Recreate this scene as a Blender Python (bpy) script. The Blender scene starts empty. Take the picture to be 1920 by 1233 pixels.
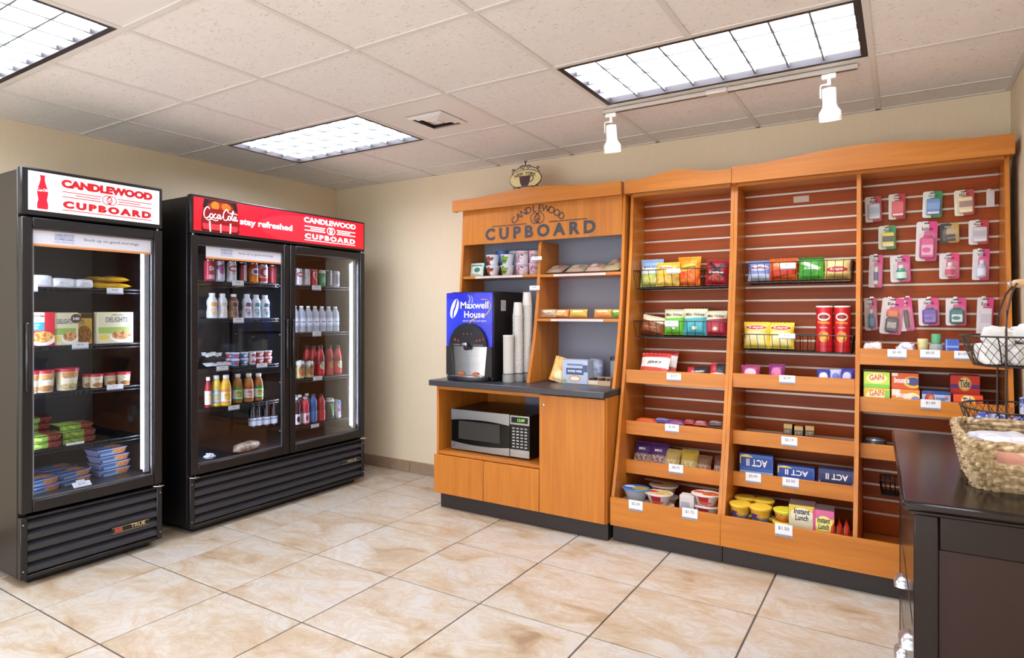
import bpy, math, random
from mathutils import Vector, Matrix, noise
S = bpy.context.scene
COL = S.collection
rnd = random.Random(7)

# ---------------------------------------------------------------- camera
cd = bpy.data.cameras.new('camera'); cam = bpy.data.objects.new('camera', cd); COL.objects.link(cam)
CAM = Vector((4.284, -3.91, 1.308)); YAW = 0.5577226; FPX = 1173.2157; HOR = 585.08
cam.location = CAM; cam.rotation_euler = (math.pi / 2, 0, YAW)
cd.sensor_width = 36.0; cd.lens = 36.0 * FPX / 1920.0
cd.shift_y = -(616.5 - HOR) / 1920.0
cd.clip_start = 0.05
S.camera = cam
# ---------------------------------------------------------------- world, exposure
W = bpy.data.worlds.new('world'); S.world = W; W.use_nodes = True
W.node_tree.nodes['Background'].inputs[0].default_value = (0.9, 0.95, 1.0, 1)
W.node_tree.nodes['Background'].inputs[1].default_value = 2.9
S.view_settings.view_transform = 'Standard'; S.view_settings.look = 'None'
S.view_settings.exposure = 0.58; S.view_settings.gamma = 1.0; S.view_settings.use_curve_mapping = False
S.cycles.max_bounces = 7; S.cycles.diffuse_bounces = 4; S.cycles.glossy_bounces = 4; S.cycles.transmission_bounces = 6; S.cycles.transparent_max_bounces = 10; S.cycles.caustics_reflective = False; S.cycles.caustics_refractive = False
CEIL_E = 11.5       # ceiling troffer lamps
SIGN_E = 0.5      # backlit cooler headers
TUBE_E = 34.0      # lamps inside the coolers
SPOT_W = 14.0      # track heads

# measured photo point -> metres on a known plane of the room
_R = Vector((math.cos(YAW), math.sin(YAW), 0)); _F = Vector((-math.sin(YAW), math.cos(YAW), 0))
def _ray(u, v): return _R * ((u - 960) / FPX) + _F + Vector((0, 0, (HOR - v) / FPX))
def at_x(u, v, x): d = _ray(u, v); return CAM + d * ((x - CAM.x) / d.x)
def at_y(u, v, y): d = _ray(u, v); return CAM + d * ((y - CAM.y) / d.y)
def at_z(u, v, z): d = _ray(u, v); return CAM + d * ((z - CAM.z) / d.z)

# ---------------------------------------------------------------- materials
def lin(c):
    c = c.lstrip('#'); r = [int(c[i:i + 2], 16) / 255 for i in (0, 2, 4)]
    return tuple((x / 12.92 if x <= .04045 else ((x + .055) / 1.055) ** 2.4) for x in r) + (1.0,)
_MC = {}
class NT:
    def __init__(s, name):
        s.m = bpy.data.materials.new(name); s.m.use_nodes = True; s.t = s.m.node_tree
        s.b = s.t.nodes['Principled BSDF']
    def n(s, typ, **kw):
        nd = s.t.nodes.new(typ)
        for k, v in kw.items():
            if k.startswith('i_'):
                k2 = k[2:]; k2 = int(k2) if k2.isdigit() else k2.replace('_', ' ')
                nd.inputs[k2].default_value = v
            else: setattr(nd, k, v)
        return nd
    def l(s, a, b): s.t.links.new(a, b)
    def mix(s, fac, a, b, blend='MIX'):
        m = s.n('ShaderNodeMix', data_type='RGBA', blend_type=blend)
        for sock, val in ((m.inputs[0], fac), (m.inputs[6], a), (m.inputs[7], b)):
            if isinstance(val, bpy.types.NodeSocket): s.l(val, sock)
            else: sock.default_value = val
        return m.outputs[2]
    def math(s, op, a, b=0.0):
        m = s.n('ShaderNodeMath', operation=op)
        for i, val in enumerate((a, b)):
            if isinstance(val, bpy.types.NodeSocket): s.l(val, m.inputs[i])
            else: m.inputs[i].default_value = val
        return m.outputs[0]
    def ramp(s, fac, stops):
        r = s.n('ShaderNodeValToRGB'); e = r.color_ramp.elements
        e[0].position, e[0].color = stops[0]; e[1].position, e[1].color = stops[-1]
        for p, c in stops[1:-1]:
            x = e.new(p); x.color = c
        s.l(fac, r.inputs[0]); return r.outputs[0]
    def bump(s, h, strength=.2, dist=.01):
        b = s.n('ShaderNodeBump'); b.inputs['Strength'].default_value = strength; b.inputs['Distance'].default_value = dist
        s.l(h, b.inputs['Height']); s.l(b.outputs[0], s.b.inputs['Normal'])
    def fin(s, rough=.5, metal=0., spec=.5, coat=0.):
        s.b.inputs['Roughness'].default_value = rough; s.b.inputs['Metallic'].default_value = metal
        s.b.inputs['Specular IOR Level'].default_value = spec; s.b.inputs['Coat Weight'].default_value = coat
        return s.m
def M(c, rough=.5, metal=0., spec=.5, var=.04, emit=0., coat=0., alpha=None, trans=0.):
    """plain coloured material with a faint procedural mottling"""
    k = ('M', c, rough, metal, spec, var, emit, coat, trans)
    if k in _MC: return _MC[k]
    t = NT('mat_' + c.strip('#')); col = lin(c)
    if var:
        tc = t.n('ShaderNodeTexCoord'); nz = t.n('ShaderNodeTexNoise', i_Scale=22.0, i_Detail=2.0); t.l(tc.outputs['Object'], nz.inputs['Vector'])
        d = tuple(max(0, x * (1 - 2.2 * var)) for x in col[:3]) + (1,); h = tuple(min(1, x * (1 + 1.6 * var)) for x in col[:3]) + (1,)
        o = t.mix(nz.outputs[0], d, h); t.l(o, t.b.inputs['Base Color'])
    else: t.b.inputs['Base Color'].default_value = col
    if emit:
        t.b.inputs['Emission Color'].default_value = col; t.b.inputs['Emission Strength'].default_value = emit
    if trans: t.b.inputs['Transmission Weight'].default_value = trans; t.b.inputs['IOR'].default_value = 1.33
    _MC[k] = t.fin(rough, metal, spec, coat); return _MC[k]
def PR(key, base, shapes, rough=.42, bump=0., emit=0., coat=0.):
    """flat print on a package: shapes in UV space over a base colour.
    ('r'|'e', cx, cy, half_w, half_h, rot_deg, colour) or with a second colour and scale for a mottled picture"""
    if ('P', key) in _MC: return _MC[('P', key)]
    t = NT('print_' + key); uv = t.n('ShaderNodeUVMap'); cur = lin(base)
    for s in shapes:
        kind, cx, cy, hw, hh, rot, c1 = s[:7]
        mp = t.n('ShaderNodeMapping', vector_type='TEXTURE'); t.l(uv.outputs[0], mp.inputs[0])
        mp.inputs['Location'].default_value = (cx, cy, 0); mp.inputs['Rotation'].default_value = (0, 0, math.radians(rot)); mp.inputs['Scale'].default_value = (hw, hh, 1)
        if kind == 'e':
            ln = t.n('ShaderNodeVectorMath', operation='LENGTH'); t.l(mp.outputs[0], ln.inputs[0]); val = ln.outputs['Value']
        else:
            ab = t.n('ShaderNodeVectorMath', operation='ABSOLUTE'); t.l(mp.outputs[0], ab.inputs[0])
            sp = t.n('ShaderNodeSeparateXYZ'); t.l(ab.outputs[0], sp.inputs[0]); val = t.math('MAXIMUM', sp.outputs[0], sp.outputs[1])
        fac = t.math('LESS_THAN', val, 1.0)
        if len(s) > 7:
            vz = t.n('ShaderNodeTexVoronoi'); vz.inputs['Scale'].default_value = s[8]; t.l(uv.outputs[0], vz.inputs['Vector'])
            wn = t.n('ShaderNodeSeparateColor'); t.l(vz.outputs['Color'], wn.inputs[0])
            c1 = t.mix(wn.outputs[0], lin(c1), lin(s[7]))
        else: c1 = lin(c1)
        cur = t.mix(fac, cur, c1)
    if isinstance(cur, bpy.types.NodeSocket):
        t.l(cur, t.b.inputs['Base Color'])
        if emit: t.l(cur, t.b.inputs['Emission Color'])
    else: t.b.inputs['Base Color'].default_value = cur
    if emit: t.b.inputs['Emission Strength'].default_value = emit
    if bump:
        tc = t.n('ShaderNodeTexCoord'); nz = t.n('ShaderNodeTexNoise', i_Scale=38.0, i_Detail=2.0); t.l(tc.outputs['Object'], nz.inputs['Vector']); t.bump(nz.outputs[0], bump, .012)
    _MC[('P', key)] = t.fin(rough, 0, .5, coat); return _MC[('P', key)]

def wood_mat(name, dark, light, vertical=True, rough=.34, spec=.36):
    t = NT(name); g = t.n('ShaderNodeNewGeometry'); mp = t.n('ShaderNodeMapping'); t.l(g.outputs['Position'], mp.inputs[0])
    mp.inputs['Scale'].default_value = (26, 26, 1.6) if vertical else (1.6, 26, 26)
    nz = t.n('ShaderNodeTexNoise', i_Scale=1.0, i_Detail=6.0, i_Roughness=.62, i_Distortion=.4); t.l(mp.outputs[0], nz.inputs['Vector'])
    n2 = t.n('ShaderNodeTexNoise', i_Scale=3.2, i_Detail=3.0); t.l(g.outputs['Position'], n2.inputs['Vector'])
    c = t.ramp(nz.outputs[0], [(.3, lin(dark)), (.68, lin(light))])
    c = t.mix(t.math('MULTIPLY', n2.outputs[0], .35), c, lin(dark)); t.l(c, t.b.inputs['Base Color'])
    return t.fin(rough, 0, spec)
WOOD = wood_mat('maple_laminate', '#b36a26', '#d08434')
WOODH = wood_mat('maple_laminate_cross', '#b36a26', '#d08434', False)
SLAT = wood_mat('slatwall_laminate', '#863a10', '#a44c18', False, .4, .2)

def floor_mat():
    t = NT('stone_look_tile'); g = t.n('ShaderNodeNewGeometry'); oi = t.n('ShaderNodeObjectInfo')
    off = t.n('ShaderNodeVectorMath', operation='MULTIPLY_ADD'); cb = t.n('ShaderNodeCombineXYZ')
    t.l(oi.outputs['Random'], cb.inputs[0]); t.l(t.math('MULTIPLY', oi.outputs['Random'], 7.3), cb.inputs[1])
    t.l(cb.outputs[0], off.inputs[0]); off.inputs[1].default_value = (37, 11, 5); t.l(g.outputs['Position'], off.inputs[2])
    mp = t.n('ShaderNodeMapping'); t.l(off.outputs[0], mp.inputs[0]); mp.inputs['Scale'].default_value = (1.6, 2.9, 2); mp.inputs['Rotation'].default_value = (0, 0, .5)
    nz = t.n('ShaderNodeTexNoise', i_Scale=1.7, i_Detail=7.0, i_Roughness=.62, i_Distortion=.9); t.l(mp.outputs[0], nz.inputs['Vector'])
    n2 = t.n('ShaderNodeTexNoise', i_Scale=2.6, i_Detail=5.0, i_Roughness=.7, i_Distortion=1.6); t.l(mp.outputs[0], n2.inputs['Vector'])
    c = t.ramp(nz.outputs[0], [(.28, lin('#9d846a')), (.40, lin('#bca98f')), (.52, lin('#c7beaf')), (.72, lin('#c6c4c2'))])
    v = t.ramp(n2.outputs[0], [(.44, (0, 0, 0, 1)), (.5, (1, 1, 1, 1)), (.56, (0, 0, 0, 1))])
    c = t.mix(t.math('MULTIPLY', v, .30), c, lin('#a97f55'))
    t.l(c, t.b.inputs['Base Color']); t.bump(nz.outputs[0], .12, .004)
    return t.fin(.36, 0, .45)
def wall_mat():
    t = NT('beige_wallcovering'); g = t.n('ShaderNodeNewGeometry'); mp = t.n('ShaderNodeMapping'); t.l(g.outputs['Position'], mp.inputs[0]); mp.inputs['Scale'].default_value = (90, 90, 8)
    nz = t.n('ShaderNodeTexNoise', i_Scale=1.0, i_Detail=3.0); t.l(mp.outputs[0], nz.inputs['Vector'])
    t.l(t.mix(nz.outputs[0], lin('#e0cfb1'), lin('#e6d7bc')), t.b.inputs['Base Color']); t.bump(nz.outputs[0], .06, .004); return t.fin(.62, 0, .3)
def ceil_mat(smooth=False):
    t = NT('acoustic_tile' if not smooth else 'painted_panel')
    if smooth: t.b.inputs['Base Color'].default_value = lin('#e6e1df'); return t.fin(.35, 0, .3)
    g = t.n('ShaderNodeNewGeometry'); mp = t.n('ShaderNodeMapping'); t.l(g.outputs['Position'], mp.inputs[0]); mp.inputs['Scale'].default_value = (55, 85, 1)
    nz = t.n('ShaderNodeTexNoise', i_Scale=1.0, i_Detail=2.0, i_Distortion=1.2); t.l(mp.outputs[0], nz.inputs['Vector'])
    p = t.ramp(nz.outputs[0], [(.30, (0, 0, 0, 1)), (.40, (1, 1, 1, 1))])
    n2 = t.n('ShaderNodeTexNoise', i_Scale=9.0, i_Detail=2.0); t.l(g.outputs['Position'], n2.inputs['Vector'])
    c = t.mix(n2.outputs[0], lin('#e6e2e1'), lin('#eeebe9')); c = t.mix(p, lin('#cfc8c3'), c)
    t.l(c, t.b.inputs['Base Color']); t.bump(p, .25, .003); return t.fin(.8, 0, .2)
def peg_mat():
    t = NT('perforated_panel'); g = t.n('ShaderNodeNewGeometry'); mp = t.n('ShaderNodeMapping'); t.l(g.outputs['Position'], mp.inputs[0]); mp.inputs['Scale'].default_value = (100, 100, 100)
    fr = t.n('ShaderNodeVectorMath', operation='FRACTION'); t.l(mp.outputs[0], fr.inputs[0]); sp = t.n('ShaderNodeSeparateXYZ'); t.l(fr.outputs[0], sp.inputs[0])
    a = t.math('POWER', t.math('SUBTRACT', sp.outputs[0], .5), 2.0); b = t.math('POWER', t.math('SUBTRACT', sp.outputs[2], .5), 2.0)
    f = t.math('LESS_THAN', t.math('ADD', a, b), .06)
    t.l(t.mix(f, lin('#8e92a4'), lin('#6d7288')), t.b.inputs['Base Color']); return t.fin(.45, 0, .4)
def wicker_mat():
    t = NT('seagrass'); g = t.n('ShaderNodeNewGeometry'); nz = t.n('ShaderNodeTexNoise', i_Scale=70.0, i_Detail=4.0); t.l(g.outputs['Position'], nz.inputs['Vector'])
    c = t.ramp(nz.outputs[0], [(.3, lin('#6d5437')), (.5, lin('#b0946c')), (.7, lin('#d6c5a2'))]); t.l(c, t.b.inputs['Base Color']); t.bump(nz.outputs[0], .5, .004); return t.fin(.7)
def crinkle(c, c2, rough=.35, sc=30.):
    k = ('C', c, c2, rough)
    if k in _MC: return _MC[k]
    t = NT('crinkled_' + c.strip('#')); tc = t.n('ShaderNodeTexCoord'); nz = t.n('ShaderNodeTexNoise', i_Scale=sc, i_Detail=3.0); t.l(tc.outputs['Object'], nz.inputs['Vector'])
    vz = t.n('ShaderNodeTexVoronoi', i_Scale=sc * 1.2); t.l(tc.outputs['Object'], vz.inputs['Vector'])
    t.l(t.ramp(nz.outputs[0], [(.42, lin(c)), (.58, lin(c2))]), t.b.inputs['Base Color']); t.bump(vz.outputs[0], .4, .01)
    _MC[k] = t.fin(rough); return _MC[k]
def glass_mat():
    t = NT('door_glass'); tr = t.n('ShaderNodeBsdfTransparent'); gl = t.n('ShaderNodeBsdfGlossy'); gl.inputs['Roughness'].default_value = .02
    tr.inputs[0].default_value = (.93, .95, .96, 1); fr = t.n('ShaderNodeFresnel'); fr.inputs[0].default_value = 1.45
    mx = t.n('ShaderNodeMixShader'); t.l(t.math('MULTIPLY', fr.outputs[0], .55), mx.inputs[0]); t.l(tr.outputs[0], mx.inputs[1]); t.l(gl.outputs[0], mx.inputs[2])
    t.l(mx.outputs[0], t.t.nodes['Material Output'].inputs[0]); return t.m
def clear_mat(name, tint, mixv=.35):
    """clear plastic: partly see-through, partly glossy"""
    k = ('clr', name)
    if k in _MC: return _MC[k]
    t = NT(name); tr = t.n('ShaderNodeBsdfTransparent'); tr.inputs[0].default_value = lin(tint)
    t.b.inputs['Base Color'].default_value = lin(tint); t.b.inputs['Roughness'].default_value = .12
    mx = t.n('ShaderNodeMixShader'); mx.inputs[0].default_value = mixv; t.l(tr.outputs[0], mx.inputs[1]); t.l(t.b.outputs[0], mx.inputs[2])
    t.l(mx.outputs[0], t.t.nodes['Material Output'].inputs[0]); _MC[k] = t.m; return t.m
def steel_mat():
    t = NT('brushed_steel'); g = t.n('ShaderNodeNewGeometry'); mp = t.n('ShaderNodeMapping'); t.l(g.outputs['Position'], mp.inputs[0]); mp.inputs['Scale'].default_value = (3, 3, 300)
    nz = t.n('ShaderNodeTexNoise', i_Scale=1.0, i_Detail=3.0); t.l(mp.outputs[0], nz.inputs['Vector'])
    t.l(t.mix(nz.outputs[0], lin('#a8a9ad'), lin('#cfd0d3')), t.b.inputs['Base Color']); return t.fin(.28, 1.0)
def dark_wood():
    t = NT('espresso_lacquer'); g = t.n('ShaderNodeNewGeometry'); mp = t.n('ShaderNodeMapping'); t.l(g.outputs['Position'], mp.inputs[0]); mp.inputs['Scale'].default_value = (40, 3, 40)
    nz = t.n('ShaderNodeTexNoise', i_Scale=1.0, i_Detail=4.0); t.l(mp.outputs[0], nz.inputs['Vector'])
    t.l(t.mix(nz.outputs[0], lin('#150d0c'), lin('#201413')), t.b.inputs['Base Color']); return t.fin(.2, 0, .38)
FLOOR = floor_mat(); WALL = wall_mat(); TILE = ceil_mat(); PANEL = ceil_mat(True); PEG = peg_mat(); WICKER = wicker_mat()
GLASS = glass_mat(); STEEL = steel_mat(); ESPRESSO = dark_wood()
BLACK = M('#151315', .38); BLACKM = M('#100f10', .6); BLKGL = M('#0c0b0c', .12); CHARC = M('#2a292c', .42, spec=.4); WHITE = M('#e9e9ea', .45, var=.02)
CHROME = M('#c9cacd', .22, 1.0, var=0); ALU = M('#c4b4a6', .42, .5, var=.02); WIRE = M('#151314', .35, .3, var=0); KICK = M('#2a2223', .5)
COUNTER = M('#3b3b42', .33, var=.12); INK = M('#22222a', .6, var=0); GREYINK = M('#5c6470', .6, var=0); RED = M('#c4202e', .45, var=0)
TAGW = M('#e8e9ef', .4, var=.01); TAGB = M('#5a6a8c', .5, var=0)

# ---------------------------------------------------------------- mesh building
class MB:
    def __init__(s): s.v = []; s.f = []; s.m = []; s.uv = []
    def add(s, vs, fs, mi=0, uvs=None, mis=None):
        o = len(s.v); s.v += [tuple(v) for v in vs]
        for k, f in enumerate(fs):
            s.f.append(tuple(i + o for i in f)); s.m.append(mis[k] if mis else mi)
            s.uv.append([uvs[i] for i in f] if uvs else [(0, 0)] * len(f))
        return s
    def box(s, a, b, mi=0, bev=0., front=None):
        """a..b corners; bev chamfer; front = material slot for the -y face, carrying 0..1 uv"""
        (x0, y0, z0), (x1, y1, z1) = a, b
        if x0 > x1: x0, x1 = x1, x0
        if y0 > y1: y0, y1 = y1, y0
        if z0 > z1: z0, z1 = z1, z0
        if bev <= 0:
            vs = [(x0, y0, z0), (x1, y0, z0), (x1, y1, z0), (x0, y1, z0), (x0, y0, z1), (x1, y0, z1), (x1, y1, z1), (x0, y1, z1)]
            fs = [(0, 1, 5, 4), (1, 2, 6, 5), (2, 3, 7, 6), (3, 0, 4, 7), (4, 5, 6, 7), (3, 2, 1, 0)]
            o = len(s.v); s.v += vs
            for k, f in enumerate(fs):
                s.f.append(tuple(i + o for i in f)); s.m.append(front if (k == 0 and front is not None) else mi); s.uv.append([(0, 0), (1, 0), (1, 1), (0, 1)])
            return s
        bev = min(bev, (x1 - x0) * .45, (y1 - y0) * .45, (z1 - z0) * .45)
        X = (x0, x1); Y = (y0, y1); Z = (z0, z1); vs = []; idx = {}
        for i in (0, 1):
            for j in (0, 1):
                for k in (0, 1):
                    sx, sy, sz = 1 - 2 * i, 1 - 2 * j, 1 - 2 * k
                    for ax in range(3):
                        p = [X[i] + sx * bev, Y[j] + sy * bev, Z[k] + sz * bev]; p[ax] = (X[i], Y[j], Z[k])[ax]
                        idx[(i, j, k, ax)] = len(vs); vs.append(tuple(p))
        I = lambda *a: idx[a]; fs = []; fr = []
        def q(f, isf=False): fs.append(f); fr.append(isf)
        q((I(0, 0, 0, 1), I(1, 0, 0, 1), I(1, 0, 1, 1), I(0, 0, 1, 1)), True); q((I(1, 1, 0, 1), I(0, 1, 0, 1), I(0, 1, 1, 1), I(1, 1, 1, 1)))
        q((I(0, 1, 0, 0), I(0, 0, 0, 0), I(0, 0, 1, 0), I(0, 1, 1, 0))); q((I(1, 0, 0, 0), I(1, 1, 0, 0), I(1, 1, 1, 0), I(1, 0, 1, 0)))
        q((I(0, 0, 1, 2), I(1, 0, 1, 2), I(1, 1, 1, 2), I(0, 1, 1, 2))); q((I(0, 1, 0, 2), I(1, 1, 0, 2), I(1, 0, 0, 2), I(0, 0, 0, 2)))
        for a_ in (0, 1):
            for b_ in (0, 1):
                q((I(0, a_, b_, 1), I(1, a_, b_, 1), I(1, a_, b_, 2), I(0, a_, b_, 2)))
                q((I(a_, 0, b_, 0), I(a_, 1, b_, 0), I(a_, 1, b_, 2), I(a_, 0, b_, 2)))
                q((I(a_, b_, 0, 0), I(a_, b_, 1, 0), I(a_, b_, 1, 1), I(a_, b_, 0, 1)))
        for i in (0, 1):
            for j in (0, 1):
                for k in (0, 1): q((I(i, j, k, 0), I(i, j, k, 1), I(i, j, k, 2)))
        cx, cy, cz = (x0 + x1) / 2, (y0 + y1) / 2, (z0 + z1) / 2; o = len(s.v); s.v += vs
        for f, isf in zip(fs, fr):
            p = [Vector(vs[i]) for i in f]; nrm = (p[1] - p[0]).cross(p[2] - p[0]); c = sum(p, Vector()) / len(p) - Vector((cx, cy, cz))
            if nrm.dot(c) < 0: f = f[::-1]
            s.f.append(tuple(i + o for i in f)); s.m.append(front if (isf and front is not None) else mi)
            s.uv.append([((vs[i][0] - x0) / (x1 - x0), (vs[i][2] - z0) / (z1 - z0)) for i in f])
        return s
    def lathe(s, prof, n=16, mi=0, c=(0, 0, 0), mis=None, cap0=True, cap1=True, sy=1.0):
        """prof [(r,z)..] bottom to top; seam at the back (+y), u=.5 at the front (-y)"""
        k = len(prof); vs = []; uvs = []; zs = [p[1] for p in prof]; z0, z1 = min(zs), max(zs)
        for i in range(n + 1):
            a = math.pi / 2 + 2 * math.pi * i / n
            for r, z in prof: vs.append((c[0] + r * math.cos(a), c[1] + r * math.sin(a) * sy, c[2] + z)); uvs.append((i / n, (z - z0) / max(1e-9, z1 - z0)))
        fs = []; ms = []
        for i in range(n):
            for j in range(k - 1):
                fs.append((i * k + j, (i + 1) * k + j, (i + 1) * k + j + 1, i * k + j + 1)); ms.append(mis[j] if mis else mi)
        if cap0 and prof[0][0] > 1e-6: fs.append(tuple(i * k for i in range(n))[::-1]); ms.append(mis[0] if mis else mi)
        if cap1 and prof[-1][0] > 1e-6: fs.append(tuple(i * k + k - 1 for i in range(n))); ms.append(mis[-1] if mis else mi)
        return s.add(vs, fs, uvs=uvs, mis=ms)
    def tube(s, pts, r, n=6, mi=0, closed=False, caps=True):
        pts = [Vector(p) for p in pts]; L = len(pts); vs = []; fs = []; up = Vector((0, 0, 1))
        for i, p in enumerate(pts):
            if closed: d = pts[(i + 1) % L] - pts[i - 1]
            else: d = pts[min(i + 1, L - 1)] - pts[max(i - 1, 0)]
            d.normalize(); a = d.cross(up)
            if a.length < .05: a = d.cross(Vector((1, 0, 0)))
            a.normalize(); b = d.cross(a)
            for k in range(n):
                t = 2 * math.pi * k / n; vs.append(p + a * (r * math.cos(t)) + b * (r * math.sin(t)))
        for i in range(L if closed else L - 1):
            j = (i + 1) % L
            for k in range(n): fs.append((i * n + k, i * n + (k + 1) % n, j * n + (k + 1) % n, j * n + k))
        if caps and not closed: fs.append(tuple(range(n))); fs.append(tuple(range((L - 1) * n, L * n))[::-1])
        return s.add(vs, fs, mi)
    def prism(s, poly, axis, a, b, mi=0):
        """extrude a 2-D polygon along an axis; poly gives the two other coordinates in order"""
        def mk(p, t): return {'x': (t, p[0], p[1]), 'y': (p[0], t, p[1]), 'z': (p[0], p[1], t)}[axis]
        n = len(poly); vs = [mk(p, a) for p in poly] + [mk(p, b) for p in poly]
        fs = [(i, (i + 1) % n, n + (i + 1) % n, n + i) for i in range(n)] + [tuple(range(n))[::-1], tuple(range(n, 2 * n))]
        return s.add(vs, fs, mi)
    def mesh(s, name, mats, smooth=True, ang=38):
        me = bpy.data.meshes.new(name); me.from_pydata(s.v, [], s.f)
        for m in (mats if isinstance(mats, (list, tuple)) else [mats]): me.materials.append(m)
        me.polygons.foreach_set('material_index', s.m)
        uvl = me.uv_layers.new(name='UVMap'); flat = [c for f in s.uv for q in f for c in q]; uvl.data.foreach_set('uv', flat)
        import bmesh
        bm = bmesh.new(); bm.from_mesh(me); bmesh.ops.recalc_face_normals(bm, faces=bm.faces); bm.to_mesh(me); bm.free()
        if smooth:
            me.polygons.foreach_set('use_smooth', [True] * len(me.polygons)); me.set_sharp_from_angle(angle=math.radians(ang))
        me.update(); return me
def link(name, data, parent=None, loc=(0, 0, 0), rot=(0, 0, 0)):
    o = bpy.data.objects.new(name, data); COL.objects.link(o)
    if parent is not None: o.parent = parent
    o.location = loc; o.rotation_euler = rot; return o
def part(mb, name, mats, parent, **k): return link(name, mb.mesh(name, mats, k.pop('smooth', True), k.pop('ang', 38)), parent, **k)
def tag(o, label, cat, group=None):
    o['label'] = label; o['category'] = cat
    if group: o['group'] = group
    return o
def thing(name, label, cat, loc=(0, 0, 0), rot=(0, 0, 0), group=None):
    o = link(name, None, None, loc, rot); o.empty_display_size = .05; return tag(o, label, cat, group)
def struct(mb, name, mats, **k): o = part(mb, name, mats, None, **k); o['kind'] = 'structure'; return o

# ---------------------------------------------------------------- lettering
_TX = {}
def text_geo(s, bold=0., shear=0., space=1.):
    k = (s, bold, shear, space)
    if k in _TX: return _TX[k]
    cu = bpy.data.curves.new('t', 'FONT'); cu.body = s; cu.size = 1.0; cu.align_x = 'CENTER'; cu.offset = bold; cu.shear = shear; cu.space_character = space; cu.resolution_u = 3
    ob = bpy.data.objects.new('t', cu); COL.objects.link(ob)
    me = ob.to_mesh(); vs = [tuple(v.co) for v in me.vertices]; fs = [tuple(p.vertices) for p in me.polygons]; ob.to_mesh_clear()
    bpy.data.objects.remove(ob); bpy.data.curves.remove(cu)
    xs = [v[0] for v in vs] or [0, 1]; ys = [v[1] for v in vs] or [0, 1]
    x0, x1, y0, y1 = min(xs), max(xs), min(ys), max(ys)
    vs = [(v[0] - (x0 + x1) / 2, v[1] - (y0 + y1) / 2) for v in vs]
    _TX[k] = (vs, fs, x1 - x0, y1 - y0); return _TX[k]
def letters(s, w=None, h=None, bold=0., shear=0., space=1., fn=None, mb=None, c=(0, 0), y=0., mi=0, rot=0.):
    """text as flat mesh on a front (-y) face, centred at c=(x,z), fitted to width w / height h; fn(x,z)->(x,y,z) wraps it"""
    vs, fs, tw, th = text_geo(s, bold, shear, space)
    sx = (w / tw) if w else None; sy = (h / th) if h else None
    sx = sx or sy; sy = sy or sx; mb = mb or MB(); out = []; cr, sr = math.cos(rot), math.sin(rot)
    for a, b in vs:
        a *= sx; b *= sy; x = c[0] + a * cr - b * sr; z = c[1] + a * sr + b * cr
        out.append(fn(x, z) if fn else (x, y, z))
    return mb.add(out, fs, mi)
def write(parent, s, mat, w=None, h=None, c=(0, 0), y=0., name='lettering', **k): return part(letters(s, w, h, c=c, y=y, **k), name, mat, parent, smooth=False)
def arc_letters(s, cx, cz, r, a0, a1, h, mb=None, y=0., bold=0., mi=0):
    mb = mb or MB(); n = len(s)
    for i, ch in enumerate(s):
        if ch == ' ': continue
        a = a0 + (a1 - a0) * (i + .5) / n; letters(ch, h=h, bold=bold, mb=mb, c=(cx + r * math.sin(a), cz + r * math.cos(a)), y=y, rot=-a, mi=mi)
    return mb
def ring(mb, cx, cz, ro, ri, y, n=32, mi=0, sz=1.):
    vs = []; fs = []
    for i in range(n):
        t = 2 * math.pi * i / n
        vs += [(cx + ro * math.cos(t), y, cz + sz * ro * math.sin(t)), (cx + ri * math.cos(t), y, cz + sz * ri * math.sin(t))]
    for i in range(n): j = (i + 1) % n; fs.append((2 * i, 2 * j, 2 * j + 1, 2 * i + 1))
    return mb.add(vs, fs, mi)
def disc(mb, cx, cz, rx, rz, y, n=28, mi=0): return mb.add([(cx + rx * math.cos(2 * math.pi * i / n), y, cz + rz * math.sin(2 * math.pi * i / n)) for i in range(n)], [tuple(range(n))], mi)
def flat(mb, x0, x1, z0, z1, y, mi=0): return mb.add([(x0, y, z0), (x1, y, z0), (x1, y, z1), (x0, y, z1)], [(0, 1, 2, 3)], mi, uvs=[(0, 0), (1, 0), (1, 1), (0, 1)])
def stroke(mb, pts, w0, y, mi=0, thin=.35, ang=.9):
    """calligraphic ribbon along a flat x/z polyline: broad on one slope, thin on the other"""
    P = []
    n = len(pts)
    for i in range(n - 1):                      # Catmull-Rom subdivision
        p0, p1, p2, p3 = pts[max(i - 1, 0)], pts[i], pts[i + 1], pts[min(i + 2, n - 1)]
        for k in range(5):
            t = k / 5
            P.append(tuple(.5 * (2 * p1[j] + (p2[j] - p0[j]) * t + (2 * p0[j] - 5 * p1[j] + 4 * p2[j] - p3[j]) * t * t + (3 * p1[j] - p0[j] - 3 * p2[j] + p3[j]) * t ** 3) for j in (0, 1)))
    P.append(pts[-1]); vs = []; fs = []
    for i, p in enumerate(P):
        a = P[max(i - 1, 0)]; b = P[min(i + 1, len(P) - 1)]; dx, dz = b[0] - a[0], b[1] - a[1]; l = math.hypot(dx, dz) or 1; dx /= l; dz /= l
        th = abs(math.cos(math.atan2(dz, dx) - ang)); w = w0 * (thin + (1 - thin) * th)
        vs += [(p[0] - dz * w, y, p[1] + dx * w), (p[0] + dz * w, y, p[1] - dx * w)]
    for i in range(len(P) - 1): fs.append((2 * i, 2 * i + 1, 2 * i + 3, 2 * i + 2))
    return mb.add(vs, fs, mi)
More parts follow.
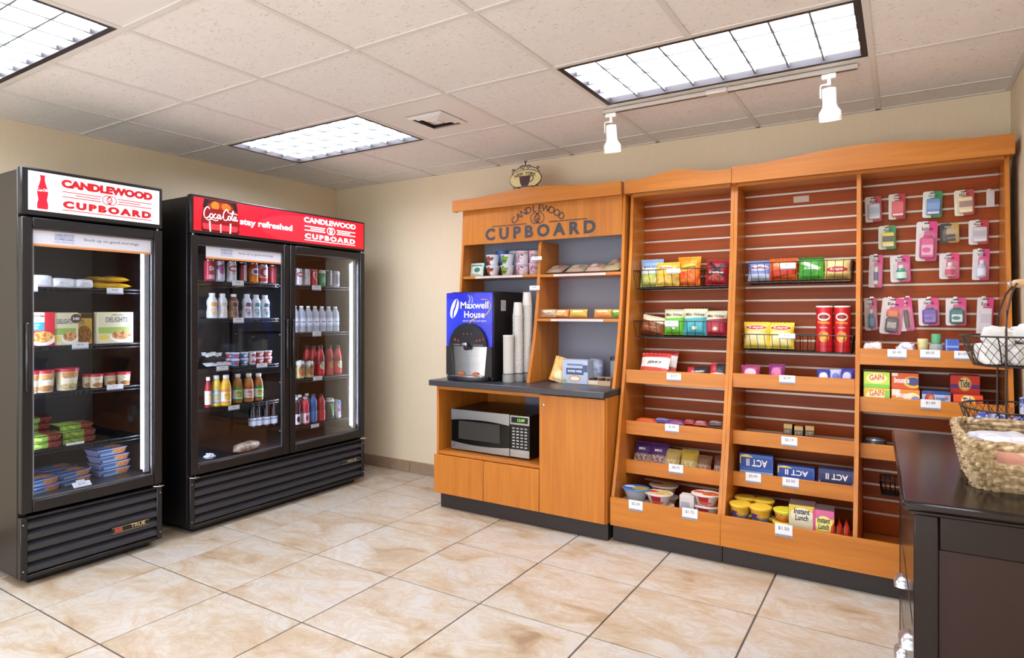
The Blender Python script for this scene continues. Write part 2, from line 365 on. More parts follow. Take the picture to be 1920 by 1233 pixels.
# ================================================================ the room
RX, RY, RZ = 4.735, -5.95, 2.40
b = MB().box((-.1, RY - .1, -.08), (RX + .1, .1, -.006)); floor = struct(b, 'floor', M('#6e625c', .8), smooth=False)
FT = .5383; FX = .519 - FT; FY = -2.676 + 5 * FT
g = .0035; tm = {}
for i in range(9):
    for j in range(12):
        x0, x1 = max(0.0, FX + i * FT) + g, min(RX, FX + (i + 1) * FT) - g
        y1, y0 = min(0.0, FY - j * FT) - g, max(RY, FY - (j + 1) * FT) + g
        if x1 - x0 < .03 or y1 - y0 < .03: continue
        k = (round(x1 - x0, 3), round(y1 - y0, 3))
        if k not in tm: tm[k] = MB().box((0, 0, -.0059), (k[0], k[1], 0), bev=.0015).mesh('floor_tile', FLOOR)
        link('floor_tile', tm[k], floor, (x0, y0, 0))
struct(MB().box((-.1, RY, 0), (-.001, .0, 2.6)), 'wall_left', WALL, smooth=False)
struct(MB().box((-.1, 0.001, 0), (RX + .1, .1, 2.6)), 'wall_back', WALL, smooth=False)
struct(MB().box((RX + .001, RY, 0), (RX + .1, 0, 2.6)), 'wall_right', WALL, smooth=False)
struct(MB().box((-.1, RY - .1, 2.1), (RX + .1, RY - .001, 2.6)), 'wall_front', WALL, smooth=False)      # front left open below this unseen bulkhead so world light fills the room
# tile base along the walls, laid in pieces
def base_run(name, p0, axis, length, step, off):
    r = MB(); h = .092
    if axis == 'x': r.box((p0[0], p0[1] - .003, 0.0005), (p0[0] + length, p0[1] - .0005, h - .004))
    else: r.box((p0[0] + .0005, p0[1] - length, 0.0005), (p0[0] + .003, p0[1], h - .004))
    root = struct(r, name, M('#8a7a6a', .8), smooth=False); t = off; bm = M('#9c836c', .5, var=.12)
    while t < length - .01:
        e = min(t + step, length)
        mb = MB().box((p0[0] + max(t, 0) + .002, p0[1] - .012, .001), (p0[0] + e - .002, p0[1] - .0032, h), bev=.002) if axis == 'x' else MB().box((p0[0] + .0032, p0[1] - e + .002, .001), (p0[0] + .012, p0[1] - max(t, 0) - .002, h), bev=.002)
        part(mb, 'base_tile', bm, root); t += step
base_run('baseboard_back', (0.0, 0.0), 'x', 1.58, .305, -.05)
base_run('baseboard_left', (0.0, -.013), 'y', 5.9, .305, -.02)
# ---- suspended ceiling
ceiling = struct(MB().box((-.1, RY - .1, 2.46), (RX + .1, .1, 2.54)), 'ceiling', M('#8b8480', .9), smooth=False)
T = .6096; GX = [0.0] + [1.735 + k * T for k in (-2, -1, 0, 1, 2, 3, 4)] + [RX]
GY = [0.0] + [-2.655 + j * T for j in range(4, -6, -1)]; GY = [y for y in GY if y > RY + .1] + [RY]
LIGHTS = [(1, 2, 'centre'), (5, 2, 'right'), (1, 5, 'left'), (5, 5, 'hid'), (1, 8, 'hid2'), (5, 8, 'hid3')]   # (ix, iy) of the left cell of each 2x1 lamp
def is_light(i, j): return any(j == lj and i in (li, li + 1) for li, lj, _ in LIGHTS)
barm = M('#ddd8d5', .5, var=.02)
for i in range(1, len(GX) - 1):
    cuts = sorted([(GY[lj + 1] + .0121, GY[lj] - .0121) for li, lj, _ in LIGHTS if i == li + 1]); y = RY + .002; segs = []
    for a, c in cuts: segs.append((y, a)); y = c
    segs.append((y, -.002))
    for a, c in segs: part(MB().box((GX[i] - .012, a, RZ - .003), (GX[i] + .012, c, RZ + .001)).box((GX[i] - .002, a, RZ + .001), (GX[i] + .002, c, RZ + .03)), 'ceiling_runner', barm, ceiling, smooth=False)
for j in range(1, len(GY) - 1):
    for i in range(len(GX) - 1):
        part(MB().box((GX[i] + .0121, GY[j] - .012, RZ - .0025), (GX[i + 1] - .0121, GY[j] + .012, RZ + .001)), 'ceiling_runner', barm, ceiling, smooth=False)
for a, bb in (((.001, -.022, RZ - .003), (RX - .001, -.001, RZ + .001)), ((.001, RY + .001, RZ - .003), (.022, -.023, RZ + .001)), ((RX - .022, RY + .001, RZ - .003), (RX - .001, -.023, RZ + .001))):
    part(MB().box(a, bb), 'wall_angle', barm, ceiling, smooth=False)
for i in range(len(GX) - 1):
    for j in range(len(GY) - 1):
        if is_light(i, j): continue
        sm = (i, j) in ((3, 2), (3, 5))
        z = RZ + (.001 if not sm else .0012)
        part(MB().box((GX[i] + .004, GY[j + 1] + .004, z + .0002), (GX[i + 1] - .004, GY[j] - .004, z + .016)), 'ceiling_tile' if not sm else 'diffuser_panel', PANEL if sm else TILE, ceiling)
# ---- supply grille in the smooth panel
cx, cy = (GX[3] + GX[4]) / 2, (GY[2] + GY[3]) / 2 + .01
v = thing('ceiling_vent', 'white square stepped air diffuser in the ceiling beside the lamp nearest the corner', 'vent', (cx, cy, RZ - .002))
def sqring(o, i, z0, z1):
    m = MB(); vs = [(-o, -o, z0), (o, -o, z0), (o, o, z0), (-o, o, z0), (-i, -i, z1), (i, -i, z1), (i, i, z1), (-i, i, z1)]
    fs = [(0, 1, 5, 4), (1, 2, 6, 5), (2, 3, 7, 6), (3, 0, 4, 7)]; m.add(vs, fs); m.add([(a, b_, c + .002) for a, b_, c in vs], [f[::-1] for f in fs]); return m
part(MB().box((-.118, -.118, .0005), (.118, .118, .003)), 'plenum', M('#2e2622', .9, var=0), v)
for o, i_, z0, z1 in ((.125, .102, -.002, -.012), (.100, .073, .0, -.012), (.071, .036, .0, -.012)): part(sqring(o, i_, z0, z1), 'vane', PANEL, v, smooth=False)
part(MB().box((-.03, -.03, -.012), (.03, .03, -.009), bev=.001), 'centre_plate', PANEL, v)
# ---- lamps
LAMP = M('#eaf0ff', .5, var=0, emit=CEIL_E); LOUV = M('#6f7678', .5, 0, var=0); FRM = M('#2a2022', .5, var=0)
lab = {'centre': 'recessed ceiling lamp with louvre grid nearest the room corner, above the two-door cooler', 'right': 'long recessed ceiling lamp with louvre grid beside the white track lights',
       'left': 'recessed ceiling lamp with louvre grid cut off by the upper left picture corner', 'hid': 'recessed ceiling lamp overhead, in front of the tall shelves', 'hid2': 'recessed ceiling lamp behind the viewer on the cooler side', 'hid3': 'recessed ceiling lamp behind the viewer on the table side'}
for li, lj, nm in LIGHTS:
    x0, x1, y0, y1 = GX[li] + .014, GX[li + 2] - .014, GY[lj + 1] + .014, GY[lj] - .014
    L = thing('ceiling_lamp', lab[nm], 'lamp', ((x0 + x1) / 2, (y0 + y1) / 2, RZ), group='recessed ceiling lamps'); hx, hy = (x1 - x0) / 2, (y1 - y0) / 2; w = .024
    f = MB()
    for a, bb in (((-hx, -hy, 0), (hx, -hy + w, .0)), ((-hx, hy - w, 0), (hx, hy, 0)), ((-hx, -hy + w, 0), (-hx + w, hy - w, 0)), ((hx - w, -hy + w, 0), (hx, hy - w, 0))): f.box((a[0], a[1], -.001), (bb[0], bb[1], .045))
    part(f, 'frame', FRM, L, smooth=False)
    part(MB().box((-hx + w, -hy + w, .030), (hx - w, hy - w, .034)), 'diffuser', LAMP, L, smooth=False)
    for k in range(1, 8): x = -hx + w + k * (2 * hx - 2 * w) / 8; part(MB().box((x - .0038, -hy + w, .012), (x + .0038, hy - w, .0299)), 'louver_blade', LOUV, L, smooth=False)
    for k in range(1, 4): y = -hy + w + k * (2 * hy - 2 * w) / 4; part(MB().box((-hx + w, y - .0032, .0125), (hx - w, y + .0032, .0298)), 'louver_blade', LOUV, L, smooth=False)
# ---- track with two heads
ty = -.775; tr = thing('track_rail', 'white track rail on the ceiling behind the long recessed lamp', 'track rail', (3.515, ty, RZ - .003))
TW = M('#cfc5bd', .4, var=.02)
part(MB().box((-.605, -.018, -.02), (.605, .018, -.0005), bev=.003), 'rail', TW, tr); part(MB().box((-.6, -.006, -.0212), (.6, .006, -.0195)), 'slot', M('#4a4240', .6), tr, smooth=False)
part(MB().box((-.05, -.03, -.024), (.05, .03, -.0005), bev=.003), 'feed_cover', TW, tr)
SPW = M('#efeee6', .35, var=.01)
def track_head(x, label, yaw):
    t = thing('track_spotlight', label, 'spotlight', (x, ty, RZ - .024), (0, 0, yaw), 'track spotlights')
    part(MB().box((-.03, -.012, -.022), (.03, .012, -.0005), bev=.003), 'adapter', SPW, t)
    part(MB().lathe([(.008, -.05), (.008, -.021)], 10), 'stem', SPW, t)
    a = math.radians(12); c = Vector((0, .0, -.06))
    yk = MB(); pts = [Vector((-.034, 0, -.045)), Vector((-.036, .004, -.06)), Vector((-.037, .01, -.1))]; yk.tube([(0, 0, -.045), (-.02, 0, -.044)] + pts, .0035, 6); part(yk, 'yoke', SPW, t)
    k_ = .88; hb = MB().lathe([(r_ * k_, z_ * k_) for r_, z_ in [(.012, 0), (.031, -.004), (.033, -.012), (.033, -.085), (.037, -.1), (.052, -.122), (.053, -.165), (.05, -.166), (.049, -.12)]], 24, cap1=False)
    m = Matrix.Translation(c) @ Matrix.Rotation(a, 4, 'X'); hb.v = [tuple(m @ Vector(p)) for p in hb.v]; part(hb, 'can', SPW, t)
    lp = MB().lathe([(.038, -.131), (.041, -.129)], 20); lp.v = [tuple(m @ Vector(p)) for p in lp.v]; part(lp, 'reflector_lamp', M('#fff2da', .4, var=0, emit=3.), t)
    ld = bpy.data.lights.new('track_spot', 'SPOT'); ld.energy = SPOT_W; ld.color = (1, .86, .68); ld.spot_size = math.radians(80); ld.spot_blend = .8; ld.shadow_soft_size = .045
    lo = link('spot_light', ld, t, m @ Vector((0, 0, -.15)), (a, 0, 0))
track_head(2.955, 'white track spotlight above the gap between coffee cabinet and tall shelves', .1)
track_head(4.005, 'white track spotlight hanging nearest the right-hand wall', -.1)

# ================================================================ coolers (local: front at y=0 facing -y, width along x)
INT = M('#040404', .55, var=0); GASK = M('#2c2a2d', .5, var=0); SHELFW = M('#1d1c20', .35, .4, var=0)
def cooler(label, y0, Wd, doors, glass_z):
    r = thing('glass_door_cooler', label, 'cooler', (.76, y0, 0), (0, 0, math.pi / 2), 'upright coolers')
    D = .745; H = 2.0; k = .04; f = .035
    def P(mb, n, m, par=r, **kw): return part(mb, n, m, par, **kw)
    P(MB().box((0, f, k), (.04, D, H - .012), bev=.004), 'side_panel', BLACK); P(MB().box((Wd - .04, f, k), (Wd, D, H - .012), bev=.004), 'side_panel', BLACK)
    P(MB().box((.0405, D - .04, k), (Wd - .0405, D, H - .012)), 'back_panel', INT, smooth=False)
    P(MB().box((.0405, f, H - .05), (Wd - .0405, D - .0405, H - .012)), 'top_panel', BLACK, smooth=False)
    P(MB().box((.0405, f + .012, 1.72), (Wd - .0405, D - .0405, 1.76)), 'inner_ceiling', INT, smooth=False)
    P(MB().box((.0405, f + .004, .345), (Wd - .0405, D - .0405, .40)), 'deck', M('#2b2a2e', .35), smooth=False)
    P(MB().box((.05, .06, .002), (Wd - .05, D - .05, k - .001)), 'plinth', BLACKM, smooth=False)
    # header
    hd = P(MB().box((0, -.004, 1.772), (Wd, .0345, H), bev=.006), 'sign_housing', BLACK)
    # grille
    P(MB().box((0.001, .0, k), (.03, .034, .335), bev=.003).box((Wd - .03, 0, k), (Wd - .001, .034, .335), bev=.003).box((.0301, .0, k), (Wd - .0301, .034, .058), bev=.003).box((.0301, 0, .322), (Wd - .0301, .034, .335), bev=.003), 'grille_frame', BLACK)
    P(MB().box((.0302, .0302, .0585), (Wd - .0302, .0338, .3215)), 'grille_backing', BLACKM, smooth=False)
    n = 5; zz = (.3215 - .059) / n
    lm = MB().prism([(.028, 0), (.006, .006), (.001, .018), (.004, .030), (.020, .041), (.028, .0455)], 'x', .0305, Wd - .0305).mesh('louver', M('#2e2f36', .35, spec=.6))
    for i in range(n): link('louver', lm, r, (0, 0, .0595 + i * zz))
    for x in (.012, Wd - .012):
        for z in (.08, .3): P(MB().lathe([(.004, 0), (.003, .002)], 8), 'screw', CHROME, loc=(x, -.0001, z), rot=(math.pi / 2, 0, 0))
    # doors
    dw = Wd / doors; st = .045
    for d in range(doors):
        a, c = d * dw + .003, (d + 1) * dw - .003; zb, zt = .352, 1.762
        dr = P(MB().box((a, -.006, zb), (a + st, .034, zt), bev=.004).box((c - st, -.006, zb), (c, .034, zt), bev=.004).box((a + st, -.006, zb), (c - st, .034, zb + .055), bev=.004).box((a + st, -.006, zt - .05), (c - st, .034, zt), bev=.004), 'door', BLACK)
        gz0, gz1 = zb + .055, zt - .05
        P(MB().box((a + st + .0005, .018, gz0 + .0005), (c - st - .0005, .023, gz1 - .0005)), 'pane', GLASS, dr, smooth=False)
        gk = MB()
        for q in (((a + st, .012, gz0), (a + st + .008, .017, gz1)), ((c - st - .008, .012, gz0), (c - st, .017, gz1)), ((a + st + .008, .012, gz0), (c - st - .008, .017, gz0 + .008)), ((a + st + .008, .012, gz1 - .008), (c - st - .008, .017, gz1))): gk.box(*q)
        P(gk, 'gasket', M('#77777e', .35, .5, var=0), dr, smooth=False)
        # hinge bracket at the outer lower corner, grip on the inner stile
        hx = c - .02 if (d == doors - 1) else a + .02
        P(MB().tube([(hx - .03, -.008, .343), (hx - .012, -.03, .343), (hx + .012, -.03, .343), (hx + .03, -.008, .343)], .003, 6), 'hinge_bracket', CHROME, dr)
        P(MB().lathe([(.006, 0), (.006, .012)], 10), 'hinge_pin', CHROME, dr, loc=(hx, -.016, .337))
        P(MB().lathe([(.006, 0), (.006, .01)], 10), 'hinge_pin', CHROME, dr, loc=(hx, .01, 1.762))
        gx = a + .022 if (d == doors - 1) else c - .022
        P(MB().box((gx - .010, -.024, .93), (gx + .010, -.0065, 1.26), bev=.006), 'handle', M('#201e20', .25), dr)
    # jamb lamps: tube, holder; left and centre tubes unseen, kept for illumination
    tubes = [Wd - .06] + ([Wd / 2 + .0] if doors == 2 else []) + [.06]
    for x in tubes:
        s = 1 if x < Wd / 2 else -1
        P(MB().box((x - .014, .05, .42), (x + .014, .062, 1.70)), 'lamp_holder', M('#c9ccd6', .35), smooth=False)
        P(MB().lathe([(.0055, .44), (.0055, 1.68)], 10), 'lamp_tube', M('#dfe8ff', .5, var=0, emit=TUBE_E), loc=(x + (s * .022 if x > Wd - .1 else 0), .060 if x > Wd - .1 else .072, 0))
    return r
def wire_shelf(root, x0, x1, z, d0=.09, d1=.66, tagc=None):
    m = MB(); m.tube([(x0, d0, z), (x1, d0, z)], .004, 6); m.tube([(x0, d0 + .002, z - .018), (x1, d0 + .002, z - .018)], .003, 6); m.tube([(x0, d1, z), (x1, d1, z)], .004, 6)
    for x in (x0, x1, (x0 + x1) / 2): m.tube([(x, d0, z - .002), (x, d1, z - .002)], .004, 6)
    n = int((x1 - x0) / .024)
    for i in range(1, n): x = x0 + (x1 - x0) * i / n; m.tube([(x, d0, z - .018), (x, d0 - .001, z + .0005), (x, d1, z + .0005)], .0016, 4)
    part(m, 'shelf', SHELFW, root)
    c = MB()
    for x in (x0 - .006, x1 + .006):
        for d in (d0 + .04, d1 - .04): c.box((x - .006, d - .01, z - .012), (x + .006, d + .01, z - .003))
    part(c, 'shelf_clip', CHROME, root, smooth=False)
C1Y, C1W = -2.636, .668
C2Y, C2W = -1.808, 1.395
cool1 = cooler('black single-door cooler with white lit header, at the left picture edge', C1Y, C1W, 1, None)
cool2 = cooler('wide black two-door cooler with red lit header, beside the room corner', C2Y, C2W, 2, None)
C1Z = [1.432, 1.137, .903, .624]; C2L = [1.499, 1.267, .96, .715]; C2R = [1.497, 1.16, .831, .497]
for z in C1Z: wire_shelf(cool1, .05, C1W - .05, z - .002)
for z in C2L: wire_shelf(cool2, .05, C2W / 2 - .02, z - .002)
for z in C2R: wire_shelf(cool2, C2W / 2 + .02, C2W - .05, z - .002)
for x in (C2W / 2 - .006,): part(MB().box((x, .62, .42), (x + .012, .66, 1.7), bev=.002), 'shelf_post', SHELFW, cool2)
# signs
def emblem(mb, cx, cz, r, y, mi=0, lw=.12, holes=None):
    """two overlapping rings with a small leaf in the middle"""
    for s in (-.42, .42): ring(mb, cx + s * r, cz, r, r * (1 - lw), y, mi=mi)
    for s in (1, -1):
        pts = [(cx + s * .02 * r, cz + .78 * r), (cx - s * .30 * r, cz + .12 * r), (cx - s * .05 * r, cz - .12 * r), (cx + s * .2 * r, cz - .3 * r), (cx - s * .02 * r, cz - .78 * r)]
        stroke(mb, pts, r * .075, y, mi)
    return mb
SG = M('#f4f2fb', .35, var=0, emit=SIGN_E)
SGR = M('#b8141f', .4, var=0, emit=.35); SGD = M('#d0142a', .35, var=0, emit=.5); SGW = M('#ffffff', .35, var=0, emit=.7)
sp = part(MB().box((.03, -.008, 1.796), (C1W - .022, -.0045, 1.982)), 'sign_panel', SG, cool1, smooth=False); sp['label'] = 'white backlit panel lettered in red'
x0, x1 = .03, C1W - .022; wS = x1 - x0; yS = -.0088
def lx1(u): return at_x(u, 0, .769).y - C1Y
def lx2(u): return at_x(u, 0, .769).y - C2Y
ca, cb = lx1(115), lx1(286); cxx = (ca + cb) / 2; wL = cb - ca
write(sp, 'CANDLEWOOD', SGR, w=wL, h=.042, c=(cxx, 1.944), y=yS, bold=.075)
write(sp, 'CUPBOARD', SGR, w=wL * .97, h=.038, c=(cxx, 1.841), y=yS, bold=.08, space=1.35)
m = MB(); flat(m, cxx - wL * .49, cxx + wL * .49, 1.811, 1.8155, yS)
for s_ in (-1, 1):
    for k, (a, c) in enumerate(((.088, .49), (.10, .36), (.088, .49))):
        z = 1.9035 - k * .0125; flat(m, *(sorted((cxx + s_ * wL * a, cxx + s_ * wL * c))), z - .0022, z + .0022, yS)
emblem(m, cxx, 1.891, .025, yS - .0003, lw=.17); part(m, 'emblem', SGR, sp, smooth=False)
def contour(mb, cx, z0, h, prof, y, mi=0):
    n = len(prof); vs = [(cx - r, y, z0 + t * h) for r, t in prof] + [(cx + r, y, z0 + t * h) for r, t in prof]
    return mb.add(vs, [(i, i + 1, n + i + 1, n + i) for i in range(n - 1)], mi)
BOT = [(.021, 0), (.023, .04), (.023, .16), (.019, .24), (.0185, .3), (.022, .42), (.0235, .5), (.023, .56), (.018, .66), (.0125, .76), (.0095, .86), (.0095, .93), (.0105, .94), (.0105, 1)]
m = MB(); contour(m, lx1(80), 1.805, .163, BOT, yS); part(m, 'bottle_emblem', SGD, sp, smooth=False)
# flowing script for the drinks logo
def cola_script(mb, cx, cz, w, y, mi=0):
    k = w / 10.6; T_ = lambda L: [(cx + (a - 5.3) * k, cz + (c_ - 1.2) * k) for a, c_ in L]; lw = .14 * k
    S_ = [[(1.9, 2.6), (1.7, 3.1), (1.1, 3.0), (.5, 2.1), (.35, 1.0), (.7, .2), (1.4, .3), (2.1, .9)], [(2.5, 1.5), (2.1, 1.2), (2.05, .5), (2.5, .3), (2.9, .8), (2.75, 1.4), (2.4, 1.45)],
          [(3.9, 1.35), (3.5, 1.5), (3.2, 1.0), (3.25, .4), (3.7, .35), (4.1, .7)], [(5.0, 1.4), (4.5, 1.4), (4.25, .8), (4.4, .3), (4.8, .6), (5.05, 1.4), (4.95, .5), (5.2, .35), (5.5, .7)], [(5.5, 1.0), (5.95, 1.05)],
          [(7.3, 2.5), (7.2, 3.1), (6.6, 2.9), (6.05, 2.0), (5.95, .9), (6.3, .15), (7.0, .3), (7.5, .9)], [(7.8, 1.5), (7.45, 1.2), (7.4, .5), (7.8, .3), (8.15, .8), (8.0, 1.4), (7.7, 1.45)],
          [(8.35, .8), (8.9, 2.4), (9.0, 3.0), (8.7, 2.6), (8.5, 1.2), (8.6, .4), (8.95, .5)], [(9.8, 1.4), (9.35, 1.4), (9.1, .8), (9.25, .3), (9.6, .6), (9.85, 1.4), (9.75, .5), (10.05, .35), (10.35, .7)],
          [(.9, .0), (1.6, -.35), (2.5, .05), (3.4, -.25), (4.4, -.1)], [(7.2, 2.7), (8.0, 2.2), (9.2, 2.3), (10.2, 2.1)]]
    for s in S_: stroke(mb, T_(s), lw, y, mi, thin=.45)
    return mb
m = MB(); cola_script(m, lx1(80), 1.8955, .046, yS - .0006); part(m, 'bottle_script', SGW, sp, smooth=False)
# red header
sp = part(MB().box((.018, -.008, 1.790), (C2W - .018, -.0045, 1.986)), 'sign_panel', PR('redsign', '#cc0f26', [('e', .62, .42, .3, .5, 0, '#e02230')], rough=.35, emit=.5), cool2, smooth=False); sp['label'] = 'red backlit panel with white lettering'
xw = C2W - .036; X0 = .018
m = MB(); bx = lx2(414); pr = PR('colabottle', '#1c0d0e', [('e', .5, .45, .47, .75, 0, '#43100f'), ('e', .5, .80, .36, .15, 0, '#8f2a14'), ('e', .34, .82, .12, .13, 0, '#e8761c'), ('e', .66, .82, .14, .12, 0, '#d8641c'), ('r', .5, .42, .5, .30, 0, '#7d0d16'), ('r', .5, .15, .46, .09, 0, '#d8343d'), ('r', .22, .16, .02, .16, 0, '#f4d9d4'), ('r', .5, .13, .015, .14, 0, '#f0c8c0'), ('r', .76, .16, .02, .16, 0, '#f4d9d4')], rough=.3, emit=.45)
N = 16; vs = []; uvs = []
for i in range(N + 1):
    t = i / N; r = .120 * (1.0 + .05 * math.sin(t * 6.0)) * (1 - .10 * max(0, t - .8) / .2); z = 1.7915 + t * .193
    vs += [(bx - r, -.0084, z), (bx + r, -.0084, z)]; uvs += [(0, t), (1, t)]
m.add(vs, [(2 * i, 2 * i + 1, 2 * i + 3, 2 * i + 2) for i in range(N)], 0, uvs); part(m, 'bottle_picture', pr, sp, smooth=False)
m = MB(); cola_script(m, bx + .002, 1.893, .236, -.0094); part(m, 'script', SGW, sp, smooth=False)
write(sp, 'stay refreshed', SGW, w=lx2(548) - lx2(450), h=.052, c=((lx2(548) + lx2(450)) / 2, 1.872), y=-.0092, bold=.028)
ca, cb = lx2(570), lx2(667); cxx = (ca + cb) / 2; wL = cb - ca
write(sp, 'CANDLEWOOD', SGW, w=wL, h=.038, c=(cxx, 1.951), y=-.0092, bold=.04); write(sp, 'CUPBOARD', SGW, w=wL * .97, h=.036, c=(cxx, 1.839), y=-.0092, bold=.05, space=1.3)
m = MB(); flat(m, cxx - wL * .49, cxx + wL * .49, 1.809, 1.814, -.0092)
for s_ in (-1, 1):
    for k, (a, c) in enumerate(((.11, .49), (.13, .38), (.11, .49))): z = 1.9065 - k * .0135; flat(m, *(sorted((cxx + s_ * a * wL, cxx + s_ * c * wL))), z - .0036, z + .0036, -.0092)
emblem(m, cxx, 1.893, .027, -.0094, lw=.24); part(m, 'emblem', SGW, sp, smooth=False)
# printed strip stuck on the door glass
def door_strip(root, a, c, z0, z1):
    s = part(MB().box((a, .0165, z0), (c, .0178, z1)), 'door_strip', PR('strip', '#d3d6e4', [('r', .5, .06, .5, .06, 0, '#d08a52'), ('r', .5, .14, .5, .03, 0, '#e3b48a')]), root, smooth=False)
    w = c - a; h = z1 - z0; cz = z0 + h * .58; q = MB()
    letters('CANDLEWOOD', w=w * .15, h=h * .13, mb=q, c=(a + w * .25, cz + h * .17), y=.0162, bold=.02); letters('CUPBOARD', w=w * .15, h=h * .13, mb=q, c=(a + w * .25, cz - h * .08), y=.0162, bold=.02); flat(q, a + w * .175, a + w * .325, cz + h * .03, cz + h * .06, .0162)
    letters('FULLY STOCKED', w=w * .15, h=h * .08, mb=q, c=(a + w * .25, cz - h * .25), y=.0162); part(q, 'strip_logo', M('#3f5f9e', .5, var=0), s, smooth=False)
    write(s, 'Stock up on good mornings.', GREYINK, w=w * .48, h=h * .22, c=(a + w * .64, cz), y=.0162, bold=.01)
door_strip(cool1, .0485, C1W - .0485, 1.627, 1.711)
door_strip(cool2, .0985 + .01, C2W / 2 - .0485, 1.630, 1.711)
# maker's plates on the grilles
pl = part(MB().box((C1W * .60, -.004, .142), (C1W * .89, -.0005, .172), bev=.001), 'name_plate', M('#15130f', .3, var=0), cool1)
q = MB(); letters('TRUE', w=.075, h=.020, mb=q, c=(C1W * .80, .1595), y=-.0045, bold=.02); flat(q, C1W * .605, C1W * .885, .1425, .1440, -.0044); flat(q, C1W * .605, C1W * .885, .170, .1715, -.0044); part(q, 'plate_lettering', M('#d8c9a0', .35, .5, var=0), pl, smooth=False)
q = MB(); flat(q, C1W * .62, C1W * .68, .147, .167, -.0044); part(q, 'plate_emblem', M('#a8452f', .4, var=0), pl, smooth=False)
pl = part(MB().box((C2W * .83, -.004, .180), (C2W * .965, -.0005, .204), bev=.001), 'name_plate', M('#15130f', .3, var=0), cool2)
q = MB(); letters('TRUE', w=.10, h=.014, mb=q, c=(C2W * .905, .192), y=-.0045, bold=.02, shear=.3); flat(q, C2W * .835, C2W * .96, .1812, .1825, -.0044); flat(q, C2W * .835, C2W * .96, .2015, .2028, -.0044); part(q, 'plate_lettering', M('#d8d0b8', .35, .5, var=0), pl, smooth=False)
# ================================================================ coffee cabinet, worktop, hutch
BXL, BXR = 1.625, 2.858; FY_ = -.605; NKX = 2.418; CT = .857
base = thing('base_cabinet', 'honey maple base cabinet with microwave niche and three plain doors', 'cabinet', (0, 0, 0))
B = lambda a, c, n, m=WOOD, bev=.0015, par=None: part(MB().box(a, c, bev=bev), n, m, par or base)
B((BXL + .02, FY_ + .02, .001), (BXR - .001, -.02, .1), 'toe_kick', KICK)
B((BXL, FY_, .1005), (BXL + .018, -.013, .8185), 'side_panel'); B((BXR - .018, FY_, .1005), (BXR, -.013, .8185), 'side_panel')
B((NKX, FY_, .1005), (NKX + .018, -.02, .8185), 'divider')
B((BXL + .0185, FY_, .1005), (NKX - .0005, -.02, .1185), 'bottom_board', WOODH)
B((BXL + .0185, FY_ - .0, .360), (NKX - .0005, -.02, .382), 'niche_floor', WOODH)
B((BXL + .0185, FY_, .792), (NKX - .0005, -.02, .8185), 'niche_top', WOODH)
B((BXL + .0185, -.0195, .1005), (BXR - .0185, -.0135, .8185), 'back_panel')
B((BXL + .35, -.0235, .3825), (NKX - .0005, -.0197, .7915), 'niche_back', PEG, 0)
dz0 = .104
mid = (BXL - .008 + NKX) / 2
for a, c, z in ((BXL - .008, mid - .0015, .358), (mid + .0015, NKX + .006, .358), (NKX + .010, BXR - .006, .812)): 
    d = B((a, FY_ - .02, dz0), (c, FY_ - .0008, z), 'door', WOOD, .002)
    if z > .5: 
        part(MB().lathe([(.009, 0), (.009, .003), (.006, .005)], 14), 'lock', CHROME, d, loc=(a + .028, FY_ - .0201, .752), rot=(math.pi / 2, 0, 0))
        part(MB().box((a + .0272, FY_ - .0262, .748), (a + .0288, FY_ - .0252, .756)), 'keyhole', BLACKM, d, smooth=False)
top = tag(part(MB().box((BXL - .03, -.655, .8195), (BXR + .004, -.002, CT), bev=.004), 'worktop', COUNTER, None), 'dark grey laminate worktop carrying the blue coffee machine', 'worktop')
hut = thing('hutch', 'maple hutch with lettered header above the dark grey worktop', 'hutch', (0, 0, 0))
H_ = lambda a, c, n, m=WOOD, bev=.0015, par=None: part(MB().box(a, c, bev=bev), n, m, par or hut)
HP = [(-.303, 2.03), (-.32, 1.75), (-.35, 1.40), (-.40, 1.13), (-.475, CT + .001)]
def fy_h(z):
    for (y1, z1), (y0, z0) in zip(HP, HP[1:]):
        if z >= z0: return y0 + (y1 - y0) * (z - z0) / (z1 - z0)
    return HP[-1][0]
HX0, HX1, HD = 1.622, 2.852, 2.243
for x, n in ((HX0, 'side_panel'), (HX1 - .018, 'side_panel'), (HD, 'divider')): 
    pf = [(p[0] + (.012 if n == 'divider' else 0), min(p[1], 1.778) if n == 'divider' else p[1]) for p in HP]
    part(MB().prism([(-.003, CT + .001), (-.003, pf[0][1])] + pf, 'x', x, x + .018 + (.004 if n == 'divider' else 0)), n, WOOD, hut, ang=20)
H_((HX0 + .0185, -.062, CT + .001), (HX1 - .0185, -.05, 2.03), 'perforated_back', PEG, 0)
H_((HX0 + .0185, -.30, 2.005), (HX1 - .0185, -.063, 2.029), 'top_board', WOODH)
hp = H_((HX0 + .0185, -.318, 1.782), (HX1 - .0185, -.301, 2.032), 'header_panel', WOOD, .001)
def crown(parent, x0, x1, z0, ze, rise, y0, y1, f0=.14, f1=.86, ret=-.05):
    m = MB(); n = 24; top_ = []
    for i in range(n + 1):
        t = i / n; q = 0 if (t < f0 or t > f1) else .5 - .5 * math.cos(2 * math.pi * (t - f0) / (f1 - f0)); top_.append((x0 + (x1 - x0) * t, ze + rise * q))
    m.prism([(x0, z0), (x1, z0)] + top_[::-1], 'y', y0, y1); o = part(m, 'crown', WOODH, parent, ang=20)
    for x in (x0, x1 - .018): part(MB().box((x, y1 + .0003, z0), (x + .018, ret, ze), bev=.001), 'crown_return', WOODH, o)
crown(hut, 1.575, 2.847, 2.018, 2.098, .03, -.368, -.349, .1, .9, ret=-.32)
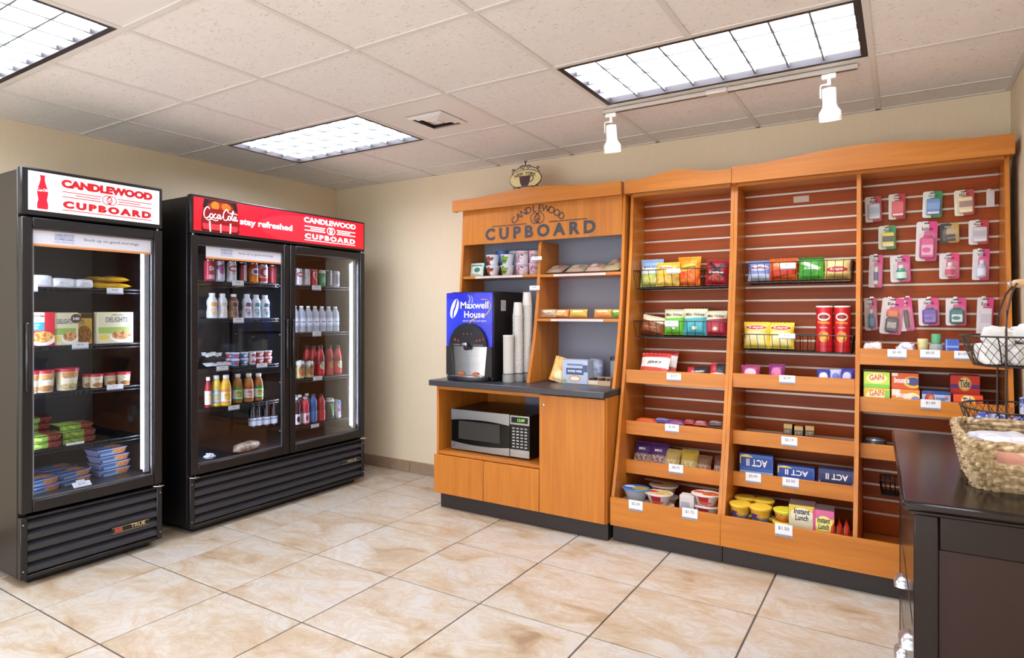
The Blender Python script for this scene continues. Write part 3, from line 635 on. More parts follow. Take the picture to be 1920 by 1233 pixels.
def hshelf(x0, x1, z, strip=True, dy=0.):
    y = fy_h(z) + .008 + dy; s = H_((x0, y, z - .019), (x1, -.063, z), 'shelf', WOODH)
    if strip:
        q = part(MB().box((x0 + (x1 - x0) * .18, y - .0022, z - .017), (x1 - (x1 - x0) * .18, y - .0004, z - .004)), 'shelf_strip', M('#d9dae4', .45, var=0), s, smooth=False)
        write(q, 'Attention guests:  This kit contains everything for one stay', M('#4b5168', .5, var=0), w=(x1 - x0) * .5, h=.006, c=((x0 + x1) / 2, z - .0105), y=y - .0026)
    return z
ZHL = hshelf(HX0 + .0185, HD - .0005, 1.560, True); ZHR = hshelf(HD + .0225, HX1 - .0185, 1.556); ZHM = hshelf(HD + .0225, HX1 - .0185, 1.268)
# lettering on the header
LM = M('#3a2a26', .5, var=0); LM2 = M('#3d3c46', .45, var=0); yh = -.3195; hc = (HX0 + HX1) / 2 - .0
pl = at_y(910, 440, -.319); pr_ = at_y(1117, 430, -.319); cxh = (pl.x + pr_.x) / 2; wch = pr_.x - pl.x
write(hp, 'CUPBOARD', LM2, w=wch, h=.085, c=(cxh, 1.845), y=yh, bold=.045, space=1.55)
m = MB(); cz_ = 1.938; emblem(m, cxh - .002, 1.929, .038, yh, lw=.14)
for k in range(9):
    a = math.radians(200 + k * 18); m.add([(cxh - .016 + .011 * math.cos(a), yh, 1.929 + .013 * math.sin(a)), (cxh - .016 + .029 * math.cos(a - .06), yh, 1.929 + .026 * math.sin(a - .06)), (cxh - .016 + .029 * math.cos(a + .06), yh, 1.929 + .026 * math.sin(a + .06))], [(0, 1, 2)])
flat(m, cxh - .36, cxh - .085, 1.8945, 1.9005, yh); flat(m, cxh + .085, cxh + .36, 1.8945, 1.9005, yh)
part(m, 'emblem', LM, hp, smooth=False)
part(arc_letters('CANDLEWOOD', cxh - .002, 1.714, .280, -.78, .78, .045, y=yh, bold=.012), 'arched_lettering', LM, hp, smooth=False)
m = MB(); ring(m, cxh + wch / 2 + .014, 1.812, .007, .005, yh, 14); letters('R', h=.006, mb=m, c=(cxh + wch / 2 + .014, 1.812), y=yh); part(m, 'registered_mark', M('#b5462f', .5, var=0), hp, smooth=False)

# ================================================================ tall slatwall shelves
PFR = [(-.272, 2.03), (-.30, 1.70), (-.34, 1.40), (-.39, 1.05), (-.43, .86), (-.50, .55), (-.578, .258), (-.578, .12)]
SLZ = [1.977 - .0752 * k for k in range(25)]; YB = -.085
def panel(parent, x0, x1, name='side_panel'):
    part(MB().prism([(-.003, .1003), (-.003, 2.03)] + PFR[:-1] + [(-.578, .1003)], 'x', x0, x1), name, WOOD, parent, ang=20)
def slatwall(parent, x0, x1):
    ed = [2.028] + [z for z in SLZ if z > .2] + [.14]
    for k in range(len(ed) - 1):
        t, b_ = ed[k] - (.0055 if k else 0), ed[k + 1] + (.0055 if k < len(ed) - 2 else 0)
        part(MB().box((x0, YB, b_), (x1, YB + .02, t), bev=.001), 'slat', SLAT, parent)
        if k < len(ed) - 2: part(MB().box((x0, YB + .004, ed[k + 1] - .0054), (x1, YB + .02, ed[k + 1] + .0054)).box((x0, YB - .001, ed[k + 1] - .0054), (x1, YB + .0039, ed[k + 1] - .0038)), 'groove_strip', ALU, parent, smooth=False)
def tray(parent, x0, x1, zt, zb, y=-.405):
    t = part(MB().box((x0, y + .013, zb + .004), (x1, YB - .002, zb + .018), bev=.001), 'tray_board', WOODH, parent)
    part(MB().box((x0, y, zb), (x1, y + .0125, zt), bev=.002), 'tray_front', WOODH, t)
    return zb + .018
uA = thing('tall_shelf', 'narrow maple slatwall shelf standing between coffee hutch and wide shelf', 'shelf unit', (0, 0, 0), group='slatwall shelf units')
uB = thing('tall_shelf', 'wide two-bay maple slatwall shelf reaching to the right-hand wall', 'shelf unit', (0, 0, 0), group='slatwall shelf units')
A0, A1, B0, B1, B2 = 2.874, 3.4855, 3.4865, 4.087, 4.700
panel(uA, A0, A0 + .018); panel(uA, A1 - .018, A1); panel(uB, B0, B0 + .018); panel(uB, B1, B1 + .019, 'divider'); panel(uB, B2 - .018, B2)
AX = (A0 + .0185, A1 - .0185); BX = (B0 + .0185, B1 - .0005); CX = (B1 + .0195, B2 - .0185)
for p, X_ in ((uA, AX), (uB, BX), (uB, CX)): slatwall(p, *X_)
for p, a, c in ((uA, A0, A1), (uB, B0, B2)):
    part(MB().box((a, -.597, .1005), (c, -.5785, .258), bev=.0015), 'front_board', WOODH, p)
    part(MB().box((a + .002, -.556, .001), (c - .0015, -.02, .1)), 'toe_kick', KICK, p, smooth=False)
    part(MB().box((a + .0185, -.29, 2.008), (c - .0185, YB - .002, 2.028), bev=.001), 'top_board', WOODH, p)
for p, X_ in ((uA, AX), (uB, BX), (uB, CX)): part(MB().box((X_[0], -.577, .12), (X_[1], YB - .002, .138), bev=.001), 'bin_floor', WOODH, p)
ZBIN = .138
crown(uA, A0 - .012, A1 - .001, 2.022, 2.10, .03, -.345, -.327, .12, .88)
crown(uB, B0 + .001, B2 + .012, 2.018, 2.108, .034, -.347, -.327, .06, .94)
ZA = [tray(uA, *AX, t, b_) for t, b_ in ((.97, .891), (.668, .588), (.438, .357))]
ZB_ = [tray(uB, *BX, t, b_) for t, b_ in ((.979, .903), (.672, .597), (.450, .372))]
ZC = [tray(uB, *CX, t, b_) for t, b_ in ((1.131, 1.052), (.895, .822), (.668, .595))]
# small empty card holder on the slats
part(MB().box((3.765, YB - .004, 1.922), (3.845, YB - .001, 1.958), bev=.001), 'blank_card', M('#cbb8ac', .5), uB)

# ================================================================ dark dresser on the right
DT = .86; th = math.atan2(.035, 1.035)
ds = thing('dresser', 'espresso brown dresser with silver cup pulls at the right picture edge', 'dresser', (4.284, -2.150, 0), (0, 0, th))
Dp = lambda a, c, n, m=ESPRESSO, bev=.003, par=None: part(MB().box(a, c, bev=bev), n, m, par or ds)
LW, LD = 1.03, .412
m = MB().box((0, 0, DT - .022), (LD, LW, DT), bev=.006).box((.012, .012, DT - .034), (LD - .004, LW - .012, DT - .0222), bev=.004); part(m, 'top', ESPRESSO, ds)
for x in (.024, LD - .06):
    for y in (.024, LW - .074): Dp((x, y, .001), (x + .05, y + .05, DT - .0345), 'leg')
Dp((.0745, .028, DT - .115), (LD - .0605, .046, DT - .0345), 'apron'); Dp((.0745, LW - .046, DT - .115), (LD - .0605, LW - .028, DT - .0345), 'apron')
PANR = M('#2a1716', .22, spec=.4)
Dp((.0745, .034, .20), (LD - .0605, .044, DT - .1155), 'end_panel', PANR, .001); Dp((.0745, LW - .044, .20), (LD - .0605, LW - .034, DT - .1155), 'end_panel', PANR, .001)
Dp((.0745, .028, .12), (LD - .0605, .046, .1995), 'bottom_rail'); Dp((.0745, LW - .046, .12), (LD - .0605, LW - .028, .1995), 'bottom_rail')
Dp((.06, .0755, .03), (LD - .005, LW - .0755, .045), 'bottom_board')
Dp((LD - .012, .0755, .15), (LD - .004, LW - .0755, DT - .036), 'back_board')
for i, (z0, z1) in enumerate(((.53, .815), (.29, .515), (.05, .275))):
    for k in range(2):
        y0 = .078 + k * ((LW - .156) / 2) + .002; y1 = .078 + (k + 1) * ((LW - .156) / 2) - .002
        dr = Dp((.026, y0, z0), (.044, y1, z1), 'drawer'); Dp((.0445, y0 + .01, z0 + .01), (LD - .03, y1 - .01, z1 - .03), 'drawer_box', ESPRESSO, .001, dr)
        if i == 0: continue
        yc = (y0 + y1) / 2; zc = (z0 + z1) / 2; cup = MB(); N = 12
        vs = []; fs = []
        for a in range(N + 1):
            t = math.pi * a / N
            for q in range(7):
                p = math.pi / 2 * q / 6; vs.append((.0258 - .026 * math.sin(p) , yc - .046 * math.cos(t) * math.cos(p * .55), zc - .012 + .034 * math.sin(t) * (math.cos(p) * .75 + .25)))
        for a in range(N):
            for q in range(6): fs.append((a * 7 + q, a * 7 + q + 1, (a + 1) * 7 + q + 1, (a + 1) * 7 + q))
        cup.add(vs, fs); part(cup, 'cup_pull', M('#cfd0d4', .25, .9, var=0), dr)
# ================================================================ goods: builders (local: base centre at origin, front -y)
R90 = math.pi / 2
def fx(u0, u1, vt, xp, zb):
    """goods in a cooler: front face on plane x=xp -> centre y, width, height"""
    a, c = at_x(u0, 0, xp).y, at_x(u1, 0, xp).y; return (a + c) / 2, c - a, at_x((u0 + u1) / 2, vt, xp).z - zb
def fyy(u0, u1, vt, yp, zb):
    a, c = at_y(u0, 0, yp).x, at_y(u1, 0, yp).x; return (a + c) / 2, c - a, at_y((u0 + u1) / 2, vt, yp).z - zb
_MESH = {}
def cm(key, fn):
    if key not in _MESH: _MESH[key] = fn()
    return _MESH[key]
def cyl_fn(r, off=.0006): return lambda x, z: (r * math.sin(x / r), -(r + off) * math.cos(x / r), z)
def can(name, label, loc, rot, r, h, pr, group, txt=(), lidm=None, cat='can'):
    t = thing(name, label, cat, loc, (0, 0, rot), group); q = (round(r, 4), round(h, 3))
    P = [(r * .72, 0), (r * .80, .002), (r, h * .07), (r, h * .88), (r * .86, h * .965), (r * .86, h * .975)]
    link('body', cm(('can', q, pr.name), lambda: MB().lathe(P, 18, cap1=False).mesh('can_body', pr)), t)
    link('lid', cm(('canlid', q), lambda: MB().lathe([(r * .86, h * .97), (r * .88, h), (r * .82, h), (r * .80, h * .975), (0.0001, h * .975)], 18, cap0=False, cap1=False).mesh('can_lid', lidm or CHROME)), t)
    for s, m, w, hh, cz in txt: link('lettering', cm(('ct', s, q, m.name, w, cz), lambda: letters(s, w=w * r * 2, h=hh * h, c=(0, cz * h), fn=cyl_fn(r), bold=.02).mesh('ct', m, False)), t)
    return t
BPROF = {
 'soda': [(.80, 0), (.98, .02), (1, .06), (1, .60), (.95, .68), (.70, .80), (.42, .90), (.40, .93)],
 'water': [(.80, 0), (.98, .02), (1, .08), (.94, .12), (1, .16), (.94, .20), (1, .24), (1, .56), (.95, .60), (1, .64), (.92, .76), (.55, .88), (.40, .92), (.40, .945)],
 'milk': [(.82, 0), (1, .03), (1, .25), (.90, .38), (.88, .46), (.98, .58), (.98, .68), (.80, .79), (.56, .86), (.52, .90)],
 'juice': [(.85, 0), (1, .03), (1, .58), (.96, .64), (.80, .76), (.56, .86), (.50, .90)],
 'sport': [(.84, 0), (1, .03), (1, .42), (.88, .50), (.88, .56), (1, .64), (.96, .74), (.70, .84), (.46, .90), (.44, .93)]}
def bottle(name, label, loc, rot, r, h, kind, bodym, pr, capm, group, lab=(.12, .56), txt=(), cat='bottle'):
    t = thing(name, label, cat, loc, (0, 0, rot), group); q = (round(r, 4), round(h, 3)); pf = [(a * r, b_ * h) for a, b_ in BPROF[kind]]
    link('body', cm(('bot', kind, q, bodym.name), lambda: MB().lathe(pf, 18).mesh('bottle_body', bodym)), t)
    cr = pf[-1][0] + .0015; z0 = pf[-1][1] - .002
    link('cap', cm(('cap', kind, q, capm.name), lambda: MB().lathe([(cr, z0), (cr * 1.04, z0 + .002), (cr * 1.02, h - .002), (cr * .9, h)], 14).mesh('cap', capm)), t)
    if pr:
        def f():
            a, b_ = lab[0] * h, lab[1] * h; rr = [p for p in pf if a < p[1] < b_]
            def rad(z):
                for (r0, z0_), (r1, z1_) in zip(pf, pf[1:]):
                    if z0_ <= z <= z1_: return r0 + (r1 - r0) * (z - z0_) / max(1e-6, z1_ - z0_)
                return r
            zs = sorted(set([a, b_] + [p[1] for p in rr])); return MB().lathe([(rad(z) + .0007, z) for z in zs], 18, cap0=False, cap1=False).mesh('label_band', pr)
        lo = link('label_band', cm(('lab', kind, q, pr.name, lab), f), t)
        for s, m, w, hh, cz in txt: link('lettering', cm(('bt', s, q, m.name, w, cz), lambda: letters(s, w=w * r * 2, h=hh * h, c=(0, cz * h), fn=cyl_fn(r, .0014), bold=.02).mesh('bt', m, False)), lo)
    return t
def tub(name, label, loc, rot, r, h, pr, lidm, group, taper=.8, lidh=.12, over=1.06, txt=(), cat='tub', sy=1., lidpr=None, n=20):
    t = thing(name, label, cat, loc, (0, 0, rot), group); q = (round(r, 4), round(h, 3), taper, sy); b_ = r * taper; zl = h * (1 - lidh)
    link('cup', cm(('tub', q, pr.name), lambda: MB().lathe([(b_ * .96, 0), (b_, .002), (r, zl)], n, sy=sy).mesh('cup', pr)), t)
    lr = r * over
    def lf():
        m = MB(); m.lathe([(lr, zl - h * .02), (lr, h - .0015), (lr - .002, h)], n, sy=sy, cap1=False); N = n
        vs = [((lr - .002) * math.cos(2 * math.pi * i / N + R90), (lr - .002) * math.sin(2 * math.pi * i / N + R90) * sy, h) for i in range(N)]
        m.add(vs, [tuple(range(N))], 1, uvs=[(.5 + v[0] / lr / 2, .5 + v[1] / lr / 2 / sy) for v in vs]); return m.mesh('lid', [lidm, lidpr or lidm])
    link('lid', cm(('tlid', q, lidm.name, lidpr and lidpr.name, lidh, over), lf), t)
    for s, m, w, hh, cz in txt:
        k = lambda x, z: (lambda rr: (rr * math.sin(x / rr), -(rr + .0008) * math.cos(x / rr) * sy, z))(b_ + (r - b_) * z / zl)
        link('lettering', cm(('tt', s, q, m.name, w, cz), lambda: letters(s, w=w * r * 2, h=hh * h, c=(0, cz * h), fn=k, bold=.02).mesh('tt', m, False)), t)
    return t
def carton(name, label, loc, rot, w, d, h, pr, side, group, txt=(), tilt=0., cat='box', flap=True):
    t = thing(name, label, cat, loc, (tilt, 0, rot), group)
    part(MB().box((-w / 2, -d / 2, 0), (w / 2, d / 2, h), bev=.0012, front=1), 'box', [side, pr], t)
    if flap: part(MB().box((-w / 2 + .004, -d / 2 + .003, h), (w / 2 - .004, d / 2 - .003, h + .0008)), 'end_flap', side, t, smooth=False)
    for s, m, ww, hh, cx, cz, *o in txt: write(t, s, m, w=ww * w, h=hh * h, c=(cx * w, cz * h), y=-d / 2 - .0007, bold=.025, rot=(o[0] if o else 0), shear=(o[1] if len(o) > 1 else 0))
    return t
def bag_f(w, h, d, seed=0, e=.55):
    def f(x, z):
        u = min(1, abs(2 * x / w)); v_ = min(1, abs(2 * (z - h / 2) / h)); k = max(0, 1 - u ** 2.6) ** e * max(0, 1 - v_ ** 3.4) ** .6
        return d / 2 * k * (1 + .16 * noise.noise(Vector((x * 38 + seed, z * 38, seed * 1.7))) + .1 * noise.noise(Vector((x * 90, z * 70 + seed, 3.1))))
    return f
def bag(name, label, loc, rot, w, h, d, pr, group, txt=(), seed=0, seal=None, nu=12, nv=14, cat='bag', fin=.06):
    t = thing(name, label, cat, loc, rot, group); f = bag_f(w, h, d, seed); m = MB(); vs = []; uvs = []; fs = []
    for side in (-1, 1):
        for j in range(nv + 1):
            for i in range(nu + 1):
                u, v_ = i / nu, j / nv; pin = 1 - .05 * math.sin(math.pi * v_); x = (u - .5) * w * pin; z = v_ * h
                vs.append((x, side * (f((u - .5) * w, z) + .0006), z)); uvs.append((u if side < 0 else 1 - u, v_))
    K = (nu + 1) * (nv + 1)
    for s in (0, 1):
        for j in range(nv):
            for i in range(nu):
                a = s * K + j * (nu + 1) + i; q = (a, a + 1, a + nu + 2, a + nu + 1); fs.append(q if s == 0 else q[::-1])
    m.add(vs, fs, 0, uvs); part(m, 'pouch', pr, t, ang=70)
    sm = seal or pr
    for z0, z1 in ((h - .001, h + h * fin), (-h * fin * .6, .001)):
        q = MB(); n = 14; a = []; fl = []
        for i in range(n + 1):
            x = (i / n - .5) * w * .985; yy = .0011 * (1 if i % 2 else -1); a += [(x, yy, z0), (x, yy * 1.3, z1 - (.0018 if i % 2 else 0))]
        for i in range(n): fl.append((2 * i, 2 * i + 2, 2 * i + 3, 2 * i + 1))
        q.add(a, fl, 0, [((i // 2) / n, .97 if i % 2 else .95) if z0 > .01 else ((i // 2) / n, .02) for i in range(2 * n + 2)]); part(q, 'seal', sm, t, smooth=False)
    for s, mt, ww, hh, cx, cz, *o in txt:
        fn = lambda x, z: (x, -(f(x, z) + .0022), z)
        part(letters(s, w=ww * w, h=hh * h, c=(cx * w, cz * h), fn=fn, bold=.02, shear=(o[0] if o else 0), rot=(o[1] if len(o) > 1 else 0)), 'lettering', mt, t, smooth=False)
    return t
def blob(w, d, h, seed=0, e1=.45, e2=.35, n=16, k=8, rough=.08, mi=0):
    m = MB(); vs = []; fs = []; uvs = []; sg = lambda v, p: math.copysign(abs(v) ** p, v)
    for j in range(k + 1):
        ph = -R90 + math.pi * j / k
        for i in range(n + 1):
            a = 2 * math.pi * i / n + R90; x = sg(math.cos(ph), e1) * sg(math.cos(a), e2); y = sg(math.cos(ph), e1) * sg(math.sin(a), e2); z = sg(math.sin(ph), e1)
            s = 1 + rough * noise.noise(Vector((x * 2.5 + seed * 3.1, y * 2.5, z * 2.5 + seed)))
            if i == n: s = 1 + rough * noise.noise(Vector((vs[-n][0] * 2 / w * 2.5 + seed * 3.1, 0, 0))) if False else s
            vs.append((x * w / 2 * s, y * d / 2 * s, h / 2 + z * h / 2 * (s if z > 0 else 1))); uvs.append((i / n, j / k))
    for j in range(k):
        for i in range(n): a = j * (n + 1) + i; fs.append((a, a + 1, a + n + 2, a + n + 1))
    return m.add(vs, fs, mi, uvs)
def frozen(name, label, loc, rot, w, d, h, traym, pr, group, rx=0., cat='meal tray'):
    """shallow tray with a printed film or sleeve on top; its long side faces the front"""
    t = thing(name, label, cat, loc, (rx, 0, rot), group); k = .82
    m = MB(); vs = []
    for s, z in ((k, 0), (.97, h * .86), (1, h * .86), (1, h * .93)): vs += [(-w / 2 * s, -d / 2 * s, z), (w / 2 * s, -d / 2 * s, z), (w / 2 * s, d / 2 * s, z), (-w / 2 * s, d / 2 * s, z)]
    fs = [(3, 2, 1, 0)] + [(4 * r_ + i, 4 * r_ + (i + 1) % 4, 4 * r_ + 4 + (i + 1) % 4, 4 * r_ + 4 + i) for r_ in range(3) for i in range(4)]
    m.add(vs, fs); link('tray', cm(('fr', w, d, h, traym.name), lambda: m.mesh('tray', traym)), t)
    def sl():
        q = MB(); a, c = w / 2, d / 2; q.add([(-a, -c, h * .935), (a, -c, h * .935), (a, c, h * .935), (-a, c, h * .935), (-a * .94, -c * .9, h), (a * .94, -c * .9, h), (a * .94, c * .9, h), (-a * .94, c * .9, h)],
              [(4, 5, 6, 7), (0, 1, 5, 4), (1, 2, 6, 5), (2, 3, 7, 6), (3, 0, 4, 7)], 0, [(0, 0), (1, 0), (1, 1), (0, 1), (.03, .05), (.97, .05), (.97, .95), (.03, .95)]); return q.mesh('film', pr, False)
    link('film', cm(('frs', w, d, h, pr.name), sl), t)
    def band():
        q = MB(); y = -d / 2 * .93 - .001; q.add([(-w * .46, -d / 2 * .84 - .0012, h * .06), (w * .46, -d / 2 * .84 - .0012, h * .06), (w * .49, -d / 2 * .985 - .0012, h * .82), (-w * .49, -d / 2 * .985 - .0012, h * .82)], [(0, 1, 2, 3)], 0, [(0, .3), (1, .3), (1, .62), (0, .62)]); return q.mesh('side_print', pr, False)
    link('side_print', cm(('frb', w, d, h, pr.name), band), t)
    return t
def price_tag(u0, u1, v0, v1, plane, val, text, where, off=.0):
    """label holder clipped to a shelf edge"""
    if plane == 'x': p0, p1 = at_x(u0, v1, val), at_x(u1, v0, val); w = p1.y - p0.y; c = (val + off, (p0.y + p1.y) / 2, p0.z); rot = R90
    else: p0, p1 = at_y(u0, v1, val), at_y(u1, v0, val); w = p1.x - p0.x; c = ((p0.x + p1.x) / 2, val - off, p0.z); rot = 0
    h = p1.z - p0.z
    t = thing('price_tag', 'white price tag reading %s %s' % (text, where), 'price tag', c, (0, 0, rot), 'shelf price tags')
    part(MB().box((-w / 2, -.0012, h * .18), (w / 2, .0, h), bev=.0004), 'card', TAGW, t)
    part(MB().box((-w / 2, -.0028, 0), (w / 2, .0, h * .17), bev=.0005), 'holder', M('#9aa0b4', .35), t)
    write(t, text, GREYINK, h=h * .30, c=(0, h * .66), y=-.0016, bold=.01)
    q = MB(); letters('thank you for stopping', w=w * .82, h=h * .11, mb=q, c=(0, h * .085), y=-.0031, bold=.01); part(q, 'small_print', TAGB, t, smooth=False)
    return t
def wire_basket(label, x0, x1, y0, y1, z0, z1, nx, ny, group, name='wire_basket', lean=.02):
    t = thing(name, label, 'basket', ((x0 + x1) / 2, (y0 + y1) / 2, z0), group=group); hx, hy, h = (x1 - x0) / 2, (y1 - y0) / 2, z1 - z0; r = .0021
    f = MB(); f.tube([(-hx, -hy, h), (hx, -hy, h), (hx, hy, h), (-hx, hy, h)], r * 1.3, 6, closed=True); part(f, 'rim', WIRE, t)
    b_ = hx - lean * .5; c = hy; m = MB(); m.tube([(-b_, -hy + lean, r), (b_, -hy + lean, r), (b_, hy, r), (-b_, hy, r)], r * 1.2, 6, closed=True); part(m, 'base_frame', WIRE, t)
    m = MB()
    for i in range(nx + 1):
        x = -1 + 2 * i / nx; m.tube([(x * hx, -hy, h), (x * b_, -hy + lean, r), (x * b_, hy, r), (x * hx, hy, h)], r * .75, 5)
    for j in range(1, ny): y = -hy + 2 * hy * j / ny; m.tube([(-hx, y, h), (-b_, y + lean * .4, r * 2.2), (b_, y + lean * .4, r * 2.2), (hx, y, h)], r * .75, 5)
    part(m, 'wires', WIRE, t)
    m = MB(); m.box((-b_, -hy + lean, r * 2.6), (b_, hy - .003, r * 2.6 + .002)); part(m, 'liner', M('#1c1719', .55), t, smooth=False)
    k = MB()
    for x in (-.6, .6): part(MB().box((x * hx - .008, hy - .001, h - .02), (x * hx + .008, hy + .003, h + .012)), 'hanger', WIRE, t, smooth=False)
    return t
def blister(name, label, u0, u1, v0, v1, yp, cardc, card2, prod, group, txt=(), cat='blister pack', slant=0.):
    """carded pack hanging from a peg hook"""
    p0, p1 = at_y(u0, v1, yp), at_y(u1, v0, yp); w, h = p1.x - p0.x, p1.z - p0.z
    t = thing(name, label, cat, ((p0.x + p1.x) / 2, yp, p0.z), (0, slant, 0), group)
    n = 5; rr = min(w, h) * .12; poly = []
    for cx, cz, a0 in ((w / 2 - rr, rr, -90), (w / 2 - rr, h - rr, 0), (-w / 2 + rr, h - rr, 90), (-w / 2 + rr, rr, 180)):
        for i in range(n): a = math.radians(a0 + 90 * i / (n - 1)); poly.append((cx + rr * math.cos(a), cz + rr * math.sin(a)))
    m = MB(); vs = [(p[0], 0, p[1]) for p in poly] + [(p[0], .0012, p[1]) for p in poly]; N = len(poly)
    m.add(vs, [tuple(range(N)), tuple(range(N, 2 * N))[::-1]] + [(i, (i + 1) % N, N + (i + 1) % N, N + i) for i in range(N)], 0, [((v[0] + w / 2) / w, v[2] / h) for v in vs])
    part(m, 'card', PR('card' + cardc + card2, cardc, [('e', .95, .45, .62, .72, 0, card2), ('r', .30, .86, .3, .10, 0, cardc)], rough=.3), t, smooth=False)
    part(MB().box((-.012, -.0006, h - .012), (.012, -.0001, h - .007)), 'hang_slot', M('#3b2722', .6, var=0), t, smooth=False)
    kind, col, col2 = prod
    cx = .04 * w
    if kind == 'box': part(MB().box((cx - w * .33, -.018, h * .10), (cx + w * .36, -.0003, h * .70), bev=.002, front=1), 'product', [M(col, .4), PR('bp' + col + col2 + name[:4], col, [('r', .5, .55, .5, .2, 0, col2), ('r', .5, .12, .42, .05, 0, '#e9e4e0')])], t)
    elif kind == 'bottle':
        q = MB().lathe([(w * .16, h * .08), (w * .26, h * .11), (w * .28, h * .2), (w * .26, h * .42), (w * .13, h * .52)], 14, sy=.6, c=(cx, -.014, 0)); part(q, 'product', PR('bb' + col + col2, col, [('r', .5, .4, .22, .26, 0, col2)], rough=.25), t)
        part(MB().lathe([(w * .12, h * .515), (w * .13, h * .52), (w * .12, h * .64)], 12, sy=.6, c=(cx, -.014, 0)), 'product_cap', M('#e6e6ea', .3), t)
    elif kind == 'tube':
        m = MB().lathe([(w * .13, h * .10), (w * .15, h * .12), (w * .15, h * .60), (w * .12, h * .63)], 12, sy=.7, c=(cx, -.016, 0)); part(m, 'product', PR('bt' + col + col2, col, [('r', .5, .45, .3, .25, 0, col2)], rough=.25), t)
    elif kind == 'stick':
        m = MB().box((cx - w * .30, -.022, h * .06), (cx + w * .30, -.0003, h * .46), bev=.008, front=1); part(m, 'product', [M(col2, .3), PR('bs' + col + col2, col2, [('r', .5, .5, .35, .2, 0, '#d8d4d0', col2, 30.)])], t)
        part(MB().box((cx - w * .29, -.021, h * .462), (cx + w * .29, -.0003, h * .69), bev=.008), 'product_cap', M(col, .3), t)
    elif kind == 'tab':
        part(MB().box((cx - w * .36, -.02, h * .06), (cx + w * .36, -.0003, h * .60), bev=.010, front=1), 'product', [M(col, .3), PR('btb' + col + col2, col, [('r', .5, .40, .44, .24, 0, col2), ('e', .45, .4, .28, .12, 0, col)])], t)
        part(MB().box((cx - w * .22, -.018, h * .602), (cx + w * .22, -.0003, h * .66), bev=.006), 'product_cap', M(col, .3), t)
    elif kind == 'cells':
        for z in (.16, .36): part(MB().lathe([(.0065, -w * .3), (.007, -w * .29), (.007, w * .26), (.003, w * .3)], 12, mis=[0, 1, 1]), 'battery', [M(col2, .3, .4), M(col, .3, .4)], t, loc=(0, -.008, h * z), rot=(0, R90, 0))
    dome = MB().box((cx - w * .40, -.024, h * .04), (cx + w * .41, -.0002, h * .72), bev=.010); part(dome, 'blister_shell', clear_mat('blister_clear', '#ffffff', .10), t)
    for s, mt, ww, hh, x_, cz in txt: write(t, s, mt, w=ww * w, h=hh * h, c=(x_ * w, cz * h), y=-.0008 if cz > .72 else -.0248, bold=.02)
    return t, (p0.x + p1.x) / 2, p1.z
# ================================================================ goods in the single-door cooler
XP = .652
def Cx(p, d): return p - d / 2
z = C1Z[0] + .003; G = 'wrapped sandwiches in the single-door cooler'
WRAP = crinkle('#e4e6ee', '#f2f3f8', .4)
for i, (u0, u1, vt, lb) in enumerate(((41, 60, 516, 'white paper-wrapped sandwich half hidden at the left door edge'), (62, 99, 515, 'white paper-wrapped sandwich second from the left on the top shelf'), (101, 141, 521, 'white paper-wrapped sandwich third from the left on the top shelf'), (143, 176, 523, 'white paper-wrapped sandwich next to the yellow snack bags'))):
    c, w, h = fx(u0, u1, vt, XP, z); t = thing('wrapped_sandwich', lb, 'sandwich', (Cx(XP, .11), c, z), (0, 0, R90 + .08 * (i % 2)), G)
    part(blob(w * 1.0, .11, h, i, .35, .3), 'wrapper', WRAP, t); part(MB().box((-w * .22, -.056, h * .35), (w * .18, -.0545, h * .62)), 'sticker', M('#cfd3e0', .5), t, smooth=False)
YB_ = PR('cornbag', '#d9a52b', [('r', .5, .5, .5, .32, 0, '#e8b93a', '#8a5a1c', 14.), ('r', .5, .9, .5, .07, 0, '#6b3a1e')], rough=.3, bump=.3)
for i, (u, dz, dp, ry, lb) in enumerate(((198, .001, .0, .05, 'yellow snack bag at the bottom left of the pile in the cooler'), (228, .001, .0, -.05, 'yellow snack bag at the bottom right of the pile in the cooler'), (206, .032, .06, .08, 'yellow snack bag on top left of the pile in the cooler'), (224, .036, .03, -.09, 'yellow snack bag on top of the pile, nearest the lamp'))):
    y = at_x(u, 0, XP - dp).y; bag('snack_bag', lb, (XP - dp - .01, y, z + dz + .014), (-R90 + .1, ry * .5, R90 + ry), .115, .15, .030, YB_, 'yellow snack bags in the cooler', seed=i)
bag('snack_bag', 'dark brown snack bag behind the white wrapped sandwiches', (XP - .13, at_x(150, 0, .5).y, z + .016), (-R90 + .05, 0, R90), .15, .12, .03, PR('brownbag', '#4a2a1c', [('e', .5, .5, .3, .3, 0, '#7a4a2a')], bump=.3), None, seed=9)
z = C1Z[1] + .003; G = 'breakfast bowl cartons in the cooler'; CRM = M('#d9cfae', .5)
def fbox(lb, u0, u1, vt, d, pr, side, txt, dx=0., rz=0.):
    c, w, h = fx(u0, u1, vt, XP - dx, z); carton('frozen_meal_box', lb, (Cx(XP - dx, d), c, z), R90 + rz, w, d, h, pr, side, G, txt)
BLK = M('#2c2a2e', .6, var=0); WTX = M('#f2f2f2', .5, var=0)
bowl = [('e', .62, .20, .40, .20, 0, '#e9e6e0'), ('e', .62, .27, .34, .17, 0, '#e6c46a', '#b5522c', 16.)]
fbox('red and teal breakfast bowl carton at the left end of its shelf', 41, 103, 585, .05, PR('jd', '#c0263a', [('r', .5, .84, .5, .16, 0, '#e4dcc4'), ('r', .34, .58, .34, .12, 0, '#3f97ac'), ('r', .84, .74, .16, .26, 0, '#cf2b3c')] + bowl, rough=.35), M('#b02435', .45), [('Jimmy Dean', BLK, .42, .09, -.02, .88, 0, .15), ('Bacon & Sausage', WTX, .42, .05, -.18, .62), ('Breakfast Bowl', WTX, .36, .05, -.2, .54)])
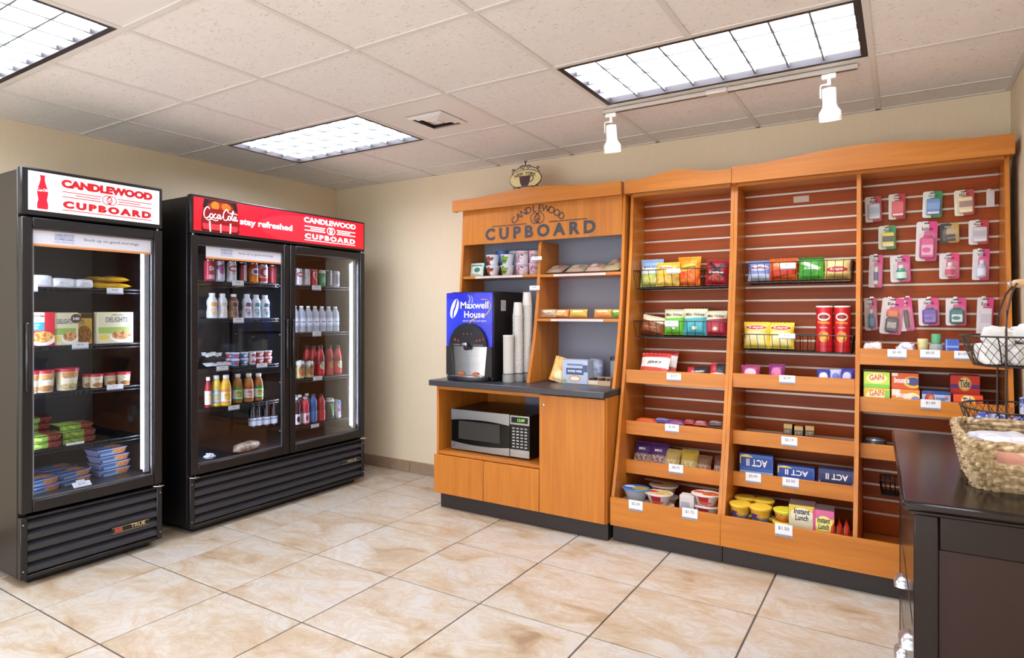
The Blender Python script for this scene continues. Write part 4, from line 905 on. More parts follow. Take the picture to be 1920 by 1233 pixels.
dl = PR('del', '#d8d0b0', [('r', .45, .42, .45, .10, 0, '#93b05a'), ('e', .66, .20, .33, .18, 0, '#ece9e2'), ('e', .66, .26, .28, .14, 0, '#e0b878', '#a84c36', 16.), ('e', .16, .2, .14, .09, 0, '#e2c15a')], rough=.35)
fbox('cream breakfast carton with dark calorie circle, behind the red carton', 100, 147, 586, .045, dl, CRM, [('DELIGHTS', GREYINK, .62, .15, -.05, .73)], .004)
q = fbox('brown and yellow breakfast carton wedged right of the calorie circle carton', 146, 173, 587, .045, PR('brnbox', '#c9a24a', [('e', .45, .3, .5, .3, 0, '#6b3d22', '#a8743a', 14.), ('r', .6, .92, .4, .08, 0, '#3a3028')], rough=.35), M('#a9822f', .5), [('TS', GREYINK, .3, .14, -.2, .72)], .03)
fbox('cream breakfast carton standing alone on the right of its shelf', 184, 250, 585, .05, dl, CRM, [('DELIGHTS', GREYINK, .62, .16, .02, .76), ('JIMMY DEAN', GREYINK, .34, .05, .05, .91)])
q = MB(); disc(q, .045, .135, .024, .024, -.0236); dk = part(q, 'calorie_circle', M('#4a4038', .5, var=0), bpy.data.objects['frozen_meal_box.001'], smooth=False); write(bpy.data.objects['frozen_meal_box.001'], '340', WTX, w=.03, h=.014, c=(.045, .135), y=-.0243, bold=.02)
z = C1Z[2] + .003; G = 'ice cream tubs in the cooler'; LIDR = M('#b02a3c', .4)
for i, (u0, u1, vt, fl) in enumerate(((41, 67, 697, 'pale'), (69, 110, 694, 'nutty'), (112, 155, 690, 'vanilla'))):
    c, w, h = fx(u0, u1, vt, XP, z); r = .5 * w / 1.04
    if i == 0: r = .045; c = -2.546
    tub('ice_cream_tub', ('large %s ice cream tub with red lid, %s' % (fl, ('cut off by the door edge', 'between two other large tubs', 'next to the small tubs')[i])), (XP - r, c, z), R90, r, h, PR('ice' + fl, '#e6d8b8', [('r', .5, .82, .14, .12, 0, '#c58a4a'), ('e', .5, .2, .18, .16, 0, ('#d8c08c', '#b57a3c', '#d9cf9a')[i], '#8d6a3a', 40.), ('r', .5, .62, .10, .07, 0, '#efeae0')], rough=.4), LIDR, G, .84, .13, txt=[('Haagen-Dazs', INK, .62, .09, .58)])
for i, (u0, u1, vt, dp, lb) in enumerate(((158, 178, 701, .05, 'small ice cream tub furthest left, behind another small tub'), (172, 199, 701, 0, 'small ice cream tub in front, nearest the large tubs'), (197, 228, 699, .05, 'small ice cream tub behind the price tag'), (221, 254, 697, 0, 'small ice cream tub beside the cooler lamp'))):
    c, w, h = fx(u0, u1, vt, XP - dp, z); r = .5 * min(w, .068) / 1.06; tub('ice_cream_tub', lb, (XP - dp - r, c, z), R90, r, h, PR('icesm%d' % (i % 2), '#e2d3b4', [('e', .5, .25, .16, .2, 0, '#8a4a2a', '#c58f52', 40.), ('r', .5, .7, .12, .08, 0, '#efe8da')], rough=.4), LIDR, 'small ice cream tubs in the cooler', .86, .17, txt=[('Haagen-Dazs', INK, .6, .11, .6)])
# sleeved meal trays
z = C1Z[3] + .003; G = 'green sleeved meal trays in the cooler'; BT = M('#1f1b1c', .4)
GS = PR('greensleeve', '#2c2a1c', [('r', .30, .5, .34, .5, 0, '#7f9c45'), ('e', .26, .5, .2, .3, 0, '#b3cc62', '#5a7a2c', 12.), ('r', .80, .5, .17, .42, 0, '#5a1f1c', '#a8453a', 18.)], rough=.35)
GL = [(-2.503, .60, 0, 'lowest in the left stack'), (-2.503, .60, 1, 'upper in the left stack'), (-2.335, .585, 0, 'lowest in the front stack'), (-2.335, .585, 1, 'middle of the front stack'), (-2.34, .565, 2, 'topmost of the front stack'), (-2.47, .40, 0, 'lowest in the rear stack'), (-2.47, .40, 1, 'second in the rear stack'), (-2.47, .40, 2, 'third in the rear stack'), (-2.46, .395, 3, 'topmost of the rear stack')]
for y, x, k, lb in GL: frozen('meal_tray', 'green sleeved meal tray, ' + lb, (x, y, z + k * .0335), R90, .168 if y < -2.5 else .160, .12, .0325, BT, GS, G)
z = .4015; G = 'blue sleeved meal trays on the cooler floor'; LB = M('#a9aee0', .35)
BS = PR('bluesleeve', '#2d3f74', [('r', .30, .62, .30, .2, 0, '#3f6f96'), ('e', .72, .5, .24, .36, 0, '#b5603a', '#d8a05a', 16.), ('r', .35, .35, .26, .08, 0, '#8fa8d0')], rough=.35)
BL = [(-2.125, .50, 0, 'bottom of the tall right stack'), (-2.125, .50, 1, 'second from below in the tall right stack'), (-2.13, .50, 2, 'third from below in the tall right stack'), (-2.14, .495, 3, 'topmost of the tall right stack'), (-2.335, .52, 0, 'lower of the middle stack'), (-2.335, .515, 1, 'upper of the middle stack'), (-2.34, .37, 0, 'lower in the back row'), (-2.34, .37, 1, 'upper in the back row'), (-2.50, .57, 0, 'lower at the front left'), (-2.50, .555, 1, 'upper at the front left')]
for y, x, k, lb in BL:
    tall = y > -2.2; frozen('meal_tray', 'blue sleeved meal tray, ' + lb, (x, y, z + k * (.038 if tall else .034)), R90 + (.25 if y < -2.3 and x > .5 else .12), .165, .125, .037 if tall else .033, LB, BS, G)
for a in (((42, 71, 533, 546, 'x', .676, '$3.59', 'under the white wrapped sandwiches')), ((200, 231, 540, 551, 'x', .676, '$1.29', 'under the yellow snack bags')), ((135, 166, 641, 655, 'x', .676, '$3.59', 'under the breakfast cartons')), ((200, 231, 719, 732, 'x', .676, '$1.75', 'under the small ice cream tubs')), ((124, 158, 826, 836, 'x', .676, '$2.99', 'below the green sleeved trays'))): price_tag(*a)
p = at_z(156, 912, .402); t = thing('price_tag', 'white price tag lying on the cooler floor before the blue trays', 'price tag', (p.x, p.y, .402), (-.9, 0, R90), 'shelf price tags'); part(MB().box((-.042, -.001, 0.002), (.042, .001, .036), bev=.0005), 'card', TAGW, t); part(MB().box((-.02, -.0012, .036), (.02, .0008, .048), bev=.0005), 'tab', TAGW, t); write(t, '$2.59', GREYINK, h=.012, c=(0, .02), y=-.0014)

# ================================================================ goods in the two-door cooler
def canrow(rows, z, G, xp=XP, r=.0315, cat='can'):
    for u0, u1, vt, pr, lb, tx in rows:
        c, w, h = fx(u0, u1, vt, xp, z); rr = min(r, w / 2 * .99); can('drink_can', lb, (xp - rr, c, z), R90, rr, h, pr, G, tx)
z = C2L[0] + .003
def CP(k, base, sh): return PR('can' + k, base, sh, rough=.28)
RW = M('#c5202f', .4, var=0); W_ = WTX
canrow([(389, 407, 487, CP('dr', '#a52a3c', [('r', .5, .2, .1, .1, 0, '#c9a0a8')]), 'dark red drink can at the left end of the upper left shelf', [('Dr', W_, .5, .2, .6)]),
        (408, 426, 489, CP('dd', '#c8c6d4', [('r', .5, .75, .2, .1, 20, '#9a4a7a'), ('e', .5, .55, .1, .2, 0, '#a56a90')]), 'silver and violet drink can on the upper left shelf', [('V', M('#8a3a6a', .4, var=0), .5, .3, .6)]),
        (430, 449, 490, CP('dc', '#d9d8e0', [('e', .5, .66, .17, .16, 0, '#c23a4a'), ('e', .5, .66, .12, .08, 0, '#e0dce2')]), 'white drink can with red oval on the upper left shelf', [('DIET', RW, .5, .09, .42)]),
        (451, 467, 492, CP('ck', '#2a1c20', [('r', .5, .5, .13, .4, 0, '#a3202c'), ('r', .5, .5, .03, .4, 0, '#d9d0d0')]), 'black and red drink can on the upper left shelf', []),
        (472, 489, 493, CP('og', '#e06a22', [('r', .5, .86, .5, .1, 0, '#b8351c'), ('e', .5, .58, .15, .18, 0, '#d8d8e6'), ('e', .5, .58, .1, .1, 0, '#3a4a90'), ('r', .5, .2, .5, .16, 0, '#e8861c')]), 'orange soda can on the upper left shelf', []),
        (490, 507, 496, CP('cs', '#d6d5dc', [('e', .46, .6, .16, .26, 0, '#c2243a'), ('e', .52, .6, .1, .17, 0, '#d6d5dc'), ('r', .5, .2, .3, .1, 0, '#cc3a2a')]), 'white drink can with large red C on the upper left shelf', [])], z, 'drink cans on the upper shelves')
canrow([(507, 523, 497, CP('ck2', '#7c1a26', [('r', .5, .5, .13, .4, 0, '#b0303c')]), 'red drink can with dimness in its colour, furthest right behind the left door', [])], z, 'drink cans on the upper shelves', XP - .12)  # darker red puts the dim light at the back into the can colour
z = C2R[0] + .003
canrow([(541, 557, 503, CP('dd', '', []), 'silver and violet drink can half behind the door stile', []), (557, 572, 503, CP('dc', '', []), 'white drink can with red oval behind the right door', []), (573, 585, 504, CP('gw', '#b9b4bc', [('r', .5, .55, .2, .22, 0, '#8a7f86', '#d5d0d6', 20.)]), 'grey patterned drink can behind the right door', []),
        (586, 599, 505, CP('rd', '#b81f2c', [('e', .5, .6, .1, .3, 15, '#d8b8bc'), ('e', .52, .58, .06, .26, 15, '#b81f2c')]), 'bright red drink can behind the right door', []), (601, 615, 506, CP('gr', '#1f8a5a', [('e', .5, .4, .1, .2, 0, '#6fc09a'), ('r', .5, .9, .5, .08, 0, '#d0dcd6')]), 'green drink can behind the right door', []),
        (615, 627, 507, CP('bk', '#3b3940', [('r', .5, .5, .05, .4, 0, '#a9a8b0')]), 'black and silver drink can behind the right door', []), (627, 642, 508, CP('sv', '#b9b8c2', [('r', .5, .5, .12, .3, 0, '#8a8894')]), 'silver drink can beside the right door lamp', [])], z, 'drink cans on the upper shelves', r=.0285)
MILKW = M('#dfe3ea', .35)
z = C2L[1] + .003
for i, (u0, u1, vt, c1, c2, lb) in enumerate(((393, 413, 549, '#d8dae4', '#d8a04a', 'white milk bottle with golden label, leftmost'), (413, 431, 550, '#d8dae4', '#c8b8a0', 'white milk bottle with beige label, second'), (434, 452, 551, '#8a6a58', '#5a3024', 'brown chocolate milk bottle'), (460, 476, 551, '#d4d6e0', '#7a3a48', 'white milk bottle with dark red label'), (476, 494, 552, '#d4dae2', '#4a8a9a', 'white milk bottle with teal label'), (493, 511, 553, '#d4dae2', '#3f5a6a', 'white milk bottle with dark speckled label, rightmost'))):
    c, w, h = fx(u0, u1, vt, XP, z); r = min(w * .49, .031)
    bottle('milk_bottle', lb + ', behind the left cooler door', (XP - r, c, z), R90, r, h, 'milk', MILKW if i != 2 else M('#6d4632', .35), PR('milk%d' % i, c1, [('e', .5, .3, .14, .26, 15, c2, c1, 30.), ('r', .5, .75, .12, .12, -10, c2)], rough=.35), WHITE, 'milk bottles', lab=(.05, .72))
z = C2R[1] + .003; WB = clear_mat('water_clear', '#dfe7f2', .55); WL = PR('waterlab', '#c3cbdc', [('r', .5, .5, .2, .3, 0, '#e6ebf4'), ('r', .5, .5, .12, .1, 0, '#8fa4c8')], rough=.3)
for i, (u0, u1) in enumerate([(551 + 12.7 * i, 563.7 + 12.7 * i) for i in range(7)]):
    c, w, h = fx(u0, u1, 573 + i * .3, XP - .0, z); r = min(w * .49, .029); dp = 0.
    bottle('water_bottle', 'clear water bottle, %s from the left behind the right cooler door' % ('first', 'second', 'third', 'fourth', 'fifth', 'sixth', 'seventh')[i], (XP - dp - r, c, z), R90, r, h, 'water', WB, WL, WHITE, 'water bottles', lab=(.24, .56))
# yogurt shelf
z = C2L[2] + .003
c, w, h = fx(390, 424, 661, XP - .06, z); t = thing('creamer_basket', 'small dark wicker basket heaped with white creamer cups in the cooler', 'basket', (XP - .12, c, z), (0, 0, R90))
m = MB(); hw, hd, hh = w * .5, .055, .06
for k in range(7):
    zz = .004 + k * .008; s = .88 + .018 * k; n = 28; pts = []
    for i in range(n):
        a = 2 * math.pi * i / n; sx = math.copysign(abs(math.cos(a)) ** .4, math.cos(a)); sy = math.copysign(abs(math.sin(a)) ** .4, math.sin(a)); o = .0015 * (1 if (i + k) % 2 else -1); pts.append((sx * (hw * s + o), sy * (hd * s + o), zz))
    m.tube(pts, .0042, 5, closed=True)
part(m, 'weave', M('#2e2522', .6, var=.2), t); part(MB().box((-hw * .86, -hd * .86, .001), (hw * .86, hd * .86, .006)), 'bottom', M('#2e2522', .6), t, smooth=False)
for i in range(10):
    x = (i % 5 - 2) * w * .17; y = -.022 + (i // 5) * .04
    t2 = thing('creamer_cup', 'small white creamer cup, %s in the %s row of the dark basket' % (('leftmost', 'second from the left', 'middle', 'second from the right', 'rightmost')[i % 5], ('front', 'rear')[i // 5]), 'creamer', (XP - .12 - y, c + x, z + .060 + .004 * ((i * 7) % 3)), (0, 0, R90), 'creamer cups in the basket'); link('cup', cm('creamer', lambda: MB().lathe([(.010, 0), (.014, .018), (.016, .019), (.016, .021)], 10).mesh('creamer', WHITE)), t2)
FP = [PR('flat%d' % i, '#d0d4d8', [('r', .5, .5, .3, .3, 0, a, bq, 14.)]) for i, (a, bq) in enumerate((('#9ab05a', '#e0e4e0'), ('#b5483a', '#e0dcd8'), ('#d8dce0', '#b04a5a'), ('#c9402f', '#e8e0d8')))]
for i, u in enumerate((397, 409, 422, 436)):
    bag('cream_packet', 'small printed cream packet, %s in front of the dark basket' % ('leftmost', 'second', 'third', 'rightmost')[i], (XP - .02, at_x(u, 0, XP).y, z + .010), (-R90 + .35, 0, R90 + .3 * (i % 2)), .05, .045, .014, FP[i], 'cream packets', seed=i + 3, nu=8, nv=8)
for i, (u0, u1, dp, c1, c2, st) in enumerate(((428, 442, .05, '#b52a3a', '#e4d8da', 2), (438, 453, 0, '#4a6fb5', '#d6455a', 2), (455, 470, 0, '#3f78c0', '#e4e4ea', 2), (470, 484, 0, '#d4d6e2', '#c8323f', 2), (484, 499, 0, '#c8323f', '#ecdede', 2), (500, 514, 0, '#c92f3c', '#f0e2dc', 2))):
    c, w, _ = fx(u0, u1, 660, XP - dp, z); r = min(w * .5, .027) / 1.07; cn = ('dark red', 'blue and pink', 'bright blue', 'white and red', 'red with white spot', 'red with cream spot')[i]
    pr = PR('yog%d' % i, '#dcdce6', [('r', .5, .5, .5, .38, 0, c1), ('e', .5, .5, .12, .24, 0, c2), ('e', .56, .4, .06, .14, 0, '#c83a46')], rough=.35)
    for k in range(st): tub('yogurt_cup', '%s yogurt cup, %s of its pair in the cooler' % (cn, ('lower', 'upper')[k]), (XP - dp - r, c, z + k * .0425), R90, r, .042, pr, M('#d5d7e0', .3), 'yogurt cups', .8, .1, 1.07)
# juices
z = C2L[3] + .003
JU = [(388, 399, 707, '#a02a30', '#d8d0d4', 'RD', 'dark red juice bottle cut off at the left door edge', 0), (402, 420, 704, '#e2c04a', '#9ab0b8', '', 'yellow juice bottle with blue-grey label', 0), (417, 441, 703, '#e6b63c', '#e8942a', '', 'yellow juice bottle with orange fruit label', -.03), (441, 461, 701, '#a8702a', '#3f8a3a', '', 'amber apple juice bottle next to the yellow ones', .015), (462, 481, 700, '#b5722c', '#b5321f', '', 'amber juice bottle with red round label', 0), (482, 498, 700, '#ab6a26', '#2f8a3c', '', 'amber juice bottle with green label, rightmost of its shelf', 0)]
for i, (u0, u1, vt, lq, lc, tx, lb, dp) in enumerate(JU):
    c, w, h = fx(u0, u1, vt, XP - dp, z); r = min(w * .49, .031)
    bottle('juice_bottle', lb, (XP - dp - r, c, z), R90, r, h, 'juice', M(lq, .15), PR('jl%d' % i, '#d9d9d4' if i else '#d8c8cc', [('e', .5, .5, .14, .3, 0, lc, '#e8c84a' if i != 4 else '#e0d8cc', 10.), ('r', .5, .9, .5, .1, 0, lc), ('r', .5, .06, .5, .06, 0, lc)], rough=.3), WHITE, 'juice bottles', lab=(.10, .55))
# right door: third shelf
z = C2R[2] + .003; G = 'drinks on the third right shelf'
SP = CP('spk', '#b8a878', [('e', .5, .45, .16, .3, 0, '#c5582c', '#5a6a3a', 8.), ('r', .5, .88, .5, .1, 0, '#c9ccd0')])
canrow([(559, 577, 676, SP, 'fruit print can left of its twin, behind the right cooler door', [('SS', INK, .5, .22, .72)]), (577, 593, 677, SP, 'fruit print can right of its twin, behind the right cooler door', [('SS', INK, .5, .22, .72)])], z, G)
RJ = M('#b51c28', .15); CAPB = M('#33262a', .35)
for i, (u0, u1, vt, dp, lb) in enumerate(((574, 588, 648, .09, 'red juice bottle at the back above the fruit cans'), (585, 600, 648, .07, 'red juice bottle just behind the fruit cans'), (595, 616, 647, 0, 'largest red juice bottle, in front right of the fruit cans'), (616, 630, 647, .03, 'red juice bottle second from the right door lamp'), (630, 647, 647, 0, 'red juice bottle nearest the right door lamp'))):
    c, w, h = fx(u0, u1, vt, XP - dp, z); r = min(w * .49, .031)
    bottle('juice_bottle', lb, (XP - dp - r, c, z), R90, r, h, 'juice', RJ, PR('rj%d' % (i % 2), '#c4222e', [('r', .5, .85, .5, .15, 0, '#7a1820'), ('e', .5, .5, .12, .24, 0, '#d8505a' if i % 2 else '#e2c8b8', '#5a9a4a', 12.)], rough=.3), CAPB, 'red juice bottles', lab=(.08, .62))
bottle('glass_bottle', 'slim dark glass bottle at the left edge of the third right shelf', (XP - .05, at_x(554, 0, XP - .02).y, z), R90, .026, .15, 'soda', M('#2c2e2c', .1), PR('gb', '#8a8f80', [('r', .5, .5, .2, .3, 0, '#4a5a44')]), CAPB, None, lab=(.1, .5))
# bottom right shelf
z = C2R[3] + .003; G = 'sports drinks on the lowest right shelf'
LOW = [(553, 568, 745, '#3a1a2c', '#d6d4dc', WHITE, 'sport', 'dark violet drink bottle with white label', 0), (568, 586, 744, '#c92a44', '#dcd4dc', M('#d8c0c8', .3), 'sport', 'pink drink bottle with white label', 0), (586, 598, 739, '#2a62a8', '#3a78c0', M('#5a3a4a', .3), 'sport', 'blue sports drink bottle', .0), (598, 616, 739, '#b01c2c', '#c8283a', CAPB, 'sport', 'red sports drink bottle', 0)]
for i, (u0, u1, vt, lq, lc, cp, kd, lb, dp) in enumerate(LOW):
    c, w, h = fx(u0, u1, vt, XP - dp, z); r = min(w * .49, .030); bottle('sports_drink', lb + ' on the lowest right shelf', (XP - dp - r, c, z), R90, r, h, kd, M(lq, .15), PR('lw%d' % i, lc, [('e', .5, .5, .08, .3, 0, lq)], rough=.3), cp, G, lab=(.06, .42))
canrow([(617, 631, 747, CP('mon', '#23302a', [('r', .5, .5, .03, .3, 10, '#7ac04a'), ('r', .47, .5, .02, .3, 10, '#7ac04a'), ('r', .5, .93, .5, .05, 0, '#c0c4c0')]), 'black and green energy drink can', []), (631, 643, 750, CP('rbl', '#4a5fae', [('r', .4, .5, .12, .5, 12, '#b8bcd0'), ('e', .5, .5, .08, .1, 0, '#c83a3a')]), 'blue and silver energy drink can', [])], z, 'energy drink cans')
for i, (u, xx, vt) in enumerate(((473, .42, 747), (484, .43, 748), (499, .45, 747), (513, .46, 749))):
    p = at_x(u, 0, xx); bottle('dark_bottle', 'dark bottle with white label seen deep behind the left door, %s from the left' % ('first', 'second', 'third', 'fourth')[i], (xx, p.y, z), R90, .026, .19, 'soda', M('#1c1517', .12), PR('dkl', '#c4c6d2', [('r', .5, .7, .3, .1, 0, '#7a7f90')]), CAPB, 'dark bottles at the back', lab=(.08, .36))
for i, (u, xx) in enumerate(((553, .50), (562, .52), (575, .50))): p = at_x(u, 0, xx); bottle('dark_bottle', 'dark violet bottle in the second row of the lowest right shelf, %s' % ('left', 'middle', 'right')[i], (xx, p.y, z), R90, .027, .2, 'sport', M('#2a1522', .15), PR('dkv', '#b8b6c4', [('r', .5, .5, .1, .3, 0, '#3a2438')]), WHITE, None, lab=(.06, .42))
# cooler floor
z = .4015; p = at_z(467, 846, z)
t = thing('bread_loaf', 'long loaf in a clear bag lying on the cooler floor', 'bread', (p.x - .03, p.y, z), (0, 0, R90 + .32)); part(blob(.215, .085, .058, 4, .7, .6, 20, 10, .14), 'loaf', crinkle('#a98a78', '#d4c2b4', .3, 22.), t)
m = MB(); m.add([(.10, 0, .03), (.135, -.02, .012), (.138, .015, .03), (.13, .02, .008)], [(0, 1, 2), (0, 2, 3)]); part(m, 'bag_tail', M('#cdbfb4', .3), t, smooth=False)
p = at_z(400, 862, z); t = thing('crumpled_paper', 'crumpled white paper in the left front corner of the cooler floor', 'paper', (p.x - .04, p.y, z), (0, 0, .4)); part(blob(.07, .06, .035, 8, .9, .9, 12, 6, .7), 'paper', M('#d4d8e0', .6), t, smooth=False)
for a in ((435, 457, 526, 536, '$1.25', 'under the drink cans behind the left door'), (437, 457, 595, 606, '$1.99', 'under the milk bottles'), (406, 428, 685, 696, '$1.00', 'under the creamer basket'), (481, 501, 680, 690, '$1.50', 'under the yogurt cups'), (428, 449, 758, 770, '$2.00', 'under the juice bottles'), (585, 602, 535, 544, '$1.25', 'under the drink cans behind the right door'), (586, 602, 621, 631, '$1.00', 'under the water bottles'), (587, 604, 704, 714, '$1.79', 'under the red juice bottles'), (583, 598, 793, 803, '$2.25', 'under the sports drinks')): price_tag(*a[:4], 'x', .676, a[4], a[5])
# ================================================================ on the worktop: coffee machine, cups, microwave
MW, MH, MD = .376, .585, .40
cf = thing('coffee_machine', 'black coffee machine with blue lit front standing at the left end of the worktop', 'coffee machine', (1.848, -.545, CT + .0005))
hw = MW / 2
part(MB().box((-hw, .012, .0), (hw, MD, MH - .004), bev=.006), 'body', M('#211c1c', .4), cf)
part(MB().box((-hw + .004, .06, MH - .004), (hw - .004, MD - .02, MH + .002), bev=.002), 'lid', M('#1a1717', .35), cf)
z0a, zc, ra = .245, .225, .155          # arch: base height, centre, radius
def arch(r, n=22, a0=0, a1=180, sx=1.): return [(r * sx * math.cos(math.radians(a0 + (a1 - a0) * i / n)), zc + r * math.sin(math.radians(a0 + (a1 - a0) * i / n))) for i in range(n + 1)]
BLUE = PR('coffeeblue', '#2b2fc8', [('e', .2, .4, .34, .5, 20, '#3340dc'), ('e', .85, .75, .3, .3, 0, '#3a3fd8')], rough=.16, coat=.5, emit=.0)
m = MB(); A = arch(ra); poly = [(hw - .004, .222)] + [(hw - .002, .24), (hw - .002, MH - .006), (-hw + .002, MH - .006), (-hw + .002, .24), (-hw + .004, .222)] + [(p[0], p[1]) for p in A[::-1]]
# build the panel as a strip between outer outline and arch so it stays a clean sheet
n = len(A); outer = []
for p in A:
    a = math.atan2(p[1] - zc, p[0]); dx, dz = math.cos(a), math.sin(a); t = min((hw - .002) / max(1e-6, abs(dx)), (MH - .006 - zc) / max(1e-6, dz)); outer.append((dx * t, zc + dz * t))
vs = [(p[0], .0, p[1]) for p in A] + [(p[0], .0, p[1]) for p in outer] + [(hw - .002, 0, MH - .006), (-hw + .002, 0, MH - .006)]
fs = [(i, i + 1, n + i + 1, n + i) for i in range(n - 1)]
ca = [i for i in range(n - 1) if outer[i][0] > hw - .0021 and outer[i + 1][0] < hw - .0021]; cb = [i for i in range(n - 1) if outer[i][0] > -hw + .0021 and outer[i + 1][0] < -hw + .0021]
for i in ca: fs.append((n + i, n + i + 1, 2 * n))
for i in cb: fs.append((n + i, n + i + 1, 2 * n + 1))
uvs = [((v[0] + hw) / MW, (v[2] - .2) / (MH - .2)) for v in vs]; m.add(vs, fs, 0, uvs)
k = len(vs); m.add([(v[0], .0115, v[2]) for v in vs], [f[::-1] for f in fs], 0, uvs)
edge = [(hw - .002, .225), (hw - .002, MH - .006), (-hw + .002, MH - .006), (-hw + .002, .225)]
for a, c in zip(edge, edge[1:]): m.add([(a[0], 0, a[1]), (c[0], 0, c[1]), (c[0], .0115, c[1]), (a[0], .0115, a[1])], [(0, 1, 2, 3)])
fp = part(m, 'front_panel', BLUE, cf, smooth=False); fp['label'] = 'glossy blue front panel with white lettering'
# bean emblem, lettering, steam and swirl
BW = M('#e8ecff', .4, var=0); m = MB(); bxx, bzz = -.118, .475
for s in (1,):
    pts = []
    for i in range(28):
        a = 2 * math.pi * i / 28; x, zz = .030 * math.cos(a), .068 * math.sin(a); r = -.35; pts.append((bxx + x * math.cos(r) - zz * math.sin(r), -.0012, bzz + x * math.sin(r) + zz * math.cos(r)))
    m.add(pts, [tuple(range(28))])
part(m, 'bean_emblem', BW, fp, smooth=False); m = MB(); stroke(m, [(bxx - .012, bzz - .06), (bxx - .008, bzz - .02), (bxx + .006, bzz + .01), (bxx + .022, bzz + .06)], .006, -.0018); part(m, 'bean_crease', M('#2b2fc0', .4, var=0), fp, smooth=False)
def serif(s, w, h, c, par):
    """heavier strokes plus small foot serifs"""
    m = MB(); letters(s, w=w, h=h, bold=.02, mb=m, c=c, y=-.0014); n = len(s); cw = w / n
    part(m, 'lettering', BW, par, smooth=False)
serif('Maxwell', .225, .046, (.045, .497), fp); serif('House', .165, .044, (.045, .436), fp)
write(fp, 'GOOD TO THE LAST DROP', BW, w=.19, h=.010, c=(.045, .393), y=-.0013)
m = MB(); stroke(m, [(.10, .535), (.15, .53), (.172, .49), (.15, .445), (.11, .425)], .004, -.0012); stroke(m, [(.065, .415), (.02, .395), (.005, .36), (.0, .38)], .004, -.0012); part(m, 'swirl', M('#c9a24a', .4, var=0), fp, smooth=False)
m = MB(); stroke(m, [(.0, .51), (.01, .54), (-.005, .565)], .007, -.0009); stroke(m, [(.025, .51), (.03, .535), (.02, .56)], .006, -.0009); part(m, 'steam', M('#8b8fe0', .5, var=0), fp, smooth=False)
# arch bezel with buttons
m = MB(); pts = arch(ra - .002, 24); m.prism([(p[0], p[1]) for p in pts], 'y', -.016, .0118); bz = part(m, 'control_arch', M('#1c1a20', .25), cf, ang=30)
for s in (-1, 1):
    for j in range(3 if s > 0 else 2):
        part(MB().lathe([(.009, 0), (.009, .002)], 14), 'button', M('#7a2a2c' if j != 1 else '#8a3b1c', .3), bz, loc=(s * (.075 + .026 * j) - (.0 if s < 0 else .0), -.0161, .262 + .006 * j), rot=(R90, 0, 0))
    write(bz, 'COFFEE' if s < 0 else 'HOT CHOCOLATE', M('#b9bac4', .5, var=0), w=.055 if s < 0 else .075, h=.006, c=(s * .088, .235), y=-.0165)
for j in range(3): part(MB().lathe([(.003, 0), (.003, .002)], 8), 'indicator', M('#c2564a', .3, var=0, emit=.6), bz, loc=(-.03 + .03 * j, -.0161, .308), rot=(R90, 0, 0))
# bay: posts, steel back, spout, drip tray
for s in (-1, 1): part(MB().prism([(s * (hw - .002), .03), (s * (hw - .002), .224), (s * (ra - .008), .224), (s * (ra - .028), .03)], 'y', -.004, .0118), 'post', M('#211c1c', .35), cf, smooth=False)
m = MB(); N = 20; vs = []
for i in range(N + 1):
    t = -1 + 2 * i / N; x = t * (ra - .012); y = .0115 - .012 * math.cos(t * R90); vs += [(x * (1 - .0), y, .034), (x, y, .2235)]
m.add(vs, [(2 * i, 2 * i + 2, 2 * i + 3, 2 * i + 1) for i in range(N)]); part(m, 'steel_splash', STEEL, cf)
part(MB().lathe([(.012, 0), (.018, .006), (.022, .02), (.022, .036)], 16), 'spout', M('#26242a', .2), cf, loc=(0, -.026, .20)); part(MB().lathe([(.02, 0), (.024, .004), (.018, .018), (.004, .022)], 16), 'spout_cover', CHROME, cf, loc=(-.004, -.04, .232))
part(MB().lathe([(.16, 0), (.165, .01), (.165, .026), (.158, .030)], 32, sy=.42), 'drip_tray', M('#232126', .3), cf, loc=(0, -.012, .0005)); part(MB().lathe([(.13, .0305), (.128, .033)], 32, sy=.40), 'drip_grid', STEEL, cf, loc=(0, -.016, 0))
for s in (-1, 1): m = MB(); disc(m, s * .055, .045, .026, .009, -.0075); part(m, 'cup_mark', M('#d8642c', .4, var=0), cf, smooth=False)
part(MB().box((hw + .0002, .10, MH - .125), (hw + .0012, .16, MH - .055)), 'notice', M('#b9b3b0', .5, var=.25), cf, smooth=False)
part(MB().box((hw + .0002, .02, .03), (hw + .003, .03, MH - .03), bev=.001), 'side_seam', M('#151313', .4), cf)
# cup caddy and stacks of paper cups
PC = M('#d9d6d2', .55, var=.03)
cad = thing('cup_caddy', 'low ribbed clear and black caddy holding the paper cup stacks', 'caddy', (2.150, -.425, CT + .0005))
for cx_, cy_ in ((-.028, -.062), (.0, .008), (.032, .074)):
    m = MB(); m.lathe([(.0375, .0), (.0375, .05), (.0395, .052), (.0395, .055)], 24, cap1=False, c=(cx_, cy_, 0)); part(m, 'well', clear_mat('caddy_clear', '#cfcfcf', .5), cad)
    m = MB()
    for i in range(24): a = 2 * math.pi * i / 24; m.tube([(cx_ + .0385 * math.cos(a), cy_ + .0385 * math.sin(a), .002), (cx_ + .0385 * math.cos(a), cy_ + .0385 * math.sin(a), .052)], .0008, 4)
    part(m, 'ribs', M('#8f8b88', .4), cad); m = MB(); m.tube([(cx_ + .0395 * math.cos(2 * math.pi * i / 24), cy_ + .0395 * math.sin(2 * math.pi * i / 24), .054) for i in range(24)], .0022, 5, closed=True); part(m, 'ring', M('#262427', .4), cad)
def cup_mesh(): return MB().lathe([(.025, .0), (.0255, .001), (.0322, .0815), (.0358, .083), (.0358, .0868), (.0335, .087), (.0325, .083), (.0248, .003)], 20, cap0=True, cap1=True).mesh('paper_cup', PC)
